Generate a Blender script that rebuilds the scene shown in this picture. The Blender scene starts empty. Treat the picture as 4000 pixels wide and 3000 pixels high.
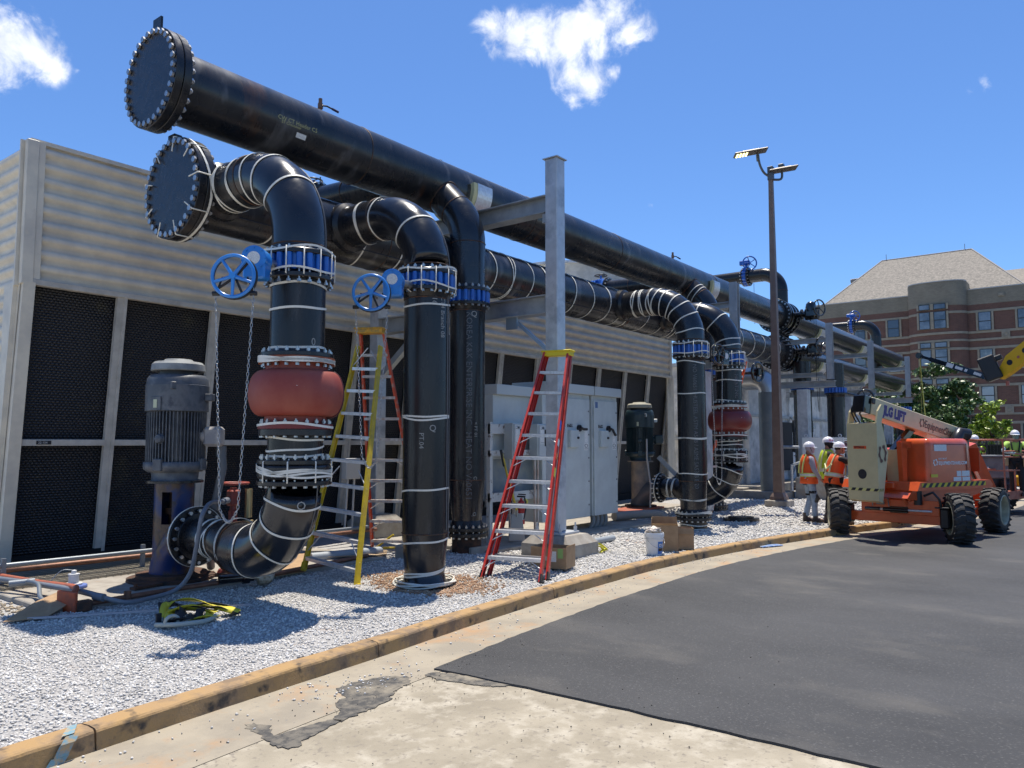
import bpy, math, random
import numpy as np
from mathutils import Vector, Matrix, Quaternion
R = math.radians
S = bpy.context.scene
COL = S.collection
# ---------------------------------------------------------------- camera
HC, FPX = 1.85, 3000.0
PITCH = math.atan(229 / FPX)
YAW = math.atan(2330 * math.cos(PITCH) / FPX)
cd = bpy.data.cameras.new("camera"); cam = bpy.data.objects.new("camera", cd); COL.objects.link(cam)
cd.sensor_width = 36; cd.lens = 36 * FPX / 4000; cd.clip_start = 0.1; cd.clip_end = 2000
cam.location = (0, 0, HC)
cam.rotation_euler = (math.pi / 2 + PITCH, 0, YAW - math.pi / 2)
S.camera = cam
# ---------------------------------------------------------------- sun and sky
SUNV = Vector((0.22, 0.13, 1.0)).normalized()
sl = bpy.data.lights.new("sun", 'SUN'); sl.energy = 4.6; sl.angle = R(0.53); sl.color = (1.0, 0.93, 0.82)
sun = bpy.data.objects.new("sun", sl); COL.objects.link(sun)
sun.rotation_euler = SUNV.to_track_quat('Z', 'Y').to_euler(); sun.location = (0, 0, 40)
W = bpy.data.worlds.new("World"); S.world = W; W.use_nodes = True
nt = W.node_tree; nt.nodes.clear()
N = nt.nodes.new; LK = nt.links.new
sky = N('ShaderNodeTexSky'); sky.sky_type = 'NISHITA'; sky.sun_disc = False
sky.sun_elevation = math.asin(SUNV.z); sky.sun_rotation = math.atan2(SUNV.x, SUNV.y)
sky.altitude = 300; sky.air_density = 1.0; sky.dust_density = 0.35; sky.ozone_density = 3.0
bg = N('ShaderNodeBackground'); bg.inputs[1].default_value = 0.125
out = N('ShaderNodeOutputWorld')
tc = N('ShaderNodeTexCoord')
def camdir(u, v):
    fw = Vector((math.cos(YAW) * math.cos(PITCH), math.sin(YAW) * math.cos(PITCH), math.sin(PITCH)))
    rt = Vector((math.sin(YAW), -math.cos(YAW), 0)); up = rt.cross(fw)
    return (fw * FPX + rt * (u - 2000) + up * (1500 - v)).normalized()
# fair-weather clouds: directions in the sky and angular radii, broken up by noise
CL = [(1930, 130, .040, 1), (2010, 150, .044, 1), (2110, 150, .052, 1), (2210, 170, .056, 1), (2300, 110, .056, 1), (2400, 50, .052, 1), (2460, 120, .040, .9),
      (2230, 290, .045, .9), (2300, 330, .042, .9), (2240, 390, .026, .8), (2390, 290, .022, .7),
      (30, 160, .060, 1), (130, 200, .048, 1), (200, 250, .030, .9), (-120, 150, .08, 1), (305, 275, .013, .46),
      (2550, 800, .014, .42), (3845, 325, .018, .48), (3725, 395, .018, .38), (3780, 370, .018, .36)]
acc = None
for (u, v, r, k) in CL:
    d = camdir(u, v)
    m = N('ShaderNodeVectorMath'); m.operation = 'DISTANCE'; LK(tc.outputs['Generated'], m.inputs[0]); m.inputs[1].default_value = d
    mr = N('ShaderNodeMapRange'); LK(m.outputs['Value'], mr.inputs['Value'])
    mr.inputs['From Min'].default_value = r; mr.inputs['From Max'].default_value = 0
    mr.inputs['To Min'].default_value = 0; mr.inputs['To Max'].default_value = k
    if acc is None: acc = mr.outputs[0]
    else:
        a = N('ShaderNodeMath'); a.operation = 'SMOOTH_MAX'; a.inputs[2].default_value = .15; LK(acc, a.inputs[0]); LK(mr.outputs[0], a.inputs[1]); acc = a.outputs[0]
def wnoise(s, det, ro=.6):
    n = N('ShaderNodeTexNoise'); n.inputs['Scale'].default_value = s; n.inputs['Detail'].default_value = det; n.inputs['Roughness'].default_value = ro; n.inputs['Distortion'].default_value = .35
    LK(tc.outputs['Generated'], n.inputs['Vector']); return n.outputs['Fac']
n1 = wnoise(22, 9, .63)
mm = N('ShaderNodeMath'); mm.operation = 'MULTIPLY_ADD'; LK(n1, mm.inputs[0]); mm.inputs[1].default_value = 3.0; mm.inputs[2].default_value = -1.56
ad = N('ShaderNodeMath'); ad.operation = 'MULTIPLY_ADD'; LK(acc, ad.inputs[0]); ad.inputs[1].default_value = 1.6; LK(mm.outputs[0], ad.inputs[2])
gate = N('ShaderNodeMapRange'); LK(acc, gate.inputs['Value']); gate.inputs['From Min'].default_value = 0.13; gate.inputs['From Max'].default_value = .38
cr = N('ShaderNodeMapRange'); cr.interpolation_type = 'SMOOTHSTEP'; LK(ad.outputs[0], cr.inputs['Value']); cr.inputs['From Min'].default_value = .38; cr.inputs['From Max'].default_value = 1.42
mk = N('ShaderNodeMath'); mk.operation = 'MULTIPLY'; LK(cr.outputs[0], mk.inputs[0]); LK(gate.outputs[0], mk.inputs[1])
n2 = wnoise(14, 6)
cc = N('ShaderNodeValToRGB'); cc.color_ramp.elements[0].position = .35; cc.color_ramp.elements[0].color = (4.6, 5.0, 5.8, 1)
cc.color_ramp.elements[1].position = .62; cc.color_ramp.elements[1].color = (7.6, 7.7, 7.9, 1); LK(n2, cc.inputs[0])
skt = N('ShaderNodeMix'); skt.data_type = 'RGBA'; skt.blend_type = 'MULTIPLY'; skt.inputs[0].default_value = 1
LK(sky.outputs[0], skt.inputs[6]); skt.inputs[7].default_value = (.52, .71, .95, 1)
mx = N('ShaderNodeMix'); mx.data_type = 'RGBA'; LK(mk.outputs[0], mx.inputs[0]); LK(skt.outputs[2], mx.inputs[6]); LK(cc.outputs[0], mx.inputs[7])
LK(mx.outputs[2], bg.inputs[0]); LK(bg.outputs[0], out.inputs[0])
S.render.engine = 'CYCLES'
S.view_settings.view_transform = 'Standard'; S.view_settings.look = 'None'; S.view_settings.exposure = 0.5; S.view_settings.gamma = 1.0
S.view_settings.use_curve_mapping = False
# ---------------------------------------------------------------- materials
def rgb(r, g, b): # sRGB 0-255 -> linear
    f = lambda c: ((c / 255 + .055) / 1.055) ** 2.4 if c > 10 else c / 255 / 12.92
    return (f(r), f(g), f(b))
MATS = {}
def mat(name, c, rough=.5, metal=0., c2=None, s=6, lo=.42, hi=.6, c3=None, s3=1.5, lo3=.55, hi3=.7, bump=0., bs=60, stretch=None,
        rv=0., coat=0., island=0., spec=None, c4=None, s4=40, lo4=.62, hi4=.66):
    if name in MATS: return MATS[name]
    m = bpy.data.materials.new(name); m.use_nodes = True; t = m.node_tree; b = t.nodes['Principled BSDF']
    n_, l_ = t.nodes.new, t.links.new
    co = n_('ShaderNodeTexCoord').outputs['Object']
    if stretch:
        mp = n_('ShaderNodeMapping'); mp.inputs['Scale'].default_value = stretch; l_(co, mp.inputs[0]); co = mp.outputs[0]
    def noise(sc, det=7, ro=.6):
        n = n_('ShaderNodeTexNoise'); n.inputs['Scale'].default_value = sc; n.inputs['Detail'].default_value = det; n.inputs['Roughness'].default_value = ro
        l_(co, n.inputs['Vector']); return n.outputs['Fac']
    def rampf(src, a, bb):
        r_ = n_('ShaderNodeMapRange'); l_(src, r_.inputs['Value']); r_.inputs['From Min'].default_value = a; r_.inputs['From Max'].default_value = bb; return r_.outputs[0]
    cur = None
    def mixin(cur, col, fac):
        x = n_('ShaderNodeMix'); x.data_type = 'RGBA'; l_(fac, x.inputs[0])
        if cur is None: x.inputs[6].default_value = (*c, 1)
        else: l_(cur, x.inputs[6])
        x.inputs[7].default_value = (*col, 1); return x.outputs[2]
    if c2: cur = mixin(cur, c2, rampf(noise(s), lo, hi))
    if c3: cur = mixin(cur, c3, rampf(noise(s3, 9, .65), lo3, hi3))
    if c4: cur = mixin(cur, c4, rampf(noise(s4, 4, .5), lo4, hi4))
    if island:
        g = n_('ShaderNodeNewGeometry'); x = n_('ShaderNodeHueSaturation'); x.inputs['Saturation'].default_value = 1
        r_ = n_('ShaderNodeMapRange'); l_(g.outputs['Random Per Island'], r_.inputs['Value']); r_.inputs['To Min'].default_value = 1 - island; r_.inputs['To Max'].default_value = 1 + island
        l_(r_.outputs[0], x.inputs['Value'])
        if cur is None: x.inputs['Color'].default_value = (*c, 1)
        else: l_(cur, x.inputs['Color'])
        cur = x.outputs[0]
    if cur is None: b.inputs['Base Color'].default_value = (*c, 1)
    else: l_(cur, b.inputs['Base Color'])
    b.inputs['Roughness'].default_value = rough; b.inputs['Metallic'].default_value = metal
    if spec is not None: b.inputs['Specular IOR Level'].default_value = spec
    if rv:
        r_ = n_('ShaderNodeMapRange'); l_(noise(s * 1.7), r_.inputs['Value']); r_.inputs['From Min'].default_value = .3; r_.inputs['From Max'].default_value = .7
        r_.inputs['To Min'].default_value = max(.03, rough - rv); r_.inputs['To Max'].default_value = min(1, rough + rv); l_(r_.outputs[0], b.inputs['Roughness'])
    if coat: b.inputs['Coat Weight'].default_value = coat; b.inputs['Coat Roughness'].default_value = .15
    if bump:
        bn = n_('ShaderNodeBump'); bn.inputs['Strength'].default_value = bump; bn.inputs['Distance'].default_value = .01
        l_(noise(bs, 5), bn.inputs['Height']); l_(bn.outputs[0], b.inputs['Normal'])
    MATS[name] = m; return m
PIPE = mat('black_pipe_steel', (.011, .0125, .016), .27, 0, (.024, .022, .022), 3.2, .42, .62, (.085, .04, .02), 2.2, .62, .78, .03, 24, rv=.05, c4=(.05, .05, .052), s4=7, lo4=.64, hi4=.8, spec=.42, stretch=(1, 1, .22))
ELB = mat('black_elbow_paint', (.008, .010, .015), .22, 0, (.018, .019, .022), 2.6, .42, .62, (.06, .033, .02), 3, .68, .8, .08, 18, rv=.09, spec=.65)
HDR = mat('header_pipe_steel', (.009, .011, .015), .27, 0, (.027, .026, .027), .9, .4, .62, (.085, .04, .018), .55, .60, .74, 0, 20, stretch=(2.2, .9, .9), rv=.10, c4=(.15, .15, .155), s4=1.6, lo4=.60, hi4=.84, spec=.5)
FLG = mat('black_flange_paint', (.008, .009, .012), .3, 0, (.018, .017, .018), 8, rv=.08)
DARK = mat('bare_dark_steel', (.03, .028, .027), .28, .6, (.07, .065, .06), 4, rv=.12)
FARP = mat('smooth_dark_steel', (.030, .030, .031), .24, .55, (.048, .046, .043), .7)
ZINC = mat('zinc_bolts', (.5, .51, .52), .32, .85, (.35, .35, .35), 30)
GALV = mat('galvanised_steel', (.44, .46, .48), .42, .3, (.56, .58, .60), 5, .35, .65, (.34, .36, .39), 2, .5, .62, .05, 30, rv=.12)
BLUE = mat('blue_valve_paint', (.012, .12, .50), .3, 0, (.01, .09, .40), 6, coat=.4)
BLUW = mat('bright_blue_gear_paint', (.025, .23, .66), .32, 0, (.02, .19, .58), 6, coat=.4)
WHITE = mat('white_banding', (.72, .70, .62), .5)
BLKP = mat('black_plastic', (.012, .012, .013), .4)
BLKG = mat('gloss_black_paint', (.006, .006, .007), .12, coat=.6)
RUST = mat('rusty_steel', (.12, .05, .025), .75, 0, (.035, .022, .016), 7, .4, .6, bump=.3, bs=50)
RUBR = mat('red_rubber', (.25, .042, .028), .55, 0, (.29, .065, .042), 3, .4, .6, (.19, .035, .026), 1.5, rv=.06)
ORUB = mat('orange_brown_flange', (.30, .085, .03), .55, 0, (.2, .05, .02), 5)
CASE = mat('beige_casing', (.70, .635, .51), .5, .0, (.55, .51, .43), 2.5, .4, .65, (.62, .56, .45), 5, .55, .7, .03, 10)
CASD = mat('weathered_casing', (.54, .51, .45), .6, .0, (.40, .375, .33), 4, .4, .65, (.5, .47, .42), 6, .55, .7)
CONC = mat('weathered_concrete', (.36, .33, .28), .85, 0, (.28, .25, .21), 5, .4, .6, (.42, .3, .2), 2.5, .6, .72, .35, 45)
CREAM = mat('cream_paint', (.56, .48, .27), .4, 0, (.49, .42, .235), 4, .4, .7, coat=.2)
ORNG = mat('orange_lift_paint', (.66, .10, .022), .32, 0, (.58, .085, .02), 4, coat=.4)
GREYP = mat('grey_cabinet_paint', (.52, .56, .545), .42, 0, (.45, .48, .47), 2.4, .4, .65, (.25, .26, .25), 5, .66, .8)
ALU = mat('aluminium', (.70, .71, .72), .32, .45, (.6, .6, .6), 20)
YEL = mat('yellow_paint', (.66, .48, .03), .45, 0, (.5, .36, .04), 14)
COPR = mat('copper_pipe', (.25, .115, .07), .5, .3, (.17, .08, .05), 9)
CARD = mat('cardboard', (.40, .26, .14), .8, 0, (.34, .215, .115), 7, bump=.1, bs=30)
CHAL = mat('chalk_marks', (.34, .34, .32), .8)
STEN = mat('grey_stencil_paint', (.12, .125, .13), .6)
LBLW = mat('white_label', (.75, .75, .72), .5, 0, (.6, .6, .58), 60)
BLK = mat('black_lettering', (.015, .015, .02), .5)
# ---------------------------------------------------------------- mesh builder
OFF = {}
class P:
    def __init__(s, M=None): s.v = []; s.f = []; s.sm = []; s.M = M
    def add(s, vs, fs, smooth=False):
        b = len(s.v)
        if s.M is not None: vs = [s.M @ Vector(p) for p in vs]
        s.v.extend([tuple(p) for p in vs]); s.f.extend([tuple(i + b for i in f) for f in fs]); s.sm.extend([smooth] * len(fs)); return s
    def box(s, c, sz, rot=None, bev=0.):
        hx, hy, hz = sz[0] / 2, sz[1] / 2, sz[2] / 2; b = min(bev, hx * .95, hy * .95, hz * .95)
        c = Vector(c); Rm = rot if rot is not None else Matrix.Identity(3)
        if b <= 0:
            vs = [c + Rm @ Vector((x * hx, y * hy, z * hz)) for x in (-1, 1) for y in (-1, 1) for z in (-1, 1)]
            return s.add(vs, [(0, 1, 3, 2), (4, 6, 7, 5), (0, 4, 5, 1), (2, 3, 7, 6), (0, 2, 6, 4), (1, 5, 7, 3)])
        vs = []; ix = {}
        for x in (-1, 1):
            for y in (-1, 1):
                for z in (-1, 1):
                    for a in range(3):
                        d = [x * hx, y * hy, z * hz]
                        for k in range(3):
                            if k != a: d[k] -= (x, y, z)[k] * b
                        ix[(x, y, z, a)] = len(vs); vs.append(c + Rm @ Vector(d))
        fs = []
        for a in range(3):
            o = [k for k in range(3) if k != a]
            for sg in (-1, 1):
                q = []
                for (p, r) in ((-1, -1), (1, -1), (1, 1), (-1, 1)):
                    t = [0, 0, 0]; t[a] = sg; t[o[0]] = p; t[o[1]] = r; q.append(ix[(*t, a)])
                fs.append(tuple(q))
        for a in range(3):
            o = [k for k in range(3) if k != a]
            for p in (-1, 1):
                for r in (-1, 1):
                    t1 = [0, 0, 0]; t1[a] = -1; t1[o[0]] = p; t1[o[1]] = r; t2 = list(t1); t2[a] = 1
                    fs.append((ix[(*t1, o[0])], ix[(*t2, o[0])], ix[(*t2, o[1])], ix[(*t1, o[1])]))
        for x in (-1, 1):
            for y in (-1, 1):
                for z in (-1, 1): fs.append(tuple(ix[(x, y, z, a)] for a in range(3)))
        return s.add(vs, fs)
    def frame(s, ax):
        ax = Vector(ax).normalized(); u = ax.cross(Vector((0, 0, 1)))
        if u.length < .01: u = Vector((1, 0, 0))
        u.normalize(); return ax, u, ax.cross(u)
    def cyl(s, p0, p1, r0, r1=None, n=20, caps=True, smooth=True):
        r1 = r0 if r1 is None else r1; p0, p1 = Vector(p0), Vector(p1); ax, u, w = s.frame(p1 - p0)
        A = [(math.cos(2 * math.pi * i / n), math.sin(2 * math.pi * i / n)) for i in range(n)]
        a = [p0 + (u * c + w * d) * r0 for c, d in A]; b = [p1 + (u * c + w * d) * r1 for c, d in A]
        s.add(a + b, [(i, (i + 1) % n, n + (i + 1) % n, n + i) for i in range(n)], smooth)
        if caps:
            s.add(a, [tuple(range(n))[::-1]]); s.add(b, [tuple(range(n))])
        return s
    def lathe(s, prof, o, ax, n=32, smooth=False):
        o = Vector(o); ax, u, w = s.frame(ax)
        A = [(math.cos(2 * math.pi * i / n), math.sin(2 * math.pi * i / n)) for i in range(n)]
        def ring(r, t): return [o + ax * t + (u * c + w * d) * r for c, d in A]
        if smooth:
            vs = []; fs = []
            for r, t in prof: vs += ring(r, t)
            for k in range(len(prof) - 1): fs += [(k * n + i, k * n + (i + 1) % n, (k + 1) * n + (i + 1) % n, (k + 1) * n + i) for i in range(n)]
            s.add(vs, fs, True)
        else:
            for k in range(len(prof) - 1):
                s.add(ring(*prof[k]) + ring(*prof[k + 1]), [(i, (i + 1) % n, n + (i + 1) % n, n + i) for i in range(n)], True)
        return s
    def tube(s, pts, r, n=10, caps=True, smooth=True, closed=False):
        pts = [Vector(p) for p in pts]; m = len(pts); rr = r if isinstance(r, (list, tuple)) else [r] * m
        vs = []; fs = []; pt = None; u = None
        for i in range(m):
            if closed: t = (pts[(i + 1) % m] - pts[i - 1]).normalized()
            elif i == 0: t = (pts[1] - pts[0]).normalized()
            elif i == m - 1: t = (pts[-1] - pts[-2]).normalized()
            else: t = ((pts[i + 1] - pts[i]).normalized() + (pts[i] - pts[i - 1]).normalized()).normalized()
            if pt is None: _, u, _w = s.frame(t)
            else:
                u = u - t * u.dot(t)
                if u.length < 1e-5: _, u, _w = s.frame(t)
                u.normalize()
            w = t.cross(u); pt = t
            vs += [pts[i] + (u * math.cos(2 * math.pi * k / n) + w * math.sin(2 * math.pi * k / n)) * rr[i] for k in range(n)]
        for i in range(m - 1 + (1 if closed else 0)):
            j = (i + 1) % m
            fs += [(i * n + k, i * n + (k + 1) % n, j * n + (k + 1) % n, j * n + k) for k in range(n)]
        s.add(vs, fs, smooth)
        if caps and not closed:
            s.add(vs[:n], [tuple(range(n))[::-1]]) if s.M is None else s._cap(vs[:n], n, True)
            s.add(vs[-n:], [tuple(range(n))]) if s.M is None else s._cap(vs[-n:], n, False)
        return s
    def _cap(s, vs, n, rev): return s.add(vs, [tuple(range(n))[::-1] if rev else tuple(range(n))])
    def prism(s, poly, o, ux, uy, d):
        o, ux, uy, d = Vector(o), Vector(ux), Vector(uy), Vector(d); n = len(poly)
        a = [o + ux * x + uy * y for x, y in poly]; b = [p + d for p in a]
        return s.add(a + b, [tuple(range(n))[::-1], tuple(range(n, 2 * n))] + [(i, (i + 1) % n, n + (i + 1) % n, n + i) for i in range(n)])
    def beam(s, p0, p1, w, h, upv=(0, 0, 1)):
        p0, p1 = Vector(p0), Vector(p1); d = p1 - p0; z = d.normalized(); x = Vector(upv).cross(z).normalized(); y = z.cross(x)
        return s.box((p0 + p1) / 2, (w, h, d.length), Matrix((x, y, z)).transposed())
    def ibeam(s, p0, p1, w, h, t=.02, upv=(0, 0, 1)):
        p0, p1 = Vector(p0), Vector(p1); d = p1 - p0; z = d.normalized(); x = Vector(upv).cross(z).normalized(); y = z.cross(x); Rm = Matrix((x, y, z)).transposed(); c = (p0 + p1) / 2
        for sg in (-1, 1): s.box(c + y * sg * (h / 2 - t / 2), (w, t, d.length), Rm)
        return s.box(c, (t, h - 2 * t, d.length), Rm)
    def quad(s, a, b, c, d): return s.add([a, b, c, d], [(0, 1, 2, 3)])
    def make(s, name, m, parent=None, label=None, kind=None):
        off = OFF.get(parent.name, Vector((0, 0, 0))) if parent is not None else Vector((0, 0, 0))
        me = bpy.data.meshes.new(name)
        me.from_pydata([(x - off[0], y - off[1], z - off[2]) for x, y, z in s.v], [], s.f)
        me.polygons.foreach_set('use_smooth', s.sm)
        for mm_ in (m if isinstance(m, (list, tuple)) else [m]): me.materials.append(mm_)
        me.update()
        o = bpy.data.objects.new(name, me); COL.objects.link(o)
        if parent is not None: o.parent = parent
        OFF[o.name] = off
        if label: o['label'] = label
        if kind: o['kind'] = kind
        return o
def thing(name, label, cat, loc=(0, 0, 0), rz=0, group=None, local=False):
    o = bpy.data.objects.new(name, None); COL.objects.link(o); o.location = loc; o.rotation_euler = (0, 0, rz); o.empty_display_size = .2
    o['label'] = label; o['category'] = cat
    if group: o['group'] = group
    OFF[o.name] = Vector((0, 0, 0)) if local else Vector(loc)
    return o
def tag(o, label, cat, group=None):
    o['label'] = label; o['category'] = cat
    if group: o['group'] = group
    return o
def struct(o): o['kind'] = 'structure'; return o
def copy_part(src, parent, loc=None, rot=None):
    c = src.copy(); COL.objects.link(c); c.parent = parent
    if loc is not None: c.location = loc
    if rot is not None: c.rotation_euler = rot
    return c
def bolts(parent, c, ax, Rr, n, L, m=None, r=.021, phase=0., name='bolt'):
    """through bolts with a hex head at each end, one object per bolt"""
    c = Vector(c); ax = Vector(ax).normalized(); pb = P(); h = .028
    for sg in (-1, 1): pb.cyl((0, 0, sg * L / 2), (0, 0, sg * (L / 2 + h)), r, n=6, smooth=False)
    pb.cyl((0, 0, -L / 2 - h), (0, 0, L / 2 + h + .018), r * .5, n=8)
    me = None; q = ax.to_track_quat('Z', 'Y'); _, u, w = pb.frame(ax); off = OFF.get(parent.name, Vector())
    for i in range(n):
        a = 2 * math.pi * (i + phase) / n; pos = c + (u * math.cos(a) + w * math.sin(a)) * Rr - off
        if me is None:
            o = pb.make(name, m or ZINC); me = o.data; o.parent = parent
        else:
            o = bpy.data.objects.new(name, me); COL.objects.link(o); o.parent = parent
        o.location = pos; o.rotation_mode = 'QUATERNION'; o.rotation_quaternion = q
def arc(c, u, w, r, a0, a1, n=10):
    c, u, w = Vector(c), Vector(u), Vector(w)
    return [c + u * r * math.cos(R(a0 + (a1 - a0) * i / n)) + w * r * math.sin(R(a0 + (a1 - a0) * i / n)) for i in range(n + 1)]
RND = random.Random(5)
def strap(parent, c, ax, rr, w=.026, wob=.02, tilt=.03, m=None, dbl=False):
    """white plastic banding wound round a pipe"""
    c = Vector(c); p = P(); ax, u, v = p.frame(ax)
    for q in range(2 if dbl else 1):
        n = 40; ph = RND.random() * 6; tl = RND.uniform(-tilt, tilt) + q * .03; vs = []; fs = []
        tw = RND.uniform(-.6, .6)
        for i in range(n):
            a = 2 * math.pi * i / n; o_ = tl * math.sin(a + ph) + wob * .4 * math.sin(3 * a + ph * 2)
            rad = u * math.cos(a) + v * math.sin(a); b = c + ax * o_ + rad * (rr + .003)
            for (dz, dr) in ((-w / 2, 0), (-w / 2, .005), (w / 2, .005), (w / 2, 0)): vs.append(b + ax * dz + rad * dr)
        for i in range(n):
            j = (i + 1) % n
            for k in range(4): fs.append((i * 4 + k, j * 4 + k, j * 4 + (k + 1) % 4, i * 4 + (k + 1) % 4))
        p.add(vs, fs)
    return p.make('strap', m or WHITE, parent)
def flat_text(body, size, bold=0., sx=1.):
    cu = bpy.data.curves.new('t', 'FONT'); cu.body = body; cu.size = size; cu.offset = bold; cu.resolution_u = 2; cu.align_x = 'LEFT'
    o = bpy.data.objects.new('t', cu); COL.objects.link(o); bpy.context.view_layer.update()
    e = o.evaluated_get(bpy.context.evaluated_depsgraph_get()); me = e.to_mesh()
    vs = [(v.co.x * sx, v.co.y) for v in me.vertices]; fs = [tuple(p.vertices) for p in me.polygons]; e.to_mesh_clear()
    bpy.data.objects.remove(o); bpy.data.curves.remove(cu); return vs, fs
def text_plane(parent, body, size, o, ux, uy, m=BLK, bold=0., sx=1., name='lettering', nrm=.003):
    vs, fs = flat_text(body, size, bold, sx); o, ux, uy = Vector(o), Vector(ux).normalized(), Vector(uy).normalized(); nn = ux.cross(uy).normalized() * nrm
    return P().add([o + ux * x + uy * y + nn for x, y in vs], fs).make(name, m, parent)
def text_cyl(parent, body, size, cx, cy, z0, rad, ang, m=STEN, down=True, bold=0., sx=1., name='lettering'):
    """lettering running down a vertical pipe; ang = direction angle of its baseline"""
    vs, fs = flat_text(body, size, bold, sx); q = []
    for x, y in vs:
        a = ang + (y / rad if down else x / rad); zz = z0 - x if down else z0 + y
        q.append((cx + math.cos(a) * (rad + .003), cy + math.sin(a) * (rad + .003), zz))
    return P().add(q, fs).make(name, m, parent)
# ================================================================ ground, road, kerb
ASPH = mat('fresh_asphalt', (.026, .027, .029), .70, 0, (.052, .052, .053), .5, .36, .66, (.105, .097, .085), .8, .55, .78, 1., 95, c4=(.10, .098, .095), s4=75, lo4=.58, hi4=.70, rv=.08, stretch=(1, .55, 1))
CROAD = mat('pale_concrete_road', (.36, .315, .235), .85, 0, (.26, .225, .165), 1.6, .36, .64, (.44, .395, .31), 4.2, .48, .66, .6, 55, c4=(.22, .19, .15), s4=26, lo4=.58, hi4=.70)
CLAYG = mat('stained_gutter_concrete', (.34, .295, .22), .85, 0, (.27, .235, .18), 2, .4, .6, (.38, .24, .13), 1.6, .52, .68, .4, 60, c4=(.22, .2, .17), s4=22, lo4=.64, hi4=.74)
KERBM = mat('worn_ochre_kerb_paint', (.38, .235, .095), .8, 0, (.36, .23, .11), 3.2, .4, .6, (.22, .15, .09), 2.8, .5, .62, .5, 40, c4=(.06, .048, .036), s4=6.5, lo4=.58, hi4=.70)
GRVB = mat('gravel_bed', (.46, .45, .43), .95, 0, (.26, .25, .24), 60, .4, .6, (.30, .20, .13), .9, .62, .74, 1., 70)
STONE = mat('crushed_marble', (.61, .59, .55), .8, 0, (.51, .485, .445), 2.5, .4, .7, (.50, .38, .27), .8, .64, .78, island=.30)
TSTONE = mat('tan_river_pebbles', (.46, .38, .27), .8, 0, (.3, .24, .17), 5, island=.45)
CLAY = mat('red_clay', (.33, .18, .10), .95, 0, (.46, .33, .22), 12, bump=.6, bs=60)
g = P(); g.quad((-60, -160, -.16), (400, -160, -.16), (400, 160, -.16), (-60, 160, -.16)); struct(g.make('ground', CONC))
KX = [(-9, 4.3), (-4, 4.75), (0, 5.08), (1.83, 5.19), (2.4, 5.25), (3.14, 5.31), (3.85, 5.36), (5.01, 5.42), (6.32, 5.55), (8.23, 5.67), (10.83, 5.70), (12.5, 5.58), (13.83, 5.41), (15.4, 5.14), (16.91, 4.81), (18.5, 4.42), (20, 4.0), (23, 3.3), (28, 2.7), (40, 2.2), (60, 1.8)]
def kerb_y(x):
    for (a, b), (c, d) in zip(KX, KX[1:]):
        if x <= c: return b + (d - b) * (x - a) / (c - a)
    return KX[-1][1]
def ks(x): return (kerb_y(x - .35) + kerb_y(x) + kerb_y(x + .35)) / 3
xs = [-9 + .3 * i for i in range(230)]
road = P(); vs = []; fs = []
for i, x in enumerate([-9, 5.25]): vs += [(x, -40, -.135), (x, 6.2, -.135)]
road.add(vs, [(0, 2, 3, 1)]); struct(road.make('concrete_road', CROAD))
gut = P()
for x0, x1 in zip(xs, xs[1:]): gut.quad((x0, ks(x0) - .75, -.131), (x1, ks(x1) - .75, -.131), (x1, ks(x1) + .05, -.131), (x0, ks(x0) + .05, -.131))
struct(gut.make('gutter', CLAYG))
rj = random.Random(3)
asp = P(); EX = [5.02 + .12 * i for i in range(120)] + [19.6 + 1.5 * i for i in range(50)]
top = [(x, ks(x) - (.67 if x < 10 else .67 - (x - 10) * .012) + rj.uniform(-.012, .012)) for x in EX]
L_ = [(5.02 + rj.uniform(-.012, .012) + (.17 * (1 - math.exp(-(4.75 - y) * .8))), y) for y in [4.7 - .15 * i for i in range(60)]] + [(5.3, -40)]
poly = L_[::-1] + top + [(top[-1][0], -40)]
asp.prism(poly, (0, 0, -.150), (1, 0, 0), (0, 1, 0), (0, 0, .034)); struct(asp.make('asphalt_road', ASPH))
# old tar left on the concrete
PA = [(3.24, 4.89), (3.31, 4.87), (3.35, 4.75), (3.29, 4.63), (3.26, 4.56), (3.36, 4.55), (3.46, 4.54), (3.7, 4.50), (3.72, 4.42), (3.5, 4.37), (3.39, 4.37), (3.26, 4.28), (3.17, 4.31), (3.16, 4.43), (3.2, 4.63), (3.21, 4.76)]
PB = [(4.17, 5.02), (4.36, 5.03), (4.63, 4.95), (4.74, 4.80), (4.66, 4.66), (4.40, 4.60), (4.21, 4.46), (3.96, 4.44), (3.72, 4.42), (3.70, 4.50), (3.86, 4.60), (3.93, 4.75), (4.08, 4.80), (4.1, 4.92)]
PC = [(4.86, 4.72), (4.98, 4.70), (5.06, 4.5), (5.10, 4.2), (5.12, 3.95), (5.04, 3.98), (4.96, 4.12), (4.90, 4.35), (4.84, 4.55)]
tar = P()
for poly in (PA, PB, PC):
    q = []
    for (x0, y0), (x1, y1) in zip(poly, poly[1:] + poly[:1]):
        n = max(1, int(math.hypot(x1 - x0, y1 - y0) / .03))
        for i in range(n): q.append((x0 + (x1 - x0) * i / n + rj.uniform(-.018, .018), y0 + (y1 - y0) * i / n + rj.uniform(-.018, .018)))
    tar.prism(q, (0, 0, -.1345), (1, 0, 0), (0, 1, 0), (0, 0, .007))
struct(tar.make('tar_patch', mat('old_tar', (.062, .060, .056), .85, 0, (.15, .135, .11), 14, .42, .58, (.27, .235, .175), 4, .50, .66, bump=.9, bs=60)))
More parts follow.
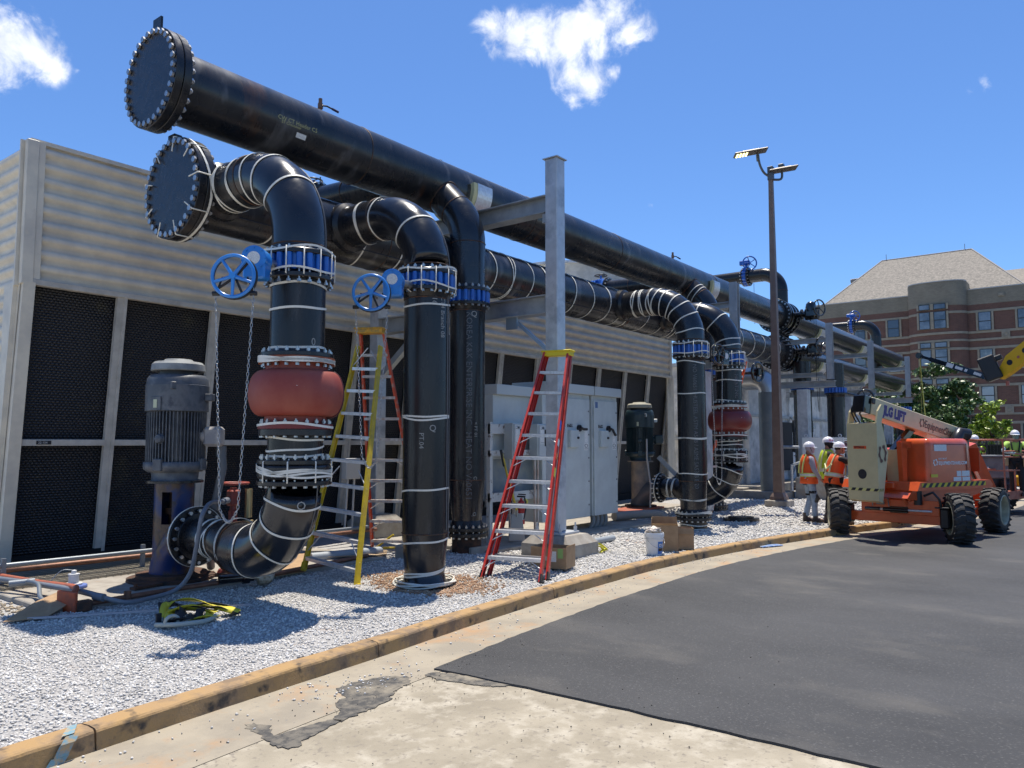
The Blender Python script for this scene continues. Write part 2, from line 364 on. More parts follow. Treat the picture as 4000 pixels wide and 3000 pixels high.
# kerb, cast in lengths
kb = P(); cuts = [-9, -.6, 2.4, 5.0, 8.2, 11.3, 14.2, 17.0, 20.0, 24, 30, 44, 60]
prof = [(0.0, -.16), (0.0, -.145), (0.015, -.02), (.022, -.006), (.035, 0.004), (.10, .012), (.185, .010), (.20, -.01), (.20, -.16)]
for a, b in zip(cuts, cuts[1:]):
    a += .006; b -= .006; n = max(2, int((b - a) / .12)); rows = []
    for i in range(n + 1):
        x = a + (b - a) * i / n; y = ks(x); d = (ks(x + .05) - ks(x - .05)) / .1; nx, ny = -d / math.hypot(1, d), 1 / math.hypot(1, d)
        chip = rj.uniform(-.004, .004); rows.append([(x + nx * (o_ + (chip if 2 <= k <= 4 else 0)), y + ny * (o_ + (chip if 2 <= k <= 4 else 0)), z + (rj.uniform(-.003, .002) if k > 1 else 0)) for k, (o_, z) in enumerate(prof)])
    m_ = len(prof); vs = [p_ for r_ in rows for p_ in r_]
    kb.add(vs, [(i * m_ + k, (i + 1) * m_ + k, (i + 1) * m_ + k + 1, i * m_ + k + 1) for i in range(n) for k in range(m_ - 1)] + [tuple(range(m_))[::-1], tuple(range(n * m_, (n + 1) * m_))])
struct(kb.make('kerb', KERBM))
bm_ = P(); x = 2.13
for (xa, xb, za, zb) in ((2.19, 2.26, -.02, .016), (2.15, 2.22, -.09, -.02), (2.10, 2.19, -.135, -.09)):
    bm_.quad((xa - .02, ks(xa) - .014, za), (xb, ks(xb) - .014, za), (xb + .04, ks(xb) + (.016 if zb > 0 else -.004), zb), (xa + .02, ks(xa) + (.016 if zb > 0 else -.004), zb))
bm_.quad((2.19, ks(2.19) + .03, .017), (2.27, ks(2.27) + .03, .017), (2.35, ks(2.35) + .17, .019), (2.29, ks(2.29) + .17, .019))
struct(bm_.make('kerb_paint_mark', mat('faded_blue_spray', (.16, .30, .36), .8, 0, (.42, .30, .16), 25, .42, .6)))
# gravel bed with a slightly uneven top
rows = []; gxs = [-9 + .22 * i for i in range(210)] + [37.2 + 1.5 * i for i in range(16)]; NY = 34
def gz(x, y):
    z = -.012 + .014 * math.sin(1.7 * x + .6 * y) * math.sin(1.1 * y + .4 * x) + .006 * math.sin(4.1 * x + 2.7 * y)
    z += .10 * math.exp(-((x - 9.2) ** 2 + (y - 6.9) ** 2 * 2) / .12) + .05 * math.exp(-((x - 8.9) ** 2 + (y - 8.2) ** 2) / .25)
    z -= .05 * math.exp(-((x - 7.4) ** 2 + (y - 7.1) ** 2) / .25)
    return z
gr = P(); vs = []
for x in gxs:
    y0 = ks(x) + .17
    for j in range(NY):
        y = y0 + (14 - y0) * (j / (NY - 1)) ** 1.4; vs.append((x, y, gz(x, y)))
gr.add(vs, [(i * NY + j, (i + 1) * NY + j, (i + 1) * NY + j + 1, i * NY + j + 1) for i in range(len(gxs) - 1) for j in range(NY - 1)], True)
struct(gr.make('gravel_bed', GRVB))
ico = [(0, 0, -1), (.7236, -.5257, -.4472), (-.2764, -.8506, -.4472), (-.8944, 0, -.4472), (-.2764, .8506, -.4472), (.7236, .5257, -.4472), (.2764, -.8506, .4472), (-.7236, -.5257, .4472), (-.7236, .5257, .4472), (.2764, .8506, .4472), (.8944, 0, .4472), (0, 0, 1)]
icf = [(0, 1, 2), (1, 0, 5), (0, 2, 3), (0, 3, 4), (0, 4, 5), (1, 5, 10), (2, 1, 6), (3, 2, 7), (4, 3, 8), (5, 4, 9), (1, 10, 6), (2, 6, 7), (3, 7, 8), (4, 8, 9), (5, 9, 10), (6, 10, 11), (7, 6, 11), (8, 7, 11), (9, 8, 11), (10, 9, 11)]
def stones(name, pts, szs, m, seed=1, zf=None):
    rg = np.random.default_rng(seed); n = len(pts); iv = np.array(ico); k = rg.uniform(.62, 1.0, (n, 12, 1))
    sc = rg.uniform(.6, 1.2, (n, 1, 3)) * np.asarray(szs)[:, None, None]; sc[:, :, 2] *= .72
    V = iv[None] * k * sc; a = rg.uniform(0, 6.283, n); b = rg.uniform(-.7, .7, n); c, s_ = np.cos(b)[:, None], np.sin(b)[:, None]
    y, z = V[..., 1] * c - V[..., 2] * s_, V[..., 1] * s_ + V[..., 2] * c; V[..., 1], V[..., 2] = y, z
    c, s_ = np.cos(a)[:, None], np.sin(a)[:, None]; x, y = V[..., 0] * c - V[..., 1] * s_, V[..., 0] * s_ + V[..., 1] * c; V[..., 0], V[..., 1] = x, y
    V += np.asarray(pts)[:, None, :]; F = (np.array(icf)[None] + (np.arange(n) * 12)[:, None, None]).reshape(-1, 3)
    me = bpy.data.meshes.new(name); me.vertices.add(n * 12); me.vertices.foreach_set('co', V.reshape(-1)); nf = len(F)
    me.loops.add(nf * 3); me.loops.foreach_set('vertex_index', F.reshape(-1).astype(np.int32)); me.polygons.add(nf)
    me.polygons.foreach_set('loop_start', (np.arange(nf) * 3).astype(np.int32)); me.polygons.foreach_set('loop_total', np.full(nf, 3, np.int32)); me.update(calc_edges=True); me.materials.append(m)
    o = bpy.data.objects.new(name, me); COL.objects.link(o); o['kind'] = 'stuff'; return o
def inpad(x, y):
    return (x > 3.62 and x < 8.55 and y > 9.18 + .0) or (10.0 < x < 16.3 and y > 8.22) or (x > 25.2 and y > 8.4) or (16.3 < x < 21.2 and y > 9.75)
rg = random.Random(11); pts = []; sz = []; 
for (xa, xb, ya, yb, dens, s0) in ((.8, 4.2, 5.2, 9.4, 1500, .0140), (4.2, 8, 5.5, 9.6, 1150, .0152), (8, 12, 5.6, 9.6, 560, .020), (12, 17.5, 4.8, 9.8, 300, .026), (17.5, 27, 3.4, 9.8, 130, .036)):
    n = int((xb - xa) * (yb - ya) * dens)
    for _ in range(n):
        x, y = rg.uniform(xa, xb), rg.uniform(ya, yb)
        if y < ks(x) + .185 or inpad(x, y): continue
        if x < 3.7 and y > 8.75 + .3 * (x - 1): continue
        if math.hypot(x - 7.45, y - 7.2) < .33 or (math.hypot(x - 7.45, (y - 7.25)) < .62 and rg.random() < .55): continue
        s_ = s0 * rg.uniform(.62, 1.35); pts.append((x, y, gz(x, y) + s_ * rg.uniform(-.1, .55))); sz.append(s_)
stones('gravel', pts, sz, STONE, 2)
pts = []; sz = []
for _ in range(2600):
    x, y = rg.uniform(1.6, 3.62), rg.uniform(8.7, 12)
    if y < 8.75 + .3 * (x - 1): continue
    s_ = .021 * rg.uniform(.6, 1.5); pts.append((x, y, gz(x, y) + s_ * .4)); sz.append(s_)
stones('pebbles', pts, sz, TSTONE, 3)
pts = []; sz = []
for _ in range(330):
    t = rg.random(); x = rg.uniform(2, 15); y = ks(x) - abs(rg.gauss(0, .28)) - .02
    if rg.random() < .28: x = rg.gauss(4.4, .35); y = rg.gauss(4.95, .12)
    if y > ks(x) - .02: continue
    s_ = rg.uniform(.006, .016); pts.append((x, y, -.128 + s_ * .3)); sz.append(s_)
stones('loose_chips', pts, sz, STONE, 4)
pts = []; sz = []
for _ in range(230):
    x = rg.uniform(2.5, 9) if rg.random() < .4 else rg.gauss(4.6, .5); y = rg.uniform(2.2, 4.9) if rg.random() < .5 else rg.gauss(4.6, .2)
    if y > ks(x) - .02: continue
    s_ = rg.uniform(.003, .009); pts.append((x, y, (-.128 if x < 5.1 else -.114) + s_ * .2)); sz.append(s_)
stones('tar_crumbs', pts, sz, mat('tar_crumb', (.06, .055, .05), .9, island=.5), 5)
pts = []; sz = []
for _ in range(3000):
    a = rg.uniform(0, 6.28); d = abs(rg.gauss(.48, .17)); x, y = 7.5 + math.cos(a) * d * .9, 7.2 + math.sin(a) * d * 1.35
    if math.hypot(x - 7.45, y - 7.25) < .36: continue
    s_ = rg.uniform(.008, .024); pts.append((x, y, gz(x, y) + .016)); sz.append(s_)
stones('clay_clods', pts, sz, CLAY, 6)
# slabs
pd = P(); pd.box((6.1, 11.2, -.03), (4.9, 4.1, .15), bev=.012); struct(pd.make('pump_slab', CONC))
pd = P(); pd.box((13.2, 9.6, -.03), (6.1, 2.7, .14), bev=.012); struct(pd.make('cabinet_slab', CONC))
pd = P(); pd.box((18.8, 11.2, -.02), (4.6, 2.8, .14), bev=.012); struct(pd.make('second_pump_slab', CONC))
bas = P(); bas.box((36.2, 13.2, .06), (21.2, 6.6, .5), bev=.02); bas.box((25.9, 9.6, .02), (.9, 2.4, .42), bev=.02); struct(bas.make('concrete_basin', CONC))
# steel bar grating over the sump
gt = P(); 
for i in range(30): gt.box((5.85, 10.72 + i * .042, .065), (4.3, .008, .03))
for i in range(44): gt.box((3.75 + i * .1, 11.33, .068), (.008, 1.26, .022))
tag(gt.make('floor_grating', mat('grating_steel', (.33, .30, .24), .6, .5)), 'steel bar grating over the sump in front of the louvres', 'grating')

# ================================================================ cooling tower
FILL = bpy.data.materials.new('honeycomb_fill'); FILL.use_nodes = True
t = FILL.node_tree; b = t.nodes['Principled BSDF']; co = t.nodes.new('ShaderNodeTexCoord'); mp = t.nodes.new('ShaderNodeMapping'); mp.inputs['Scale'].default_value = (17, 17, 25)
mp.inputs['Rotation'].default_value = (0, 0, 0)
t.links.new(co.outputs['Object'], mp.inputs[0]); sp = t.nodes.new('ShaderNodeSeparateXYZ'); t.links.new(mp.outputs[0], sp.inputs[0])
def MN(op, a, b_=None, c_=None):
    n = t.nodes.new('ShaderNodeMath'); n.operation = op
    for i, q in enumerate((a, b_, c_)):
        if q is None: continue
        if isinstance(q, (int, float)): n.inputs[i].default_value = q
        else: t.links.new(q, n.inputs[i])
    return n.outputs[0]
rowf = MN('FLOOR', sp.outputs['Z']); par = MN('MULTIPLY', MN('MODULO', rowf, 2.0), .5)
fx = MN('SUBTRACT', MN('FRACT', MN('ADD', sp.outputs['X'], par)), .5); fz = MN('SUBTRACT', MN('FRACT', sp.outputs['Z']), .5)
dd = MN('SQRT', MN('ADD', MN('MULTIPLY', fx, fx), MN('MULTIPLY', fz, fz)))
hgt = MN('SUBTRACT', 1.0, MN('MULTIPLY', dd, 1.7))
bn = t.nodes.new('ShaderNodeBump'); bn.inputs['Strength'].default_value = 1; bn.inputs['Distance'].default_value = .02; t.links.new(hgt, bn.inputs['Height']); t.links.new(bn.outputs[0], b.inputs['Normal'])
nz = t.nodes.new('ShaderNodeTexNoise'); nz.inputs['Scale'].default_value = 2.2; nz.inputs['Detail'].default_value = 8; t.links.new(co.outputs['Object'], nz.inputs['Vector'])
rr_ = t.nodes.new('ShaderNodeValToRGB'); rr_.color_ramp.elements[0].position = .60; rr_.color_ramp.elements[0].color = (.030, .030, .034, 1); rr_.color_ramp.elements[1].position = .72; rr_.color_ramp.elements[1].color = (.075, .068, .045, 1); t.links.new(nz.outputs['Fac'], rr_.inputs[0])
mk_ = t.nodes.new('ShaderNodeMix'); mk_.data_type = 'RGBA'; t.links.new(MN('MULTIPLY', MN('GREATER_THAN', dd, .36), .85), mk_.inputs[0]); t.links.new(rr_.outputs[0], mk_.inputs[6]); mk_.inputs[7].default_value = (.002, .002, .002, 1)  # sky sheen painted into the cells, shade painted black into the gaps
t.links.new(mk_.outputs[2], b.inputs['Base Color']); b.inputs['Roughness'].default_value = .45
def corr(p, A, ux, x1, z0, z1, nrm, per=.2165, amp=.031):
    """corrugated sheet: waves run along z"""
    A, ux, nrm = Vector(A), Vector(ux), Vector(nrm); n = int((z1 - z0) / per * 10); vs = []
    for i in range(n + 1):
        z = z0 + (z1 - z0) * i / n; ph = (z / per) % 1; s_ = math.sin(2 * math.pi * ph); w = amp * max(-1, min(1, s_ * 1.5))
        for x in (0, x1): vs.append(A + ux * x + nrm * w + Vector((0, 0, z)))
    p.add(vs, [(i * 2, i * 2 + 1, i * 2 + 3, i * 2 + 2) for i in range(n)], True)
TW = thing('cooling_tower', 'long beige cooling tower with corrugated casing over black honeycomb louvres', 'cooling tower', (4.3, 12.3, 0))
YF, ZL = 12.2, 4.18
c_ = P(); corr(c_, (4.36, YF, 0), (1, 0, 0), 20.6, ZL + .02, 5.14, (0, -1, 0)); c_.make('casing_panel', CASE, TW)
c_ = P(); corr(c_, (4.36, YF - .004, 0), (1, 0, 0), 20.6, 5.13, 6.22, (0, -1, 0)); c_.make('casing_panel', CASE, TW)
c_ = P(); c_.box((14.66, YF + .02, 6.245), (20.7, .09, .06)); c_.box((14.66, 15, 6.2), (20.6, 5.5, .04)); c_.make('top_trim', CASE, TW)
c_ = P(); corr(c_, (4.31, 12.28, 0), (0, 1, 0), 6.0, 4.1, 6.22, (-1, 0, 0)); corr(c_, (4.31, 12.74, 0), (0, 1, 0), 5.5, 0.05, 4.12, (-1, 0, 0)); c_.quad((4.268, 12.2, 4.15), (4.268, 12.80, 4.15), (4.268, 12.80, .05), (4.268, 12.68, .05)); c_.make('end_casing', CASE, TW)
c_ = P(); corr(c_, (24.96, 12.3, 0), (0, 1, 0), 6.0, .05, 6.22, (1, 0, 0)); c_.box((24.92, YF, 5.2), (.12, .12, 2.1)); c_.box((25.0, 12.25, 2.1), (.5, .05, 4.1)); c_.make('far_end_casing', CASE, TW)
c_ = P(); c_.box((4.33, YF - .02, 5.18), (.16, .10, 2.12), bev=.008); c_.box((4.44, YF - .035, 5.18), (.12, .03, 2.12)); c_.beam((4.36, YF + .0, 4.16), (4.36, 12.62, .05), .15, .16, (1, 0, 0)); c_.beam((4.262, 12.27, 6.24), (4.262, 12.27, 4.1), .04, .11, (1, 0, 0)); c_.beam((4.268, 12.30, 4.16), (4.268, 12.70, .05), .04, .12, (1, 0, 0)); c_.make('corner_post', CASE, TW)
c_ = P(); c_.box((14.7, YF - .005, ZL - .015), (20.6, .12, .09), bev=.01); c_.make('lintel', CASD, TW)
def yl(z): return 12.2 + .47 * (ZL - z) / ZL
s_ = P(); s_.M = None
SCR = mat('screw_grey', (.12, .12, .13), .5); rb = P().box((0, 0, 0), (.035, .02, .035), bev=.01); sc0 = rb.make('screw_head', SCR, TW); sc0.location = Vector((4.45, YF - .055, 4.3)) - OFF[TW.name]
spots = [(4.45, YF - .055, z) for z in (4.7, 5.1, 5.5, 5.9)] + [(4.28, YF - .075, z) for z in (4.4, 4.8, 5.2, 5.6, 6.0)] + [(5.95 + 1.6 * k, YF - .04, z - .02) for k in range(10) for z in (4.32, 4.56, 4.78, 5.0, 5.24, 5.46, 5.68, 5.90, 6.1)]
for s3_ in spots: copy_part(sc0, TW, Vector(s3_) - OFF[TW.name])
MX = [5.69 + 1.6 * k for k in range(13)]
for x in MX:
    m_ = P(); m_.beam((x, yl(ZL) - .0, ZL - .05), (x, yl(0) - .0, 0.02), .075, .13, (1, 0, 0)); m_.beam((x + .055, yl(ZL) - .04, ZL - .05), (x + .055, yl(0) - .04, .02), .03, .05, (1, 0, 0)); m_.make('mullion', CASD, TW)
ed = [4.40] + MX
for a, bq in zip(ed, ed[1:]):
    for z0, z1 in ((0.02, 1.80), (1.90, ZL - .05)):
        f_ = P(); f_.quad((a + .06, yl(z0) + .07, z0), (bq - .06, yl(z0) + .07, z0), (bq - .06, yl(z1) + .07, z1), (a + .06, yl(z1) + .07, z1)); f_.make('fill_panel', FILL, TW)
    r_ = P(); r_.box(((a + bq) / 2, yl(1.85) - .005, 1.85), (bq - a - .12, .09, .095), bev=.006); r_.make('mid_rail', CASD, TW)
bk = P(); bk.box((14.6, 15.4, 2.05), (20.4, 5, 4.0)); bk.box((14.6, 12.75, .05), (20.5, .3, .3)); bk.box((14.6, 15.2, 5.1), (20.4, 5.5, 2.0)); bk.box((14.65, 12.36, 4.13), (20.3, .1, .25)); bk.make('inner_sky_block', mat('sky_block_black', (.01, .01, .01), .9), TW)  # black boxes added inside so no sky shows through the louvre gaps
nm_ = P(); nm_.box((4.75, yl(1.85) - .056, 1.85), (.2, .01, .055)); pl = nm_.make('name_plate', BLK, TW)
text_plane(pl, '22-154', .045, (4.67, yl(1.85) - .062, 1.835), (1, 0, 0), (0, 0, 1), LBLW, name='lettering')
fs_ = thing('fan_stack', 'grey fan stack rising from the cooling tower roof behind the pipes', 'fan stack', (22.9, 15, 6.2))
f_ = P(); f_.lathe([(2.35, 0), (2.15, .35), (2.1, .8), (2.2, 1.35), (2.28, 1.62), (2.2, 1.62), (2.1, .8)], (22.9, 15.2, 6.2), (0, 0, 1), 48); f_.make('stack_wall', mat('stack_grey', (.45, .47, .47), .6, 0, (.36, .38, .38), 3), fs_)
f_ = P(); f_.lathe([(2.30, 1.60), (2.36, 1.60), (2.36, 1.68), (2.30, 1.68)], (22.9, 15.2, 6.2), (0, 0, 1), 48); f_.make('stack_rim', GALV, fs_)
# second, white tower beyond
WT = thing('white_cooling_tower', 'white panelled second cooling tower on a concrete basin beyond the first', 'cooling tower', (29, 12, .3))
WM = mat('white_panel', (.80, .81, .81), .5, 0, (.47, .49, .50), 2, .4, .66, (.4, .38, .33), 4, .64, .8)
w_ = P(); w_.box((37, 13.6, 2.6), (17, 5.6, 4.6)); w_.make('casing', WM, WT)
for i in range(8):
    x = 28.45 + i * 2.35; q = P(); q.box((x, 10.74, 2.6), (.12, .12, 4.6)); q.make('rib', WM, WT)
for i in range(4):
    q = P(); q.box((28.44, 11.0 + i * 1.5, 2.6), (.12, .1, 4.6)); q.box((28.46, 11.75 + i * 1.5, 2.2 if i % 2 else 3.4), (.06, 1.4, .08)); q.make('rib', WM, WT)
q = P(); q.box((37, 13.6, 4.97), (17.3, 5.9, .14)); q.box((28.4, 13.4, 2.0), (.1, 5.2, .1)); q.box((37, 10.73, 2.9), (17, .1, .1)); q.make('trim', GALV, WT)
q = P(); q.beam((28.34, 10.9, .5), (28.34, 12.4, 2.9), .05, .05); q.beam((28.34, 12.4, .5), (28.34, 10.9, 2.9), .05, .05); q.beam((33.1, 10.6, .5), (35.4, 10.6, 2.9), .05, .05); q.beam((35.4, 10.6, .5), (33.1, 10.6, 2.9), .05, .05); q.make('brace', GALV, WT)
q = P(); q.box((32.6, 10.69, 1.7), (1.6, .03, 2.0)); q.make('opening_shade_panel', mat('opening_shade', (.03, .032, .035), .8), WT)  # solid flat panel coloured dark for the shade in an open gap
# ================================================================ pipework
YH, ZU, ZLO, RU, RL = 9.3, 6.56, 5.09, .473, .445
YU = 9.6
RP = .305
Z3 = Vector((0, 0, 1)); X3 = Vector((1, 0, 0)); Y3 = Vector((0, 1, 0))
def flange(parent, c, ax, Ro=.395, t=.05, ri=.25, m=None, name='flange', hub=0., hr=RP):
    c = Vector(c); p = P(); ax = Vector(ax)
    p.lathe([(ri, 0), (Ro - .006, 0), (Ro, .006), (Ro, t - .006), (Ro - .006, t), (ri, t)], c, ax, 48)
    if hub: p.lathe([(hr + .035, t), (hr + .002, t + hub)], c, ax, 48)
    return p.make(name, m or FLG, parent)
def weld(parent, c, ax, r, m=None):
    p = P(); _, u, w = p.frame(ax); p.tube([Vector(c) + (u * math.cos(a) + w * math.sin(a)) * r for a in [2 * math.pi * i / 40 for i in range(40)]], .010, 6, closed=True)
    return p.make('weld_seam', m or mat('weld', (.05, .04, .035), .6, .3, (.12, .05, .02), 9), parent)
def pipe_run(parent, pts, r, m=PIPE, name='pipe', n=40): return P().tube(pts, r, n).make(name, m, parent)
def header(name, label, z, r, x0, x1, valve_x, YH=9.3):
    t = thing(name, label, 'pipe', (x0, YH, z), group='large header pipes')
    p = P(); p.cyl((x0 + .2, YH, z), (valve_x, YH, z), r, n=64); p.make('pipe', HDR, t)
    p = P(); p.cyl((valve_x + .9, YH, z), (x1, YH, z), r, n=56); p.make('pipe', FARP, t)
    # blind end flange pair
    flange(t, (x0, YH, z), X3, .655, .105, 0.0, name='blind_flange'); flange(t, (x0 + .115, YH, z), X3, .655, .10, .3, name='end_flange', hub=.10, hr=r)
    bolts(t, (x0 + .108, YH, z), X3, .60, 30, .235, r=.040)
    for x in (x0 + 3.4, x0 + 7.9, 16.2, 22.0): weld(t, (x, YH, z), X3, r)
    for xx, s in ((valve_x - .12, -1), (valve_x + .9 + .02, 1)):
        flange(t, (xx, YH, z), X3, .63, .11, .2)
    bolts(t, (valve_x - .12 + .055, YH, z), X3, .575, 26, .13, r=.032)
    bolts(t, (valve_x + .975, YH, z), X3, .575, 26, .13, r=.032)
    return t
HU = header('upper_header_pipe', 'upper long black header pipe with silver-bolted blind flange and no banding', ZU, RU, 4.74, 49.0, 28.4, YU)
HL = header('lower_header_pipe', 'lower long black header pipe wound with white banding along its length', ZLO, RL, 4.92, 53.4, 27.5)
p = P(); p.prism([(-.10, 0), (.10, 0), (.10, .22), (-.10, .22)], (4.80, YU, ZU + .62), (0, 1, 0), (0, 0, 1), (.03, 0, 0)); p.make('lifting_lug', FLG, HU)
p = P(); p.box((5.1, YU, ZU - .70), (.12, .16, .10), bev=.01); p.make('bottom_lug', FLG, HU)
for i, zz in enumerate((.0,)):
    p = P(); a = R(206); c = Vector((0, math.cos(a), math.sin(a)))
    vs = []
    for dx in (0, .17):
        for k in range(4):
            an = R(203 + k * 3); vs.append((6.7 + dx, YU + math.cos(an) * (RU + .004), ZU + math.sin(an) * (RU + .004)))
    p.add(vs, [(k, k + 1, 4 + k + 1, 4 + k) for k in range(3)]); p.make('paper_tag', LBLW, HU)
def hdr_text(parent, body, size, x0, z, r, ang, m=CHAL, rot=False, name='chalk_marking'):
    vs, fs = flat_text(body, size); q = []
    for x, y in vs:
        an = R(ang) + (-y / r); q.append((x0 + x, YU + math.cos(an) * (r + .004), z + math.sin(an) * (r + .004)))
    return P().add(q, fs).make(name, m, parent)
YCH = mat('yellow_chalk', (.45, .42, .2), .8)
hdr_text(HU, 'CW CT Header C5', .085, 6.35, ZU, RU, 192, YCH); hdr_text(HU, 'ST Crossover', .06, 6.42, ZU, RU, 197, YCH)
# small vent valves on top of the upper header
for x, l in ((7.45, 'small brass vent valve with dark lever on top of the upper header near its end'), (10.2, 'tiny vent fitting on top of the upper header nearer the middle'), (19.9, 'distant vent valve on top of the upper header before the far flange')):
    v = thing('vent_valve', l, 'valve', (x, YU, ZU + RU), group='vent valves on the upper header'); YH = YU; z = ZU + RU - .01
    if x > 10 and x < 11: p = P(); p.cyl((x, YH, z), (x, YH, z + .07), .05, n=12); p.make('body', ALU, v); continue
    p = P(); p.cyl((x, YH, z), (x, YH, z + .10), .028, n=10); p.cyl((x, YH, z + .09), (x, YH, z + .17), .042, n=8, smooth=False); p.cyl((x, YH, z + .17), (x, YH, z + .25), .03, n=10); p.make('body', mat('brass', (.25, .12, .07), .4, .6), v)
    p = P(); p.tube([(x, YH - .03, z + .13), (x + .08, YH - .06, z + .14), (x + .28, YH - .10, z + .10)], .014, 8); p.make('lever', DARK, v)
    p = P(); p.tube([(x + .17, YH - .08, z + .122), (x + .28, YH - .10, z + .10)], .02, 8); p.make('grip', mat('dark_blue_grip', (.02, .02, .08), .5), v)
YH = 9.3
for x in [6.2, 7.9, 8.55, 10.95, 11.5, 12.05, 12.6, 13.7, 14.4, 15.1, 15.65, 16.05, 17.0, 17.75, 18.6, 20.8, 21.6, 22.3, 23.2, 24.2, 25.1, 25.9, 26.6]:
    strap(HL, (x, YH, ZLO), X3 + Vector((0, RND.uniform(-.1, .1), RND.uniform(-.1, .1))), RL + .004, .026, .03, .06, dbl=RND.random() < .3)
p = P()
for a in (100, 218): p.tube([(x, YH + math.cos(R(a)) * (RL + .008), ZLO + math.sin(R(a)) * (RL + .008)) for x in (5.2, 10, 18, 27.2)], .009, 6)
p.make('long_strap', mat('black_strap', (.02, .02, .022), .45), HL)
for k in range(9):
    a = 2 * math.pi * k / 9 + .25; c = Vector((0, math.cos(a), math.sin(a))); p = P(); q = Vector((4.90, YH, ZLO)) + c * .655
    p.tube([q - c * .19 + Vector((-.015, 0, 0)), q + Vector((-.008, 0, 0)), q + c * .006 + Vector((.02, 0, 0)), q + c * .006 + Vector((.21, 0, 0)), q - c * .07 + Vector((.25, 0, 0))], .009, 6); p.make('strap', WHITE, HL)
strap(HL, (5.03, YH, ZLO), X3, .655, .03, .06, .07)
# operators and valves in the headers
def gear_op(label, x, z, YH=9.3):
    v = thing('gear_operated_valve', label, 'valve', (x, YH, z), group='black gear operated valves between the header flanges')
    p = P(); p.lathe([(.3, -.32), (.60, -.30), (.62, -.26), (.62, -.16), (.50, -.14), (.50, .14), (.62, .16), (.62, .26), (.60, .30), (.3, .32)], (x, YH, z), X3, 48); p.make('body', BLKG, v)
    p = P(); p.cyl((x, YH - .55, z + .02), (x, YH - 1.0, z + .02), .11); p.lathe([(.001, 0), (.2, 0), (.2, .05), (.001, .05)], (x, YH - .82, z + .02), (0, -1, 0), 20); p.make('neck', BLKG, v)
    p = P(); p.cyl((x, YH - .98, z), (x, YH - 1.42, z), .21); p.lathe([(.26, 0), (.26, .04)], (x, YH - 1.15, z), (0, -1, 0), 24); p.box((x - .05, YH - 1.2, z + .03), (.42, .4, .36), bev=.06)
    p.make('gearbox', BLKG, v)
    p = P(); p.lathe([(.001, .22), (.1, .2), (.17, .12), (.19, 0), (.19, -.16)], (x - .1, YH - 1.2, z + .24), (0, 0, 1), 24, smooth=True); p.make('dome', BLKG, v)
    p = P(); cx, cy, cz = x - .38, YH - 1.58, z + .14
    nrm = Vector((-.45, -1, 0)).normalized(); _, u, w = p.frame(nrm); c = Vector((cx, cy, cz))
    p.tube([c + (u * math.cos(a) + w * math.sin(a)) * .29 for a in [2 * math.pi * i / 28 for i in range(28)]], .027, 8, closed=True)
    for i in range(5): a = 2 * math.pi * i / 5; p.tube([c, c + (u * math.cos(a) + w * math.sin(a)) * .28], .018, 6)
    p.cyl(c, c - nrm * .3, .03); p.make('handwheel', BLKG, v)
    p = P(); p.tube([c + Vector((0, .2, -.3)), c + Vector((.02, .22, -1.4)), c + Vector((.12, .2, -2.3)), c + Vector((.25, .2, -1.4)), c + Vector((.26, .2, -.3))], .008, 5); p.make('chain', DARK, v)
gear_op('black valve with domed gearbox and handwheel, in the upper header', 28.85, ZU, YU)
gear_op('black valve with flat gearbox and handwheel, in the lower header', 27.95, ZLO)
# insulated saddles with silver jackets
for z, r, xs_, w, YH in ((ZU, RU, (10.75, 21.6, 32.7, 39.6, 48.2), 'upper', YU), (ZLO, RL, (31.8, 38.8, 46.8), 'lower', 9.3)):
    for x, nth in zip(xs_, ('first', 'second', 'third', 'fourth', 'fifth')):
        v = thing('insulated_saddle', '%s insulated pipe saddle with silver jacket under the %s header, counting from the near end' % (nth, w), 'pipe support', (x, YH, z - r), group='insulated saddles under the headers')
        L = .70 if x > 25 else .42; lo, hi = (-172, -8) if x > 25 else (-190, -8)
        for nm, r0, r1, m, dx in (('insulation', r + .004, r + .085, mat('foam_insulation', (.58, .54, .30), .8), 0), ('jacket', r + .087, r + .098, ALU, .1)):
            p = P(); n = 28; vs = []
            for i in range(n + 1):
                a = R(lo + (hi - lo) * i / n)
                for rr in (r0, r1):
                    for xx in (x + dx - L / 2 - (0 if dx else .0), x + dx + L / 2): vs.append((xx, YH + math.cos(a) * rr, z + math.sin(a) * rr))
            fs = []
            for i in range(n): b0, b1 = i * 4, i * 4 + 4; fs += [(b0, b1, b1 + 1, b0 + 1), (b0 + 2, b0 + 3, b1 + 3, b1 + 2), (b0, b0 + 2, b1 + 2, b1), (b0 + 1, b1 + 1, b1 + 3, b0 + 3)]
            fs += [(0, 1, 3, 2), (n * 4, n * 4 + 2, n * 4 + 3, n * 4 + 1)]
            p.add(vs, fs); p.make(nm, m, v)
YH = 9.3
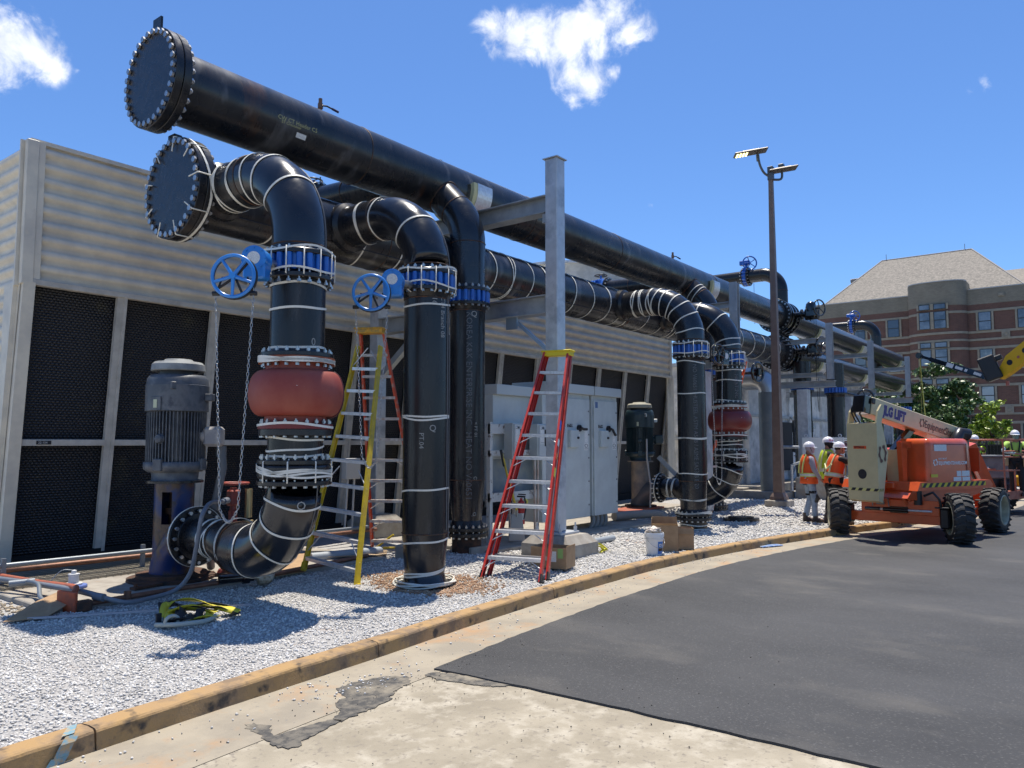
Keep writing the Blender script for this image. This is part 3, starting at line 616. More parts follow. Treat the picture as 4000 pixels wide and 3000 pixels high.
# --- risers -------------------------------------------------------------------------------
def stack_bolts(parent, x, y, zc, L, n=20, Rr=.36): bolts(parent, (x, y, zc), Z3, Rr, n, L, r=.023)
def blue_valve(x, y, z0, z1, label, gear=None, wheel=None, wn=None, chain=None, dark=False, Rb=.33, banded=True):
    """lug butterfly valve between z0 and z1 with optional gearbox + handwheel"""
    v = thing('butterfly_valve', label, 'valve', (x, y, (z0 + z1) / 2), group='blue butterfly valves')
    p = P(); p.lathe([(.2, 0), (Rb, 0), (Rb, z1 - z0), (.2, z1 - z0)], (x, y, z0), Z3, 40)
    for i in range(20):
        a = 2 * math.pi * i / 20; c = (x + math.cos(a) * (Rb + .025), y + math.sin(a) * (Rb + .025))
        p.cyl((*c, z0 + .004), (*c, z1 - .004), .036, n=10)
    p.make('body', BLUE, v)
    if banded:
        for zz in (z0 + .01, z1 + .045): strap(v, (x, y, zz), Z3, .40, .022, .06, .04)
        for k in range(7):
            a = math.pi + 2 * math.pi * k / 13 + .1; dx, dy = math.cos(a), math.sin(a); p = P()
            p.tube([(x + dx * (.34), y + dy * .34, z0 - .085), (x + dx * .402, y + dy * .402, z0 - .06), (x + dx * .402, y + dy * .402, z1 + .06), (x + dx * .34, y + dy * .34, z1 + .065)], .0085, 6); p.make('strap', WHITE, v)
    if gear is not None:
        g_ = Vector(gear); d = Vector((x, y, g_.z)) - g_; d.normalize(); m = BLKG if dark else BLUW
        p = P(); p.cyl(g_, (x, y, g_.z), .05); p.make('stem', ZINC, v)
        nn = Vector(wn).normalized(); sx = Z3.cross(nn)
        p = P(); p.cyl(g_ - nn * .10, g_ + nn * .10, .135, n=28); Rm = Matrix((sx, nn, Z3)).transposed(); p.box(g_ + Vector((0, 0, -.12)), (.24, .19, .20), Rm, .02); p.box(g_ + Vector((0, 0, -.02)) + d * .1, (.12, .16, .2), Rm, .02)
        for k in range(8): a = k * math.pi / 4; q = g_ + (sx * math.cos(a) + Z3 * math.sin(a)) * .115; p.cyl(q + nn * .10, q + nn * .115, .014, n=6)
        p.make('gearbox', m, v)
        p = P(); p.lathe([(.001, 0), (.07, 0)], g_ + nn * .103, nn, 24); p.make('dial', LBLW, v)
        wc = Vector(wheel); p = P(); _, u, w = p.frame(nn)
        p.cyl(wc, wc - nn * .36 , .018, n=10); p.make('shaft', ZINC, v)
        p = P(); Rw = .215
        p.tube([wc + (u * math.cos(a) + w * math.sin(a)) * Rw for a in [2 * math.pi * i / 32 for i in range(32)]], .019, 8, closed=True)
        for i in range(5):
            a = 2 * math.pi * i / 5 + .3; p.tube([wc, wc + (u * math.cos(a) + w * math.sin(a)) * Rw], [.022, .015], 8)
        p.cyl(wc - nn * .03, wc + nn * .03, .035); p.make('handwheel', m, v)
        # chain wheel behind the handwheel with its clamps
        p = P(); wb = wc - nn * .055
        p.tube([wb + (u * math.cos(a) + w * math.sin(a)) * (Rw + .01) for a in [2 * math.pi * i / 28 for i in range(28)]], .014, 6, closed=True)
        for a in (.6, 2.0, 4.0): p.tube([wb, wb + (u * math.cos(a) + w * math.sin(a)) * Rw], .014, 6)
        for sg in (-1, 1): q = wb + u * sg * (Rw * .9) + Vector((0, 0, -.17)); p.cyl(q - u * .035, q + u * .035, .024, n=10); p.tube([q, wb + u * sg * Rw * .6], .01, 6)
        p.make('chain_wheel', BLKP, v)
        if chain:
            zb = chain; uu = Vector((u.x, u.y, 0)).normalized(); c0 = wb
            pts = []; zt = wb.z - .1
            n = int((zt - zb - .12) / .042); A_ = []
            for sg in (-1,): 
                for i in range(n): A_.append(c0 + uu * (-Rw * .93) + Vector((0, 0, -.1 - i * .042)))
            B_ = [c0 + uu * (Rw * .93) + Vector((0, 0, -.1 - i * .042)) for i in range(n)]
            e1, e2 = A_[-1], B_[-1]; C_ = []
            mm_ = 14
            for i in range(1, mm_): f = i / mm_; C_.append(e1.lerp(e2, f) + Vector((0, 0, -.13 * math.sin(math.pi * f))))
            # the two falls draw together towards the bottom
            for lst, sg in ((A_, -1), (B_, 1)):
                for i, q in enumerate(lst): f = i / len(lst); q -= uu * sg * (.11 * f)
            for i, q in enumerate(C_): q -= uu * ((-.11) * (1 - (i + 1) / mm_) + .11 * ((i + 1) / mm_))
            P_ = A_ + C_ + B_[::-1]; cm = P()
            for i, (q, q2) in enumerate(zip(P_, P_[1:])):
                d_ = (q2 - q).normalized(); sd = (uu if i % 2 else uu.cross(Z3)); sd = (sd - d_ * sd.dot(d_)).normalized(); c_0 = (q + q2) / 2; L2 = .029; w2 = .0115
                ring = [c_0 + d_ * L2 * math.cos(k * math.pi / 4) + sd * w2 * math.sin(k * math.pi / 4) for k in range(8)]
                cm.tube(ring, .0033, 5, closed=True)
            cm.make('chain', ZINC, v)
    return v
def elbow90(x, y, zt, yend, zpipe, Rb=.914):
    """from vertical (x,y,zt) up, over towards +y and horizontally to yend"""
    c = Vector((x, y + Rb, zpipe - Rb))
    pts = [Vector((x, y, zt))] + [c + Vector((0, -math.cos(a), math.sin(a))) * Rb for a in [math.pi / 2 * i / 14 for i in range(15)]]
    return pts, pts + [Vector((x, yend, zpipe))]
def upper_bend(x, y, zt, label, bands, grp, mark=None):
    t = thing('bend_pipe', label, 'pipe', (x, y, zt), group=grp)
    zp = ZLO - .02; ep, full = elbow90(x, y, zt + .09, YH - .3, zp)
    pipe_run(t, ep, RP, ELB, 'elbow', 48); pipe_run(t, [ep[-1], full[-1]], RP - .001, PIPE, 'stub', 48)
    weld(t, ep[-1], Y3, RP); weld(t, (x, y, zt + .13), Z3, RP)
    weld(t, (x, YH - .42, zp), Y3, RP + .03)
    p = P(); p.lathe([(RP + .003, 0), (RP + .06, .05), (RP + .07, .14)], (x, YH - .52, zp), Y3, 48); p.make('branch_saddle', PIPE, t)
    flange(t, (x, y, zt), Z3, .395, .05, .2, hub=.06)
    for b in bands:
        c = Vector((x, y + .914, zp - .914))
        if b <= 1: a = math.pi / 2 * b; strap(t, c + Vector((0, -math.cos(a), math.sin(a))) * .914, (0, math.sin(a), math.cos(a)), RP + .003, .026, .03, .05, dbl=RND.random() < .1)
        else: strap(t, (x, y + .914 + (b - 1), zp), Y3, RP + .003, .026, .03, .05, dbl=True)
    # one band along the outside of the bend
    a0 = 1.25; p = P(); pts = []
    for i in range(16):
        a = math.pi / 2 * i / 15; ctr = Vector((x, y + .914, zp - .914)) + Vector((0, -math.cos(a), math.sin(a))) * .914; o_ = Vector((0, -math.cos(a), math.sin(a)))
        pts.append(ctr + (X3 * .55 + o_ * .835).normalized() * (RP + .004))
    pts = [pts[0] + Vector((0, 0, -.22))] + pts; p.tube(pts, .010, 6); p.make('long_strap', mat('grey_strap', (.11, .11, .115), .5), t)
    return t
def down_flange_pipe(x, y, ztop, label, grp, taper=(.66, .12), zbase=-.03, rb=.262, straps=(), name='riser_pipe', base=True):
    t = thing(name, label, 'pipe', (x, y, 0), group=grp)
    p = P(); p.cyl((x, y, taper[0]), (x, y, ztop - .05), RP, n=56); p.make('pipe', PIPE, t)
    p = P(); p.lathe([(RP, taper[0]), (RP - .004, taper[0] - .1), (rb + .008, taper[1] + .08), (rb, taper[1])], (x, y, 0), Z3, 56, smooth=True); p.make('reducer', ELB, t)
    flange(t, (x, y, ztop - .05), Z3, .395, .05, .2); p = P(); p.lathe([(RP + .003, -.13), (RP + .03, -.05)], (x, y, ztop), Z3, 48); p.make('flange_hub', PIPE, t)
    weld(t, (x, y, taper[0]), Z3, RP); weld(t, (x, y, ztop - .14), Z3, RP)
    for z in straps: strap(t, (x, y, z), Z3 + Vector((RND.uniform(-.03, .03), RND.uniform(-.03, .03), 0)), (RP if z > taper[0] else rb + (RP - rb) * (z - taper[1]) / (taper[0] - taper[1])) + .004, .024, .02, .04, dbl=RND.random() < .4)
    return t
# ---- near group: A (bellows), B, C
XA, YA, XB, YB, XC, YC = 5.37, 7.25, 7.47, 7.25, 10.02, 8.74
upper_bend(XA, YA, 3.95, 'thick black bend pipe with white bands, leftmost, above the handwheel valve', (.42, .72, .9, 1.12, 1.45), 'bend pipes from the lower header', 1)
blue_valve(XA, YA, 3.77, 3.95, 'blue valve with handwheel and hanging chain above the red rubber joint', gear=(4.75, 7.15, 3.81), wheel=(4.38, 7.0, 3.55), wn=(-.80, -.60, 0), chain=.98)
stack_A = []
def spool_between(x, y, z0, z1, label, grp, ft=.05, rr=RP, straps=(), name='pipe_spool', bot=True):
    t = thing(name, label, 'pipe', (x, y, z0), group=grp)
    p = P(); p.cyl((x, y, z0 + ft), (x, y, z1 - ft), rr, n=48); p.make('pipe', PIPE, t)
    flange(t, (x, y, z1 - ft), Z3, .395, ft, .2); flange(t, (x, y, z0), Z3, .41, ft, .2, hub=.05)
    for z in straps: strap(t, (x, y, z), Z3, rr + .004, .026, .02, .03)
    return t
def bellows(x, y, z0, z1, label, RS=.52, dark=False):
    t = thing('expansion_joint', label, 'expansion joint', (x, y, z0), group='red rubber expansion joints'); h = z1 - z0
    p = P(); prof = []
    for i in range(25):
        a = -math.pi / 2 + math.pi * i / 24; prof.append((.335 + (RS - .335) * (math.cos(a) ** .68 if math.cos(a) > 1e-6 else 0), h / 2 + (h / 2 - .14) * math.sin(a)))
    p.lathe(prof, (x, y, z0), Z3, 56, smooth=True); p.make('rubber_arch', mat('dark_red_rubber', (.16, .022, .02), .4) if dark else RUBR, t)
    for zz, nm in ((z0, 'lower'), (z1 - .10, 'upper')):
        p = P(); p.lathe([(.2, 0), (.41, 0), (.41, .055), (.2, .055)] if nm == 'lower' else [(.2, .03), (.42, .03), (.42, .10), (.2, .10)], (x, y, zz), Z3, 48); p.make('retaining_ring', (mat('dark_red_rubber2', (.16, .02, .018), .5) if nm == 'lower' else ORUB), t)
        p = P(); p.lathe([(.34, .055 if nm == 'lower' else -.04), (.34, .14 if nm == 'lower' else .03)], (x, y, zz), Z3, 40); p.make('neck', RUBR, t)
    bolts(t, (x, y, z0 + .0), Z3, .37, 20, .13, r=.022); bolts(t, (x, y, z1 - .01), Z3, .37, 20, .135, r=.022)
    strap(t, (x, y, z0 + h * .52), Z3, RS - .012, .03, .05, .05); strap(t, (x, y, z1 - .03), Z3, .418, .04, .03, .04, dbl=True); strap(t, (x, y, z0 + .03), Z3, .41, .026, .02, .03)
    for sg in (.5, .62):   # dark tie straps over the arch
        p = P(); a = R(-50 + 26 * sg); q = []
        for i in range(15): k = -math.pi / 2 + math.pi * i / 14; rr = .34 + (RS + .005 - .34) * max(0, math.cos(k)) ** .68; q.append((x + math.cos(a + .25 * sg * math.sin(k)) * rr, y + math.sin(a + .25 * sg * math.sin(k)) * rr, z0 + h / 2 + (h / 2 - .13) * math.sin(k)))
        p.tube(q, .010, 6); p.make('tie_strap', mat('red_brown_strap', (.09, .02, .02), .5), t)
    return t
def lower_elbow(x, y, zt, yend, zend, label, grp, straps=True, re=.235):
    t = thing('elbow_pipe', label, 'pipe', (x, y, 0), group=grp); Rb = .80; zc = .585
    pts = [Vector((x, y, zt - .05)), Vector((x, y, zc + Rb))] + [Vector((x, y + Rb - Rb * math.cos(a), zc + Rb - Rb * math.sin(a))) for a in [math.pi / 2 * i / 14 for i in range(1, 15)]]
    pipe_run(t, pts, RP, ELB, 'elbow', 48); e = pts[-1]
    m2 = e + Vector((0, .26, .01)); m3 = Vector((x, m2.y + .34, zend)); en = Vector((x, yend, zend))
    P().tube([e, m2, m2 + (m3 - m2) * .5, m3, en], [RP, RP - .004, (RP + re) / 2, re, re], 44).make('reducer', PIPE, t)
    weld(t, m2, Y3, RP); weld(t, m3, Y3, re)
    flange(t, (x, y, zt - .05), Z3, .41, .05, .2); flange(t, (x, yend, zend), Y3, .37, .045, .12)
    flange(t, (x, yend - .07, zend), Y3, .30, .07, .12)
    bolts(t, (x, yend + .03, zend), Y3, .325, 16, .12, r=.024)
    if straps:
        strap(t, (x, yend + .02, zend), Y3, .374, .02, .01, .02)
        for f, a in ((.2, 14), (.34, 30), (.6, 55), (.9, 84)):
            a = R(a); strap(t, (x, y + Rb - Rb * math.cos(a), zc + Rb - Rb * math.sin(a)), (0, math.sin(a), -math.cos(a)), RP + .004, .024, .03, .06)
        for yy, rr in ((m2.y + .02, RP), (m3.y + .06, re), (m3.y + .2, re)): strap(t, (x, yy, zend - (.03 if yy < m3.y else 0)), Y3, rr + .004, .022, .02, .04, dbl=True)
        p = P(); q = []
        for i in range(12):
            a = math.pi / 2 * i / 11; ctr = Vector((x, y + Rb - Rb * math.cos(a), zc + Rb - Rb * math.sin(a))); o_ = Vector((0, -math.cos(a), -math.sin(a))); q.append(ctr + (X3 * .3 + o_ * .95).normalized() * (RP + .003))
        p.tube([q[0] + Vector((0, 0, .2))] + q, .008, 6); p.make('long_strap', mat('grey_strap', (.1, .1, .1), .5), t)
    return t
def bellows_stack(x, y, zs, side, dark=False, chain=True):
    ztop, zj1, zj0, zs1, zs0 = zs
    spool_between(x, y, zj1, ztop, 'black pipe spool between the %s and the red joint' % side[0], 'pipe spools', straps=(ztop - .12, (ztop + zj1) / 2 + .1, zj1 + .10))
    bolts(bpy.data.objects[-1] if False else LASTV[0], (x, y, ztop + .09), Z3, .362, 20, .34, r=.024)
    bellows(x, y, zj0, zj1, side[1], dark=dark)
    # short spool, flanged check ring, then the elbow
    t = thing('check_valve_spool', side[2], 'pipe', (x, y, zs0), group='short flanged spools')
    flange(t, (x, y, zj0 - .075), Z3, .40, .075, .2); p = P(); p.cyl((x, y, zs1), (x, y, zj0 - .07), RP - .002, n=48); p.make('pipe', PIPE, t); flange(t, (x, y, zs1 - .05), Z3, .405, .05, .2)
    p = P(); p.lathe([(.2, 0), (.385, 0), (.405, .03), (.405, .13), (.385, .16), (.2, .16)], (x, y, zs1 - .21), Z3, 48); p.make('wafer_body', FLG, t)
    bolts(t, (x, y, zs1 - .13), Z3, .362, 20, .29, r=.024)
    for z in (zs1 + .04, zs1 + .13, zj0 - .11): strap(t, (x, y, z), Z3, RP + .004, .022, .02, .04)
    for z in (zs1 - .09, zs1 - .14): strap(t, (x, y, z), Z3, .407, .022, .05, .05, dbl=True)
    for k in range(6):
        a = math.pi + k * .75; dx, dy = math.cos(a), math.sin(a); p = P(); p.tube([(x + dx * .34, y + dy * .34, zs1 + .01), (x + dx * .412, y + dy * .412, zs1 - .02), (x + dx * .412, y + dy * .412, zs1 - .24), (x + dx * .34, y + dy * .34, zs1 - .27)], .0085, 6); p.make('strap', WHITE, t)
LASTV = [None]
LASTV[0] = [o for o in COL.objects if o.name.startswith('butterfly_valve')][-1]
bellows_stack(XA, YA, (3.73, 2.80, 2.00, 1.66, 1.40), ('handwheel valve on the left', 'bright red rubber joint of the leftmost riser, beside the yellow ladder', 'short banded flanged spool under the bright red joint at left'))
EA = lower_elbow(XA, YA, 1.43, 9.22, .66, 'large black elbow at left from under the red joint to the grey pump motor stand', 'lower elbows to the pumps')
# sample marks on the elbow and spool
text_cyl(EA, 'O', .13, XA, YA, 1.12, RP, R(238), CHAL, down=False)
def q_mark(parent, x, y, z, r, ang, s=.1, body='O'): return text_cyl(parent, body, s, x, y, z, r, R(ang), CHAL, down=False, name='chalk_marking')
sp = [o for o in COL.objects if o.name.startswith('pipe_spool')][0]
q_mark(sp, XA, YA, 2.93, RP, 262, .12, '0')
# B
GRPV = 'bend pipes from the lower header'
upper_bend(XB, YB, 4.11, 'thick black bend pipe with white bands, between the leftmost bend and the plain one', (.45, .95, 1.3), GRPV)
blue_valve(XB, YB, 3.93, 4.11, 'blue valve with handwheel on the front riser beside the plain black riser', gear=(6.75, 7.15, 3.92), wheel=(6.24, 7.0, 3.67), wn=(-.80, -.60, 0), chain=1.5)
vB = [o for o in COL.objects if o.name.startswith('butterfly_valve')][-1]; bolts(vB, (XB, YB, 4.02), Z3, .362, 20, .30, r=.024)
RB_ = down_flange_pipe(XB, YB, 3.92, 'straight black riser with chalk writing standing in front of all the others', 'vertical risers', straps=(3.70, 2.20, 1.22, .56, .16))
p = P(); p.lathe([(.262, .14), (.28, .05), (.33, -.02)], (XB, YB, 0), Z3, 48, smooth=True); p.make('base_hub', ELB, RB_)
flange(RB_, (XB, YB, -.05), Z3, .365, .06, .1)
p = P()
for k in range(5):
    rr, zz = .365 + .012 * k, .012 + .014 * (k % 3); ph = k * 1.3
    p.tube([(XB + math.cos(a) * rr, YB + math.sin(a) * rr, zz + .022 * math.sin(2 * a + ph)) for a in [2 * math.pi * i / 32 for i in range(32)]], .010, 6, closed=True)
p.make('coiled_strap', WHITE, RB_)
text_cyl(RB_, 'CT4 Branch 08', .10, XB, YB, 3.80, RP, R(262), CHAL, name='chalk_marking', sx=.9); text_cyl(RB_, '#16', .10, XB, YB, 3.84, RP, R(238), CHAL, name='chalk_marking')
text_cyl(RB_, 'CHW RTN', .085, XB, YB, 3.86, RP, R(285), CHAL, name='chalk_marking')
q_mark(RB_, XB, YB, 2.00, RP, 232, .12, 'Q'); text_cyl(RB_, 'PT.04', .09, XB, YB, 1.98, RP, R(208), CHAL, name='chalk_marking')
p = P(); pts = [(XB + math.cos(R(288)) * (RP + .006), YB + math.sin(R(288)) * (RP + .006), z) for z in (3.9, 2, .7)]; p.tube(pts, .010, 6); p.tube([(XB + math.cos(R(300)) * (RP + .008), YB + math.sin(R(300)) * (RP + .008), z) for z in (3.3, 2.2, 1.3, .6)], .010, 6); p.make('long_strap', mat('grey_strap', (.1, .1, .1), .5), RB_)
# C : 45 degree lateral into the upper header
def lateral(x, y, zt, label, bands=()):
    t = thing('lateral_pipe', label, 'pipe', (x, y, zt), group='laterals to the upper header')
    Rb = .914; YH = YU; dy = YH - y; z45 = ZU - (dy - Rb * (1 - math.cos(R(45)))) - Rb * math.sin(R(45))
    pts = [Vector((x, y, zt + .05))] + [Vector((x, y + Rb - Rb * math.cos(a), z45 + Rb * math.sin(a))) for a in [R(45) * i / 8 for i in range(9)]]
    pipe_run(t, pts, RP, ELB, 'elbow', 48); weld(t, (x, y, z45), Z3, RP); weld(t, pts[-1], (0, 1, 1), RP)
    pipe_run(t, [pts[-1], Vector((x, YH - .12, ZU - .12))], RP - .001, PIPE, 'stub', 48)
    flange(t, (x, y, zt), Z3, .395, .05, .2, hub=.06)
    # weld bead where the stub meets the header
    q = []; ax = Vector((0, 1, 1)).normalized(); v_ = Vector((0, 1, -1)).normalized()
    for i in range(48):
        a = 2 * math.pi * i / 48; o_ = X3 * math.cos(a) * RP + v_ * math.sin(a) * RP; b = pts[-1] + o_
        # march along axis until inside header
        s_ = 0
        while s_ < 1.2:
            c = b + ax * s_
            if (c.y - YH) ** 2 + (c.z - ZU) ** 2 < (RU + .006) ** 2: break
            s_ += .01
        q.append(b + ax * s_)
    P().tube(q, .017, 6, closed=True).make('weld_seam', RUST, t)
    for f in bands: strap(t, pts[-1].lerp(Vector((x, YH - .3, ZU - .3)), f), (0, 1, 1), RP + .003, .024, .02, .05)
    return t
LC = lateral(XC, YC, 4.46, 'plain unbanded black lateral climbing into the upper header beside the tall steel post')
text_cyl(LC, 'Front', .11, XC, YC, 4.78, RP, R(283), CHAL, down=False, name='chalk_marking')
blue_valve(XC, YC, 4.27, 4.46, 'blue valve without handwheel on the plain riser beside the tall steel post', banded=False)
vC = [o for o in COL.objects if o.name.startswith('butterfly_valve')][-1]; bolts(vC, (XC, YC, 4.365), Z3, .362, 20, .31, r=.024)
p = P(); p.cyl((XC, YC, 4.43), (XC - .5, YC + .45, 4.43), .05); p.box((XC - .58, YC + .5, 4.36), (.22, .22, .3), bev=.03); p.make('gearbox', BLUE, vC)
RC_ = down_flange_pipe(XC, YC, 4.26, 'plain black riser with stencilled lettering, behind the foremost riser', 'vertical risers', taper=(1.22, .50), rb=.25)
text_cyl(RC_, 'KOREA K&K ENTERPRISE INC.  HEAT NO V60651', .145, XC, YC, 4.08, RP, R(218), STEN, sx=1.02)
q_mark(RC_, XC, YC, 4.0, RP, 232, .14, 'Q'); q_mark(RC_, XC, YC, 1.22, RP, 238, .09, ',O'); q_mark(RC_, XC, YC, .62, RP - .04, 238, .09, ',O')
text_cyl(RC_, '< PT 01', .08, XC, YC, 2.2, RP, R(245), CHAL, name='chalk_marking')
flange(RC_, (XC, YC, .36), Z3, .37, .06, .1, hub=.12, hr=.25); flange(RC_, (XC, YC, .27), Z3, .37, .06, .1); bolts(RC_, (XC, YC, .345), Z3, .33, 18, .16, r=.024)
bp = thing('buried_pipe_stub', 'rusty pipe stub rising from the ground under the plain stencilled riser', 'pipe stub', (XC, YC, 0))
p = P(); p.cyl((XC, YC, -.05), (XC, YC, .27), .25, n=36); p.make('pipe', RUST, bp); p = P(); p.box((XC + .02, YC - .28, .02), (.5, .05, .17)); p.make('form_board', CONC, bp)
# ---- second group: D, E (bellows), F
XD, YD, XE, YE, XF, YF2 = 15.78, 7.22, 18.0, 7.25, 20.4, 8.74
upper_bend(XD, YD, 3.98, 'banded bend pipe of the middle group, in front of another bend', (.1, .3, .48, .62, .75, .88, .98, 1.2, 1.38), GRPV)
blue_valve(XD, YD, 3.79, 3.98, 'blue banded valve on the stencilled front riser of the middle group')
vD = [o for o in COL.objects if o.name.startswith('butterfly_valve')][-1]; bolts(vD, (XD, YD, 3.885), Z3, .362, 20, .30, r=.024)
RD_ = down_flange_pipe(XD, YD, 3.78, 'black riser with stencilled lettering and white bands beside the cardboard boxes', 'vertical risers', taper=(1.02, .40), straps=(3.60, 2.92, 1.95, 1.18, .62), rb=.27)
text_cyl(RD_, 'NO V60651  HUSTEEL ASTM A53B / ASME SA53 B E 20', .125, XD, YD, 3.55, RP, R(212), STEN, sx=.92)
flange(RD_, (XD, YD, .27), Z3, .385, .06, .1, hub=.08, hr=.27); flange(RD_, (XD, YD, .18), Z3, .385, .06, .1); bolts(RD_, (XD, YD, .255), Z3, .34, 18, .16, r=.024)
strap(RD_, (XD, YD, .33), Z3, .39, .03, .03, .04, dbl=True)
bp = thing('buried_pipe_stub', 'black banded pipe stub under the riser beside the cardboard boxes', 'pipe stub', (XD, YD, 0)); p = P(); p.cyl((XD, YD, -.06), (XD, YD, .18), .29, n=36); p.make('pipe', PIPE, bp); strap(bp, (XD, YD, .08), Z3, .294, .02); strap(bp, (XD, YD, .0), Z3, .294, .02)
upper_bend(XE, YE, 3.98, 'bend pipe of the middle group directly above the far red joint', (.12, .5, .85, .02), GRPV)
blue_valve(XE, YE, 3.78, 3.98, 'blue valve with black handwheel and chain above the far dark red joint', gear=(17.3, 7.1, 3.88), wheel=(16.45, 6.85, 3.84), wn=(-.25, -.97, 0), chain=.85, dark=True)
LASTV[0] = [o for o in COL.objects if o.name.startswith('butterfly_valve')][-1]
bellows_stack(XE, YE, (3.74, 2.76, 2.0, 1.66, 1.40), ('valve with the black handwheel', 'dark red rubber joint crossed by white bands in the middle group', 'short banded flanged spool under the dark red joint'), dark=True)
spE = [o for o in COL.objects if o.name.startswith('pipe_spool')][-1]
for nm, z in (('HEAT', 3.5), ('INC', 3.15)): text_cyl(spE, nm, .14, XE, YE, z, RP, R(228), STEN)
lower_elbow(XE, YE, 1.43, 9.10, .70, 'black elbow from under the dark red joint to the second pump', 'lower elbows to the pumps')
lateral(XF, YF2, 3.95, 'lateral of the middle group with two white bands climbing into the upper header', (.1, .5))
blue_valve(XF, YF2, 3.72, 3.95, 'blue valve low behind the far red joint riser', banded=False)
vF = [o for o in COL.objects if o.name.startswith('butterfly_valve')][-1]; bolts(vF, (XF, YF2, 3.83), Z3, .362, 20, .34, r=.024)
p = P(); p.cyl((XF, YF2, 3.75), (XF + .15, YF2 - 1.2, 3.75), .045); 
c = Vector((XF - .02, YF2 - 1.34, 3.74)); nn = Vector((-.22, -.97, 0)).normalized(); _, u, w = p.frame(nn)
p.tube([c + (u * math.cos(a) + w * math.sin(a)) * .26 for a in [2 * math.pi * i / 24 for i in range(24)]], .04, 8, closed=True); p.box(c, (.16, .18, .22), bev=.03)
for i in range(5): a = 2 * math.pi * i / 5; p.tube([c, c + (u * math.cos(a) + w * math.sin(a)) * .25], .02, 6)
p.make('handwheel', BLKG, vF)
RF_ = down_flange_pipe(XF, YF2, 3.71, 'black riser mostly hidden behind the far red joint riser', 'vertical risers', taper=(1.1, .35), rb=.26)
flange(RF_, (XF, YF2, .08), Z3, .40, .06, .1, hub=.28, hr=.26); flange(RF_, (XF, YF2, .0), Z3, .40, .06, .1); bolts(RF_, (XF, YF2, .075), Z3, .345, 18, .16, r=.024)
ld = thing('loose_blind_flange', 'black blind flange lying flat on the gravel beside the far riser', 'pipe flange', (17.95, 7.05, .03)); p = P(); p.lathe([(.001, 0), (.42, 0), (.42, .06), (.001, .06)], (17.95, 7.0, .0), (.02, .02, 1), 40); p.lathe([(.001, .10), (.30, .10), (.30, .06)], (17.95, 7.0, .0), (.02, .02, 1), 36); p.make('disc', FLG, ld)
# ---- third group, far: two dark risers with valves
for (x, y, z1, lab) in ((28.2, 8.62, 3.72, 'left one of two bare dark far risers under the galvanised beam'), (29.6, 7.86, 3.66, 'right one of two bare dark far risers under the galvanised beam')):
    t = down_flange_pipe(x, y, z1, lab, 'vertical risers', taper=(1.0, .4))
    p = P(); p.cyl((x, y, z1 + .2), (x, y, 4.75), RP, n=32); p.make('pipe', PIPE, t)
    blue_valve(x, y, z1 + .01, z1 + .2, 'blue valve on top of the %s far dark riser under the beam' % ('left' if x < 29 else 'right'), banded=False)
p = P(); vv = [o for o in COL.objects if o.name.startswith('butterfly_valve')][-1]; c = Vector((30.3, 7.0, 3.5)); nn = Vector((-.9, -.35, 0)).normalized(); _, u, w = p.frame(nn); p.tube([c + (u * math.cos(a) + w * math.sin(a)) * .28 for a in [2 * math.pi * i / 24 for i in range(24)]], .04, 8, closed=True); p.tube([c, (29.6, 7.7, 3.7)], .05, 8)
for i in range(5): a = 2 * math.pi * i / 5; p.tube([c, c + (u * math.cos(a) + w * math.sin(a)) * .27], .02, 6)
p.make('handwheel', BLKG, vv)
bellows(28.9, 7.7, 1.55, 1.95, 'flat dark red flanged joint far behind the white helmets', RS=.42, dark=True)
for (x, y, lab) in ((41.5, 7.9, 'blue valve under the farthest frame beam'),):
    t = down_flange_pipe(x, y, 3.3, 'far dark riser behind the lift boom', 'vertical risers', taper=(1.0, .4)); blue_valve(x, y, 3.31, 3.6, lab, banded=False)
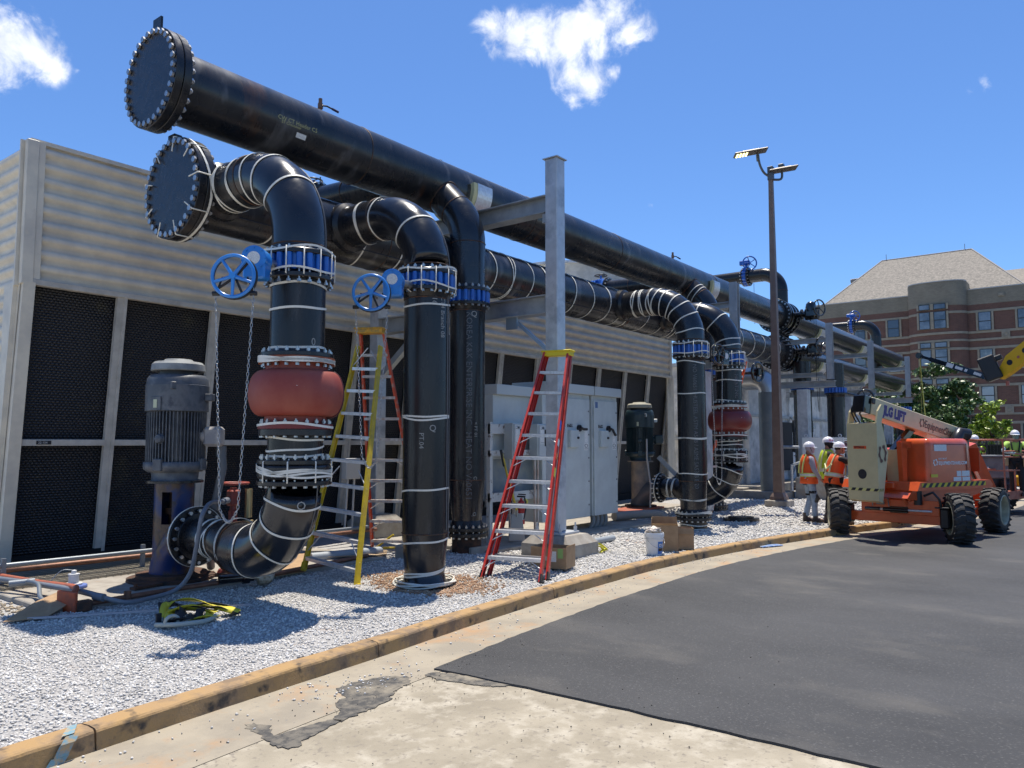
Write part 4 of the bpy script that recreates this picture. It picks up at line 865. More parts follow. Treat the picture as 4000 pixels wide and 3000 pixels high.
# ---- roof loops and pipes over the tower
def loop(x, zt, yv, yd, lab, valve_lab, r=.27):
    t = thing('roof_loop_pipe', lab, 'pipe', (x, yd, 6), group='pipes looping over from the tower roof')
    Rb = .75; pts = [Vector((x, 15.5, zt)), Vector((x, yd + Rb, zt))] + [Vector((x, yd + Rb - Rb * math.sin(a), zt - Rb + Rb * math.cos(a))) for a in [math.pi / 2 * i / 12 for i in range(1, 13)]] + [Vector((x, yd, 5.2))]
    pipe_run(t, pts, r, FARP, 'pipe', 40)
    for yy in (yv - .13, yv + .08): flange(t, (x, yy, zt), Y3, .39, .05, .1)
    weld(t, (x, yd + Rb, zt), Y3, r); weld(t, (x, yd, zt - Rb), Z3, r)
    v = thing('butterfly_valve', valve_lab, 'valve', (x, yv, zt), group='blue butterfly valves')
    p = P(); p.lathe([(.2, -.08), (.35, -.08), (.35, .08), (.2, .08)], (x, yv, zt), Y3, 32)
    for i in range(16): a = 2 * math.pi * i / 16; p.cyl((x + math.cos(a) * .36, yv - .08, zt + math.sin(a) * .36), (x + math.cos(a) * .36, yv + .08, zt + math.sin(a) * .36), .04, n=8)
    p.make('body', BLUE, v); bolts(v, (x, yv, zt), Y3, .345, 16, .27, r=.024)
    p = P(); p.cyl((x, yv, zt + .3), (x, yv, zt + .62), .06); p.box((x, yv + .06, zt + .60), (.22, .42, .2), bev=.03); p.make('gearbox', BLUE, v)
    p = P(); c = Vector((x - .1, yv - .18, zt + .55)); nn = Vector((-.75, -.5, 0)).normalized(); _, u, w = p.frame(nn); p.tube([c + (u * math.cos(a) + w * math.sin(a)) * .28 for a in [2 * math.pi * i / 24 for i in range(24)]], .028, 8, closed=True)
    for i in range(5): a = 2 * math.pi * i / 5; p.tube([c, c + (u * math.cos(a) + w * math.sin(a)) * .27], .018, 6)
    p.make('handwheel', BLUE, v)
    p = P(); p.tube([(x, yv + .3, zt - .3), (x, yv + .3, zt - 1.8)], .01, 5); p.tube([(x, yv - .3, zt - .3), (x, yv - .3, zt - 2)], .01, 5); p.make('chain', DARK, v)
loop(31.0, 8.74, 11.62, 10.22, 'dark pipe looping high over the headers beside the light pole', 'blue valve with handwheel high on the loop pipe against the sky')
loop(46.0, 8.45, 11.2, 9.97, 'dark pipe loop farther off, seen against the brick building', 'blue valve on the farther loop pipe, seen against brick')
def roof_pipe(x, z, y1, y0, lab, vl, xe=None):
    t = thing('roof_pipe', lab, 'pipe', (x, y1, z), group='pipes on the tower roof')
    pipe_run(t, [Vector((x, y1, z)), Vector((x + .2, y0, z - .02))], .26, PIPE, 'pipe', 36); flange(t, (x, y1, z), Y3, .36, .05, .1)
    weld(t, (x + .07, y1 - .75, z), Y3, .26); bolts(t, (x, y1 + .03, z), Y3, .32, 16, .12, r=.024)
    v = thing('roof_valve', vl, 'valve', (x, y1 + .2, z), group='blue valves on the tower roof')
    p = P(); p.lathe([(.1, .06), (.34, .06), (.34, .13), (.2, .15), (.2, .34), (.34, .36), (.34, .42), (.1, .42)], (x, y1, z), Y3, 32); p.box((x, y1 + .25, z + .22), (.24, .3, .22), bev=.04); p.cyl((x, y1 + .3, z + .3), (x, y1 + .3, z + .46), .03); p.cyl((x - .05, y1 + .5, z + .18), (x - .05, y1 + .9, z + .18), .14); p.make('body', BLUE, v)
    p = P(); c = Vector((x, y1 + .3, z + .45)); p.tube([c + Vector((math.cos(a), math.sin(a), 0)) * .19 for a in [2 * math.pi * i / 24 for i in range(24)]], .018, 8, closed=True)
    for i in range(4): a = math.pi * i / 2; p.tube([c, c + Vector((math.cos(a), math.sin(a), 0)) * .19], .012, 6)
    p.cyl(c + Vector((.19, 0, 0)), c + Vector((.19, 0, .13)), .012); p.make('handwheel', BLKP, v)
roof_pipe(9.35, 6.58, 11.95, 9.9, 'dark pipe on the tower roof behind the two nearest bends', 'blue roof valve with horizontal handwheel peeking over the leftmost bend')
roof_pipe(20.5, 6.62, 12.05, 9.9, 'dark pipe on the tower roof beyond the tall steel post', 'blue roof valve with horizontal handwheel beyond the tall steel post')
# ================================================================ galvanised frames
def pier(parent_label, cx, cy, s=.9, h=.34, nm='concrete_pier'):
    t = thing(nm, parent_label, 'pier', (cx, cy, 0)); p = P(); a = s / 2; b = a - .13
    lo = [(cx - a, cy - a), (cx + a, cy - a), (cx + a, cy + a), (cx - a, cy + a)]; hi = [(cx - b, cy - b), (cx + b, cy - b), (cx + b, cy + b), (cx - b, cy + b)]
    vs = [(x, y, -.15) for x, y in lo] + [(x, y, h - .14) for x, y in lo] + [(x, y, h) for x, y in hi]
    p.add(vs, [(0, 1, 5, 4), (1, 2, 6, 5), (2, 3, 7, 6), (3, 0, 4, 7), (4, 5, 9, 8), (5, 6, 10, 9), (6, 7, 11, 10), (7, 4, 8, 11), (8, 9, 10, 11)]); p.make('block', CONC, t)
    return t
GB = mat('galv_beam', (.40, .42, .43), .45, .4, (.30, .32, .34), 4, .4, .65, (.5, .5, .5), 3, .6, .7, .05, 30)
def frame(x, label, zt, far=False, yfr=7.375):
    t = thing('pipe_support_frame', label, 'steel frame', (x, yfr, 0), group='galvanised frames carrying the headers')
    if not far:
        p = P(); p.box((x, yfr, (zt + .38) / 2), (.25, .25, zt - .38), bev=.012); p.make('column', GALV, t)
        p = P(); p.box((x, yfr, zt + .008), (.31, .31, .016)); p.make('cap_plate', GALV, t)
        p = P(); p.box((x, yfr, .36), (.56, .56, .035), bev=.004)
        for sx in (-1, 1):
            for sy in (-1, 1): p.cyl((x + sx * .23, yfr + sy * .23, .37), (x + sx * .23, yfr + sy * .23, .45), .03, n=6, smooth=False); p.cyl((x + sx * .23, yfr + sy * .23, .44), (x + sx * .23, yfr + sy * .23, .52), .015, n=8)
        p.make('base_plate', GALV, t)
        ye = 11.7 if x < 15 else 9.9
        if x < 15: p = P(); p.box((x, 11.8, 2.6), (.25, .25, 4.5), bev=.012); p.make('column', GALV, t)
        if x < 15: p = P(); p.ibeam((x, yfr + .13, 5.97 if x < 15 else 5.45), (x, ye, 5.97 if x < 15 else 5.45), .26, .31); p.make('upper_beam', GB, t)
        p = P(); p.ibeam((x, yfr + .13, 4.22), (x, ye - (0 if x < 15 else .5), 4.22), .26, .32); p.make('lower_beam', GB, t)
        p = P(); p.box((x, yfr + .16, 5.72), (.2, .07, .16)); p.box((x, yfr + .14, 4.22), (.20, .02, .28)); p.make('bracket', GB, t)
        p = P(); p.beam((x, yfr + .14, 3.42), (x, 8.25, 4.02), .06, .06, (1, 0, 0)); p.box((x - .05, 8.28, 3.98), (.03, .24, .26)); p.make('brace', mat('galv_bluish', (.30, .38, .47), .35, .5), t)
        if x < 15: p = P(); p.beam((x, 11.68, 3.2), (x, 10.6, 4.05), .12, .12, (1, 0, 0)); p.make('brace', GB, t)
    else:
        p = P(); p.ibeam((x, 7.42, 4.02), (x, 7.42, zt), .20, .20, .02, (1, 0, 0)); p.make('post', GB, t)
        ye = 12.1 if x > 20 else 8.95
        if x > 20: p = P(); p.ibeam((x, 11.9, 4.02), (x, 11.9, zt), .24, .24, .02, (1, 0, 0)); p.make('post', GB, t)
        p = P(); p.ibeam((x, 7.27, 3.86), (x, ye, 3.88), .26, .22); p.make('lower_beam', GB, t)
        p = P(); p.ibeam((x, 7.54, 5.38), (x, ye - .3, 5.38), .2, .16); p.make('upper_beam', GB, t)
        p = P(); p.ibeam((x + .3, 7.75, 4.22), (x + .3, min(11.2, ye - .1), 4.20), .22, .15); p.beam((x + .3, 7.9, 4.0), (x + .3, 7.9, 4.12), .05, .05, (1, 0, 0)); p.make('saddle_beam', GB, t)
        p = P(); p.box((x, 8.34, 1.9), (.36, .36, 3.6), bev=.01); p.make('column', GALV, t)
        if x > 20: p = P(); p.box((x, 11.9, 1.9), (.36, .36, 3.6), bev=.01); p.make('column', GALV, t)
frame(10.735, 'nearest galvanised frame, with the tall square steel post the red ladder leans on', 6.74)
frame(18.9, 'second galvanised frame, mostly hidden behind the middle group of risers', 5.95, True)
for x, l in ((27.4, 'third frame, its post standing on a beam just right of the light pole'), (33.2, 'fourth frame, its post standing on a beam above the lift'), (40.4, 'farthest frame, its post beside the tree')): frame(x, l, 5.95, True)
pier('concrete pier under the tall square steel post', 10.735, 7.3, .92)
pier('concrete pier at the louvres behind the orange and yellow ladders', 10.65, 11.7, .8, .42)
# ================================================================ pumps
MOT = mat('weathered_motor_paint', (.075, .085, .10), .5, .15, (.16, .165, .17), 4, .45, .62, (.045, .05, .065), 2, .55, .66, .08, 30, rv=.1)
MOTD = mat('dark_teal_motor_paint', (.018, .04, .048), .35, 0, (.03, .05, .055), 3, rv=.08)
PBLU = mat('chipped_blue_rust', (.008, .028, .115), .38, 0, (.10, .058, .034), 2.6, .44, .56, (.028, .024, .024), 5, .54, .64, .15, 30)
TANC = mat('dusty_casting', (.30, .25, .19), .6, 0, (.16, .15, .14), 3, .4, .6)
def pump(x, y, label, body, head, yfl, zfl, s=1.0, dark=False, slot=False):
    t = thing('vertical_pump', label, 'pump', (x, y, 0), group='vertical turbine pumps')
    p = P(); p.lathe([(.001, 2.98), (.17, 2.975), (.20, 2.945), (.30, 2.935), (.335, 2.90), (.345, 2.82), (.33, 2.81), (.25, 2.81)], (x, y, 0), Z3, 48, smooth=False); p.make('rain_cap', mat('dusty_cap', (.30, .31, .30), .7, 0, (.2, .21, .21), 5) if not dark else mat('dusty_cream_cap', (.38, .36, .28), .7), t)
    p = P(); p.cyl((x, y, 2.72), (x, y, 2.82), .25, n=32); p.make('vent_neck', BLKP, t)
    p = P(); p.lathe([(.25, 2.76), (.35, 2.755), (.385, 2.70), (.395, 2.62)], (x, y, 0), Z3, 48, smooth=True); p.lathe([(.395, 2.62), (.40, 2.615), (.40, 2.27), (.36, 2.262), (.34, 2.262)], (x, y, 0), Z3, 48); p.make('fan_cover', body, t)
    p = P(); p.cyl((x, y, 1.52), (x, y, 2.27), .315, n=40)
    for i in range(52):
        a = 2 * math.pi * i / 52; c, s_ = math.cos(a), math.sin(a); p.box((x + c * .34, y + s_ * .34, 1.91), (.07, .012, .70), Matrix.Rotation(a, 3, 'Z'))
    p.make('finned_frame', body, t)
    p = P(); p.lathe([(.36, 1.60), (.40, 1.59), (.395, 1.50), (.34, 1.46)], (x, y, 0), Z3, 40, smooth=True)
    for i in range(4): a = i * math.pi / 2 + .5; p.box((x + math.cos(a) * .36, y + math.sin(a) * .36, 1.56), (.12, .12, .16), Matrix.Rotation(a, 3, 'Z'), .01)
    p.lathe([(.30, 1.47), (.29, 1.36), (.31, 1.345)], (x, y, 0), Z3, 40, smooth=True); p.make('motor_base', body, t)
    p = P(); p.lathe([(.001, 1.345), (.36, 1.345), (.36, 1.315), (.001, 1.315)], (x, y, 0), Z3, 40); p.make('mounting_plate', FLG if not dark else TANC, t)
    d = Vector((.61, -.79, 0)); cn = Vector((-.60, -.80, 0))
    # terminal box on the right side, lifting lugs, nameplate
    q = Vector((x, y, 1.93)) + d * .42
    p = P(); Rm = Matrix((d, Z3.cross(d), Z3)).transposed(); p.box(q + d * .09, (.24, .22, .27), Rm, .04); p.cyl(q - d * .12, q, .09); p.make('terminal_box', mat('dusty_box', (.40, .37, .33), .6, 0, (.25, .24, .24), 6) if not dark else body, t)
    p = P(); p.box(Vector((x, y, 2.46)) + d * .42, (.14, .12, .10), Rm, .01); p.box(Vector((x, y, 2.60)) + cn * .40, (.07, .05, .10), bev=.01); p.make('lifting_lug', body if not dark else ZINC, t)
    p = P(); n_ = Vector((-.93, -.36, 0)).normalized(); Rn = Matrix((n_, Z3.cross(n_), Z3)).transposed(); p.box(Vector((x, y, 2.36)) + n_ * .395, (.03, .16, .18), Rn, .004); pl = p.make('nameplate_box', body, t)
    p = P(); p.box(Vector((x, y, 2.36)) + n_ * .414, (.006, .055, .11), Rn); p.make('label', mat('pale_label', (.5, .52, .35), .5), pl)
    p = P(); p.lathe([(.001, .06), (.05, .05), (.07, 0)], Vector((x, y, 1.9)) + n_.lerp(cn, .25).normalized() * .36, n_, 14); p.make('drain_boss', body, t)
    # discharge head
    r = .25
    if slot:
        a0, a1 = R(205), R(235)
        p = P(); n = 40
        def ringz(z, skip): 
            return [(x + math.cos(a1 + (2 * math.pi - (a1 - a0)) * i / n) * r, y + math.sin(a1 + (2 * math.pi - (a1 - a0)) * i / n) * r, z) for i in range(n + 1)]
        vs = ringz(1.315, 0) + ringz(.05, 0); p.add(vs, [(i, i + 1, n + 2 + i, n + 1 + i) for i in range(n)], True)
        def seg(z0, z1):
            vs = [(x + math.cos(a0 + (a1 - a0) * i / 6) * r, y + math.sin(a0 + (a1 - a0) * i / 6) * r, z) for z in (z0, z1) for i in range(7)]; p.add(vs, [(i, i + 1, 8 + i, 7 + i) for i in range(6)], True)
        seg(1.315, 1.2); seg(.78, .05); p.make('discharge_tube', head, t)
        p = P(); p.cyl((x, y, .6), (x, y, 1.3), .06); p.cyl((x, y, .9), (x, y, .98), .11); p.make('shaft', RUST, t)
    else:
        p = P(); p.cyl((x, y, .05), (x, y, 1.315), r, n=40); p.make('discharge_tube', head, t)
    Rb = y - (yfl + .04); e = [Vector((x, yfl + .02, zfl)), Vector((x, yfl + .06, zfl))] + [Vector((x, yfl + .06 + (y - yfl - .06) * math.sin(a), zfl - (zfl - .1) * (1 - math.cos(a)))) for a in [math.pi / 2 * i / 10 for i in range(1, 11)]]
    P().tube(e, [.235, .235] + [.235 + .05 * i / 10 for i in range(1, 11)], 36).make('discharge_elbow', head if not dark else mat('grey_elbow', (.10, .11, .12), .4), t)
    flange(t, (x, yfl, zfl), Y3, .37, .045, .12)
    p = P(); p.lathe([(.55, 0), (.55, .05), (.44, .055), (.44, .10), (.25, .105)], (x, y, .03), Z3, 48); p.make('base_plate', RUST, t)
    return t
PA_ = pump(5.45, 9.96, 'weathered grey vertical pump motor on a blue and rust stand, nearest the camera', MOT, PBLU, 9.265, .66, slot=True)
for i, (dx, l) in enumerate(((0, 0),)):
    p = P(); p.box((4.95, 9.55, .07), (.5, .10, .03), Matrix.Rotation(R(10), 3, 'Z')); p.cyl((4.75, 9.52, .08), (4.75, 9.52, .12), .025, n=6); p.make('hold_down_bar', RUST, PA_); p = P(); p.box((5.9, 9.62, .07), (.5, .08, .03), Matrix.Rotation(R(-30), 3, 'Z')); p.make('hold_down_bar', RUST, PA_)
cdt = P(); cdt.tube([(5.9, 9.6, 1.78), (5.92, 9.58, 1.5), (5.88, 9.72, .9), (5.95, 9.9, .35), (6.1, 10.1, .1)], .055, 14); cdt.cyl((5.9, 9.6, 1.66), (5.9, 9.6, 1.80), .07, n=8); cdt.make('conduit', mat('grey_flex', (.12, .13, .14), .5), PA_)
P2 = pump(19.2, 10.35, 'dark teal vertical pump motor with dusty cap beside the grey cabinets', MOTD, TANC, 9.14, .70, dark=True)
p = P(); p.tube([(18.9, 9.98, 1.95), (18.85, 9.95, 1.4), (18.95, 9.9, .7), (18.8, 9.85, .1)], .025, 8); p.make('conduit', mat('light_conduit', (.42, .42, .4), .5), P2)
p = P(); p.beam((19.8, 10.1, 1.45), (20.3, 9.1, .3), .12, .12); p.make('brace', GB, P2)
pump(31.3, 9.6, 'black far pump motor on the concrete basin between light pole and workers', mat('black_motor', (.015, .015, .016), .35), mat('black_head', (.02, .02, .022), .4), 8.7, .75, dark=True)
rp = P(); rp.box((18.6, 10.15, .07), (1.9, .7, .05), bev=.01); tag(rp.make('sole_plate', mat('red_primer', (.42, .09, .05), .6, 0, (.3, .12, .08), 6)), 'red primed steel sole plate under the dark teal pump', 'steel plate')
# ================================================================ ladders
def ladder(name, label, L0, R0, L1, R1, n, rail, cap=None, rear=None, ratio=(.055, .955), braces=4, tread=ALU, grp='step ladders', feet=True, railn='rail'):
    L0, R0, L1, R1 = map(Vector, (L0, R0, L1, R1)); t = thing(name, label, 'ladder', (L0 + R0) / 2, group=grp)
    side = (R0 - L0).normalized(); upd = ((L1 + R1) / 2 - (L0 + R0) / 2).normalized(); nrm = side.cross(upd).normalized()
    def oneset(off, rm, steps, nm, tr):
        for a, b, sg in ((L0, L1, 1), (R0, R1, -1)):
            p = P(); a2, b2 = a + off[0], b + off[1]
            p.beam(a2, b2, .010, .075, side.cross((b2 - a2).normalized()) if False else nrm.cross(b2 - a2).normalized().cross((b2 - a2).normalized())) if False else None
            z = (b2 - a2).normalized(); x = (side - z * side.dot(z)).normalized(); y = z.cross(x); Rm = Matrix((x, y, z)).transposed(); c = (a2 + b2) / 2; Ln = (b2 - a2).length
            p.box(c, (.008, .078, Ln), Rm); p.box(c + y * .036 + x * sg * .014, (.03, .007, Ln), Rm); p.box(c - y * .036 + x * sg * .014, (.03, .007, Ln), Rm)
            p.make(nm, rm, t)
            if feet: q = P(); q.box(a2 + z * .05 , (.02, .09, .12), Rm); q.box(a2 + Vector((0, 0, .012)), (.06, .09, .025), bev=.004); q.make('foot', BLKP if rm != YELF else YELF, t)
        for i in range(n):
            f = ratio[0] + (ratio[1] - ratio[0]) * i / (n - .4); a = L0.lerp(L1, f) + off[0].lerp(off[1], f); b = R0.lerp(R1, f) + off[0].lerp(off[1], f)
            d = (b - a).normalized(); hz = Z3.cross(d).normalized(); Rm = Matrix((d, hz, d.cross(hz))).transposed(); q = P(); wd = .078 if steps else .028
            q.box((a + b) / 2, ((b - a).length - .01, wd, .006), Rm); q.box((a + b) / 2 - Vector((0, 0, .016)) - hz * wd / 2 * -1, ((b - a).length - .01, .005, .045), Rm); q.box((a + b) / 2 - Vector((0, 0, .020)) + hz * wd / 2 * -1, ((b - a).length - .01, .005, .045), Rm)
            q.make('step' if steps else 'rear_rung', tr, t)
            if i < braces and steps:
                L_ = min(.2, (b - a).length * .3)
                for e, sg in ((a, 1), (b, -1)):
                    q = P(); low = e - upd * .16; q.tube([low, e + d * sg * L_ * 1.1 - Vector((0, 0, .02))], .008, 6); q.make('brace', ALU, t)
    oneset((Vector(), Vector()), rail, True, railn, tread)
    if rear is not None: oneset((Vector(rear[0]), Vector(rear[1])), rail, False, 'rear_rail', mat('dull_rung', (.45, .42, .38), .5, .4))
    if cap is not None:
        p = P(); c = (L1 + R1) / 2 + upd * .02; d = side; z = Z3; y = z.cross(d).normalized(); Rm = Matrix((d, y, z)).transposed()
        ro = (Vector(rear[1]) if rear is not None else nrm * .12) / 2
        p.box(c + ro + Vector((0, 0, .02)), ((R1 - L1).length + .10, .26, .028), Rm, .01); p.box(c + ro - Vector((0, 0, .025)), ((R1 - L1).length + .06, .22, .07), Rm, .008); cp = p.make('top_cap', cap, t)
        q = P()
        for k in (-.13, -.04, .05, .14): q.box(c + ro + d * k + Vector((0, 0, .0355)), (.05, .10, .004), Rm)
        q.make('cap_slot', mat('cap_slot', (.3, .25, .03), .6), cp)
    return t
REDF = mat('red_fibreglass', (.50, .035, .025), .38, 0, (.42, .03, .022), 9, coat=.15)
YELF = mat('yellow_fibreglass', (.62, .45, .02), .4, 0, (.50, .36, .03), 9)
ORGF = mat('scuffed_red_orange_fibreglass', (.58, .07, .025), .45, 0, (.45, .30, .25), 7, .52, .66, (.35, .06, .03), 3)
CAPY = mat('yellow_cap', (.75, .60, .02), .4); CAPO = mat('orange_yellow_cap', (.72, .38, .02), .45, 0, (.4, .25, .05), 10)
LR = ladder('red_ladder', 'red fibreglass step ladder folded shut and leaning on the tall square post', (8.17, 6.87, 0), (8.40, 6.02, 0), (10.27, 7.28, 3.32), (10.40, 6.88, 3.30), 9, REDF, CAPY, rear=((.20, .03, 0), (.12, .03, 0)), braces=6, ratio=(.085, .965))
p = P(); p.box((0, 0, 0), (.1, .1, .1)); 
def on_rail(a, b, f, w, h, m, nm, parent, side=-1, off=.006):
    a, b = Vector(a), Vector(b); z = (b - a).normalized(); s_ = Vector((.15, -.98, 0)); x = (s_ - z * s_.dot(z)).normalized(); y = z.cross(x); Rm = Matrix((x, y, z)).transposed(); q = P(); q.box(a.lerp(b, f) + x * off, (.002, w, h), Rm); return q.make(nm, m, parent)
for f, m, h in ((.64, mat('blue_label', (.05, .12, .5), .5), .17), (.56, LBLW, .12), (.43, mat('yellow_label', (.7, .6, .05), .5), .15), (.50, mat('orange_label', (.7, .2, .04), .5), .1)): on_rail((8.40, 6.02, 0), (10.40, 6.88, 3.30), f, .05, h, m, 'sticker', LR)
LY = ladder('yellow_ladder', 'yellow ladder with aluminium steps leaning in front of the orange one', (6.88, 9.05, .06), (6.87, 7.89, -.02), (7.93, 9.18, 3.36), (8.15, 8.89, 3.35), 9, YELF, None, braces=0)
for i in (0, 2): 
    pass
for a, b in (((6.88, 9.05, .06), (7.93, 9.18, 3.36)), ((6.87, 7.89, -.02), (8.15, 8.89, 3.35))):
    for f in (.08, .36, .9):
        pa = Vector(a).lerp(Vector(b), f); o_ = Vector((0, -1, .1)) if a[1] > 8.5 else Vector((-.02, 1, .1)); q = P(); q.tube([pa, pa + o_ * .26 + Vector((.07, 0, .24))], .009, 6); q.make('brace', ALU, LY)
LO = ladder('orange_ladder', 'scuffed orange step ladder with orange cap, opened behind the yellow one', (9.06, 10.05, 0), (9.50, 9.22, 0), (8.28, 9.54, 3.66), (8.52, 9.23, 3.66), 10, ORGF, CAPO, braces=5, tread=mat('paint_splashed_tread', (.55, .52, .47), .5, .3, (.4, .3, .25), 12))
q = P(); q.tube([(9.1, 10.0, .05), (9.28, 9.75, .28)], .02, 6); q.tube([(9.1, 10.0, .05), (9.3, 9.7, .06)], .02, 6); q.make('corner_brace', YELF, LO)
LO2 = ladder('far_orange_ladder', 'bright orange ladder mostly hidden behind the far red joint riser', (19.1, 8.62, 0), (19.45, 8.38, 0), (19.75, 7.75, 4.0), (19.90, 7.52, 4.0), 11, mat('bright_orange_fibreglass', (.75, .12, .03), .4), None, braces=2)
# ================================================================ cabinets and rack
def cab(x0, x1, y0, y1, z0, z1, label, roof=True, side=True):
    t = thing('electrical_cabinet', label, 'cabinet', ((x0 + x1) / 2, y0, z0), group='grey electrical cabinets')
    p = P(); p.box(((x0 + x1) / 2, (y0 + y1) / 2, (z0 + z1) / 2), (x1 - x0 - .006, y1 - y0, z1 - z0), bev=.006); p.make('body', GREYP, t)
    if roof: p = P(); p.box(((x0 + x1) / 2 + .02, (y0 + y1) / 2 - .03, z1 + .095), (x1 - x0 + .05, y1 - y0 + .14, .19), bev=.008); p.make('roof_hood', mat('hood_grey', (.47, .50, .49), .42), t)
    return t
YC0 = 8.74
def door(t, x0, x1, z0, z1, tag_txt=None, handle=True):
    p = P(); p.box(((x0 + x1) / 2, YC0 - .018, (z0 + z1) / 2), (x1 - x0, .03, z1 - z0), bev=.006); d = p.make('door', GREYP, t)
    for k in range(5):
        z = z0 + .25 + (z1 - z0 - .5) * k / 4; q = P(); q.cyl((x1 - .05, YC0 - .034, z), (x1 - .05, YC0 - .046, z), .018, n=10); q.make('latch', mat('dull_latch', (.2, .2, .2), .5), d)
    for k in range(5): z = z0 + .25 + (z1 - z0 - .5) * k / 4; q = P(); q.cyl((x0 + .0, YC0 - .03, z - .06), (x0 + .0, YC0 - .03, z + .06), .014, n=8); q.make('hinge', GREYP, d)
    if handle:
        xm = x0 + (x1 - x0) * .58; zm = z0 + 1.85
        q = P(); q.cyl((xm, YC0 - .03, zm), (xm, YC0 - .08, zm), .07, n=20); q.tube([(xm - .02, YC0 - .09, zm + .02), (xm + .10, YC0 - .10, zm - .02), (xm + .22, YC0 - .10, zm - (.02 if handle == 1 else .14))], .028, 8); q.make('rotary_handle', BLK, d)
        q = P(); q.box((x0 + (x1 - x0) * .34, YC0 - .07, zm - .22), (.30, .08, .36), bev=.01); b_ = q.make('control_box', GREYP, d)
        q = P(); q.cyl((x0 + (x1 - x0) * .44, YC0 - .11, zm - .2), (x0 + (x1 - x0) * .44, YC0 - .14, zm - .2), .025, n=12); q.make('knob', BLK, b_)
        q = P(); q.box((x0 + (x1 - x0) * .27, YC0 - .036, zm + .05), (.19, .006, .065)); pl = q.make('number_plate', BLK, d)
        text_plane(pl, tag_txt, .07, (x0 + (x1 - x0) * .27 - .088, YC0 - .040, zm + .03), (1, 0, 0), (0, 0, 1), LBLW, sx=1.0)
        q = P(); q.box((x1 - .15, YC0 - .035, zm - .17), (.12, .004, .24)); q.box((x1 - .15, YC0 - .035, zm - .38), (.16, .004, .16)); q.box((x0 + (x1 - x0) * .60, YC0 - .035, zm - .17), (.07, .004, .10)); lb = q.make('warning_label', LBLW, d)
        text_plane(lb, 'CAUTION', .03, (x1 - .215, YC0 - .038, zm - .44), (1, 0, 0), (0, 0, 1), BLK)
        q = P(); q.tube([(x1 - .15 + math.cos(a) * .055, YC0 - .040, zm - .365 + math.sin(a) * .035) for a in [k * math.pi / 6 for k in range(12)]], .004, 5, closed=True); q.make('label_mark', BLK, lb)
    return d
c1 = cab(10.98, 12.25, 8.95, 9.75, 1.55, 2.74, 'shorter grey cabinet at left above the disconnect switches', side=False)
c2 = cab(12.25, 12.83, YC0, 9.45, .30, 2.86, 'tall narrow grey cabinet half hidden by the tall post and red ladder')
c3 = cab(12.86, 13.98, YC0, 9.45, .30, 2.86, 'tall grey cabinet directly right of the tall post, with black rotary handle'); door(c3, 12.9, 13.94, .30, 2.76, 'CT-05', 1)
c4 = cab(14.08, 15.14, YC0, 9.45, .30, 2.86, 'rightmost tall grey cabinet with small blue emblem at its upper corner'); d4 = door(c4, 14.12, 15.10, .30, 2.76, 'CT-06', 2)
q = P(); q.box((14.22, YC0 - .036, 2.66), (.10, .004, .13)); q.make('emblem', mat('blue_emblem', (.10, .17, .32), .5), d4)
q = P(); q.box((14.03, 9.1, 1.5), (.12, .6, 2.3)); q.make('gap_filler', mat('gap', (.16, .17, .17), .6), c3)
lo_ = P()
for k in range(4):
    x = 14.2 + .17 * k; n = 26; prev = None; q = P()
    for s_ in range(14): f = s_ / 13; q.lathe([(.045, 0), (.058, .01), (.058, .02), (.045, .03)], (x - .10 * f, 8.82 - .05 * math.sin(f * 3), .31 - .26 * f), (-.35, -.1, -1), 12)
    q.make('flexible_conduit', mat('flex_conduit', (.28, .28, .26), .5, .3), c4)
# strut rack with the two disconnect switches
rk = thing('strut_rack', 'peeling white steel rack carrying two disconnect switches left of the red ladder', 'rack', (11.3, 8.85, 0))
PEEL = mat('peeling_white_paint', (.55, .55, .52), .6, 0, (.16, .12, .10), 9, .58, .64, (.40, .41, .40), 2)
for x in (10.78, 12.6): q = P(); q.box((x, 8.86, 1.12), (.08, .08, 2.2)); q.make('post', PEEL, rk)
for z, h in ((2.10, .18), (1.66, .10), (.86, .16)): q = P(); q.box((11.69, 8.84, z), (1.9, .06, h)); q.make('rail', PEEL, rk)
q = P(); q.box((11.7, 9.0, 1.2), (1.8, .04, .82)); q.make('back_panel', mat('faded_blue_panel', (.20, .24, .27), .6, 0, (.26, .29, .28), 4), rk)
for x, l, z in ((11.30, 'left grey disconnect switch with white warning label', 1.88), (12.08, 'right grey disconnect switch, behind the red ladder rails', 1.88)):
    s_ = thing('disconnect_switch', l, 'switch box', (x, 8.7, z), group='disconnect switches on the rack')
    q = P(); q.box((x, 8.72, z), (.30, .20, .66), bev=.008); q.make('body', GREYP, s_); q = P(); q.box((x + .02, 8.61, z), (.28, .02, .62), bev=.005); dd_ = q.make('door', mat('door_grey', (.46, .49, .49), .4), s_)
    q = P(); q.box((x - .03, 8.598, z + .1), (.13, .004, .32)); lb = q.make('warning_label', LBLW, dd_); text_plane(lb, 'WARNING', .026, (x - .09, 8.595, z + .22), (1, 0, 0), (0, 0, 1), BLK)
    text_plane(lb, 'CAUTION', .026, (x - .09, 8.595, z - .04), (1, 0, 0), (0, 0, 1), BLK)
    q = P(); q.box((x + .08, 8.598, z + .06), (.05, .006, .32)); q.make('handle_slot', BLK, dd_); q = P(); q.tube([(x + .08, 8.595, z + .16), (x + .07, 8.55, z + .16), (x + .075, 8.54, z - .02)], .014, 6); q.make('lever', BLK, dd_)
    q = P(); q.box((x, 8.598, z + .25), (.06, .004, .03)); q.make('plate', BLK, dd_)
    for k, dx in enumerate((-.08, .02)): q = P(); q.tube([(x + dx, 8.74, z - .33), (x + dx, 8.74, .05)], .024, 10); q.make('conduit', mat('rust_stained_conduit', (.45, .33, .26), .5, .3, (.55, .5, .45), 4), s_)
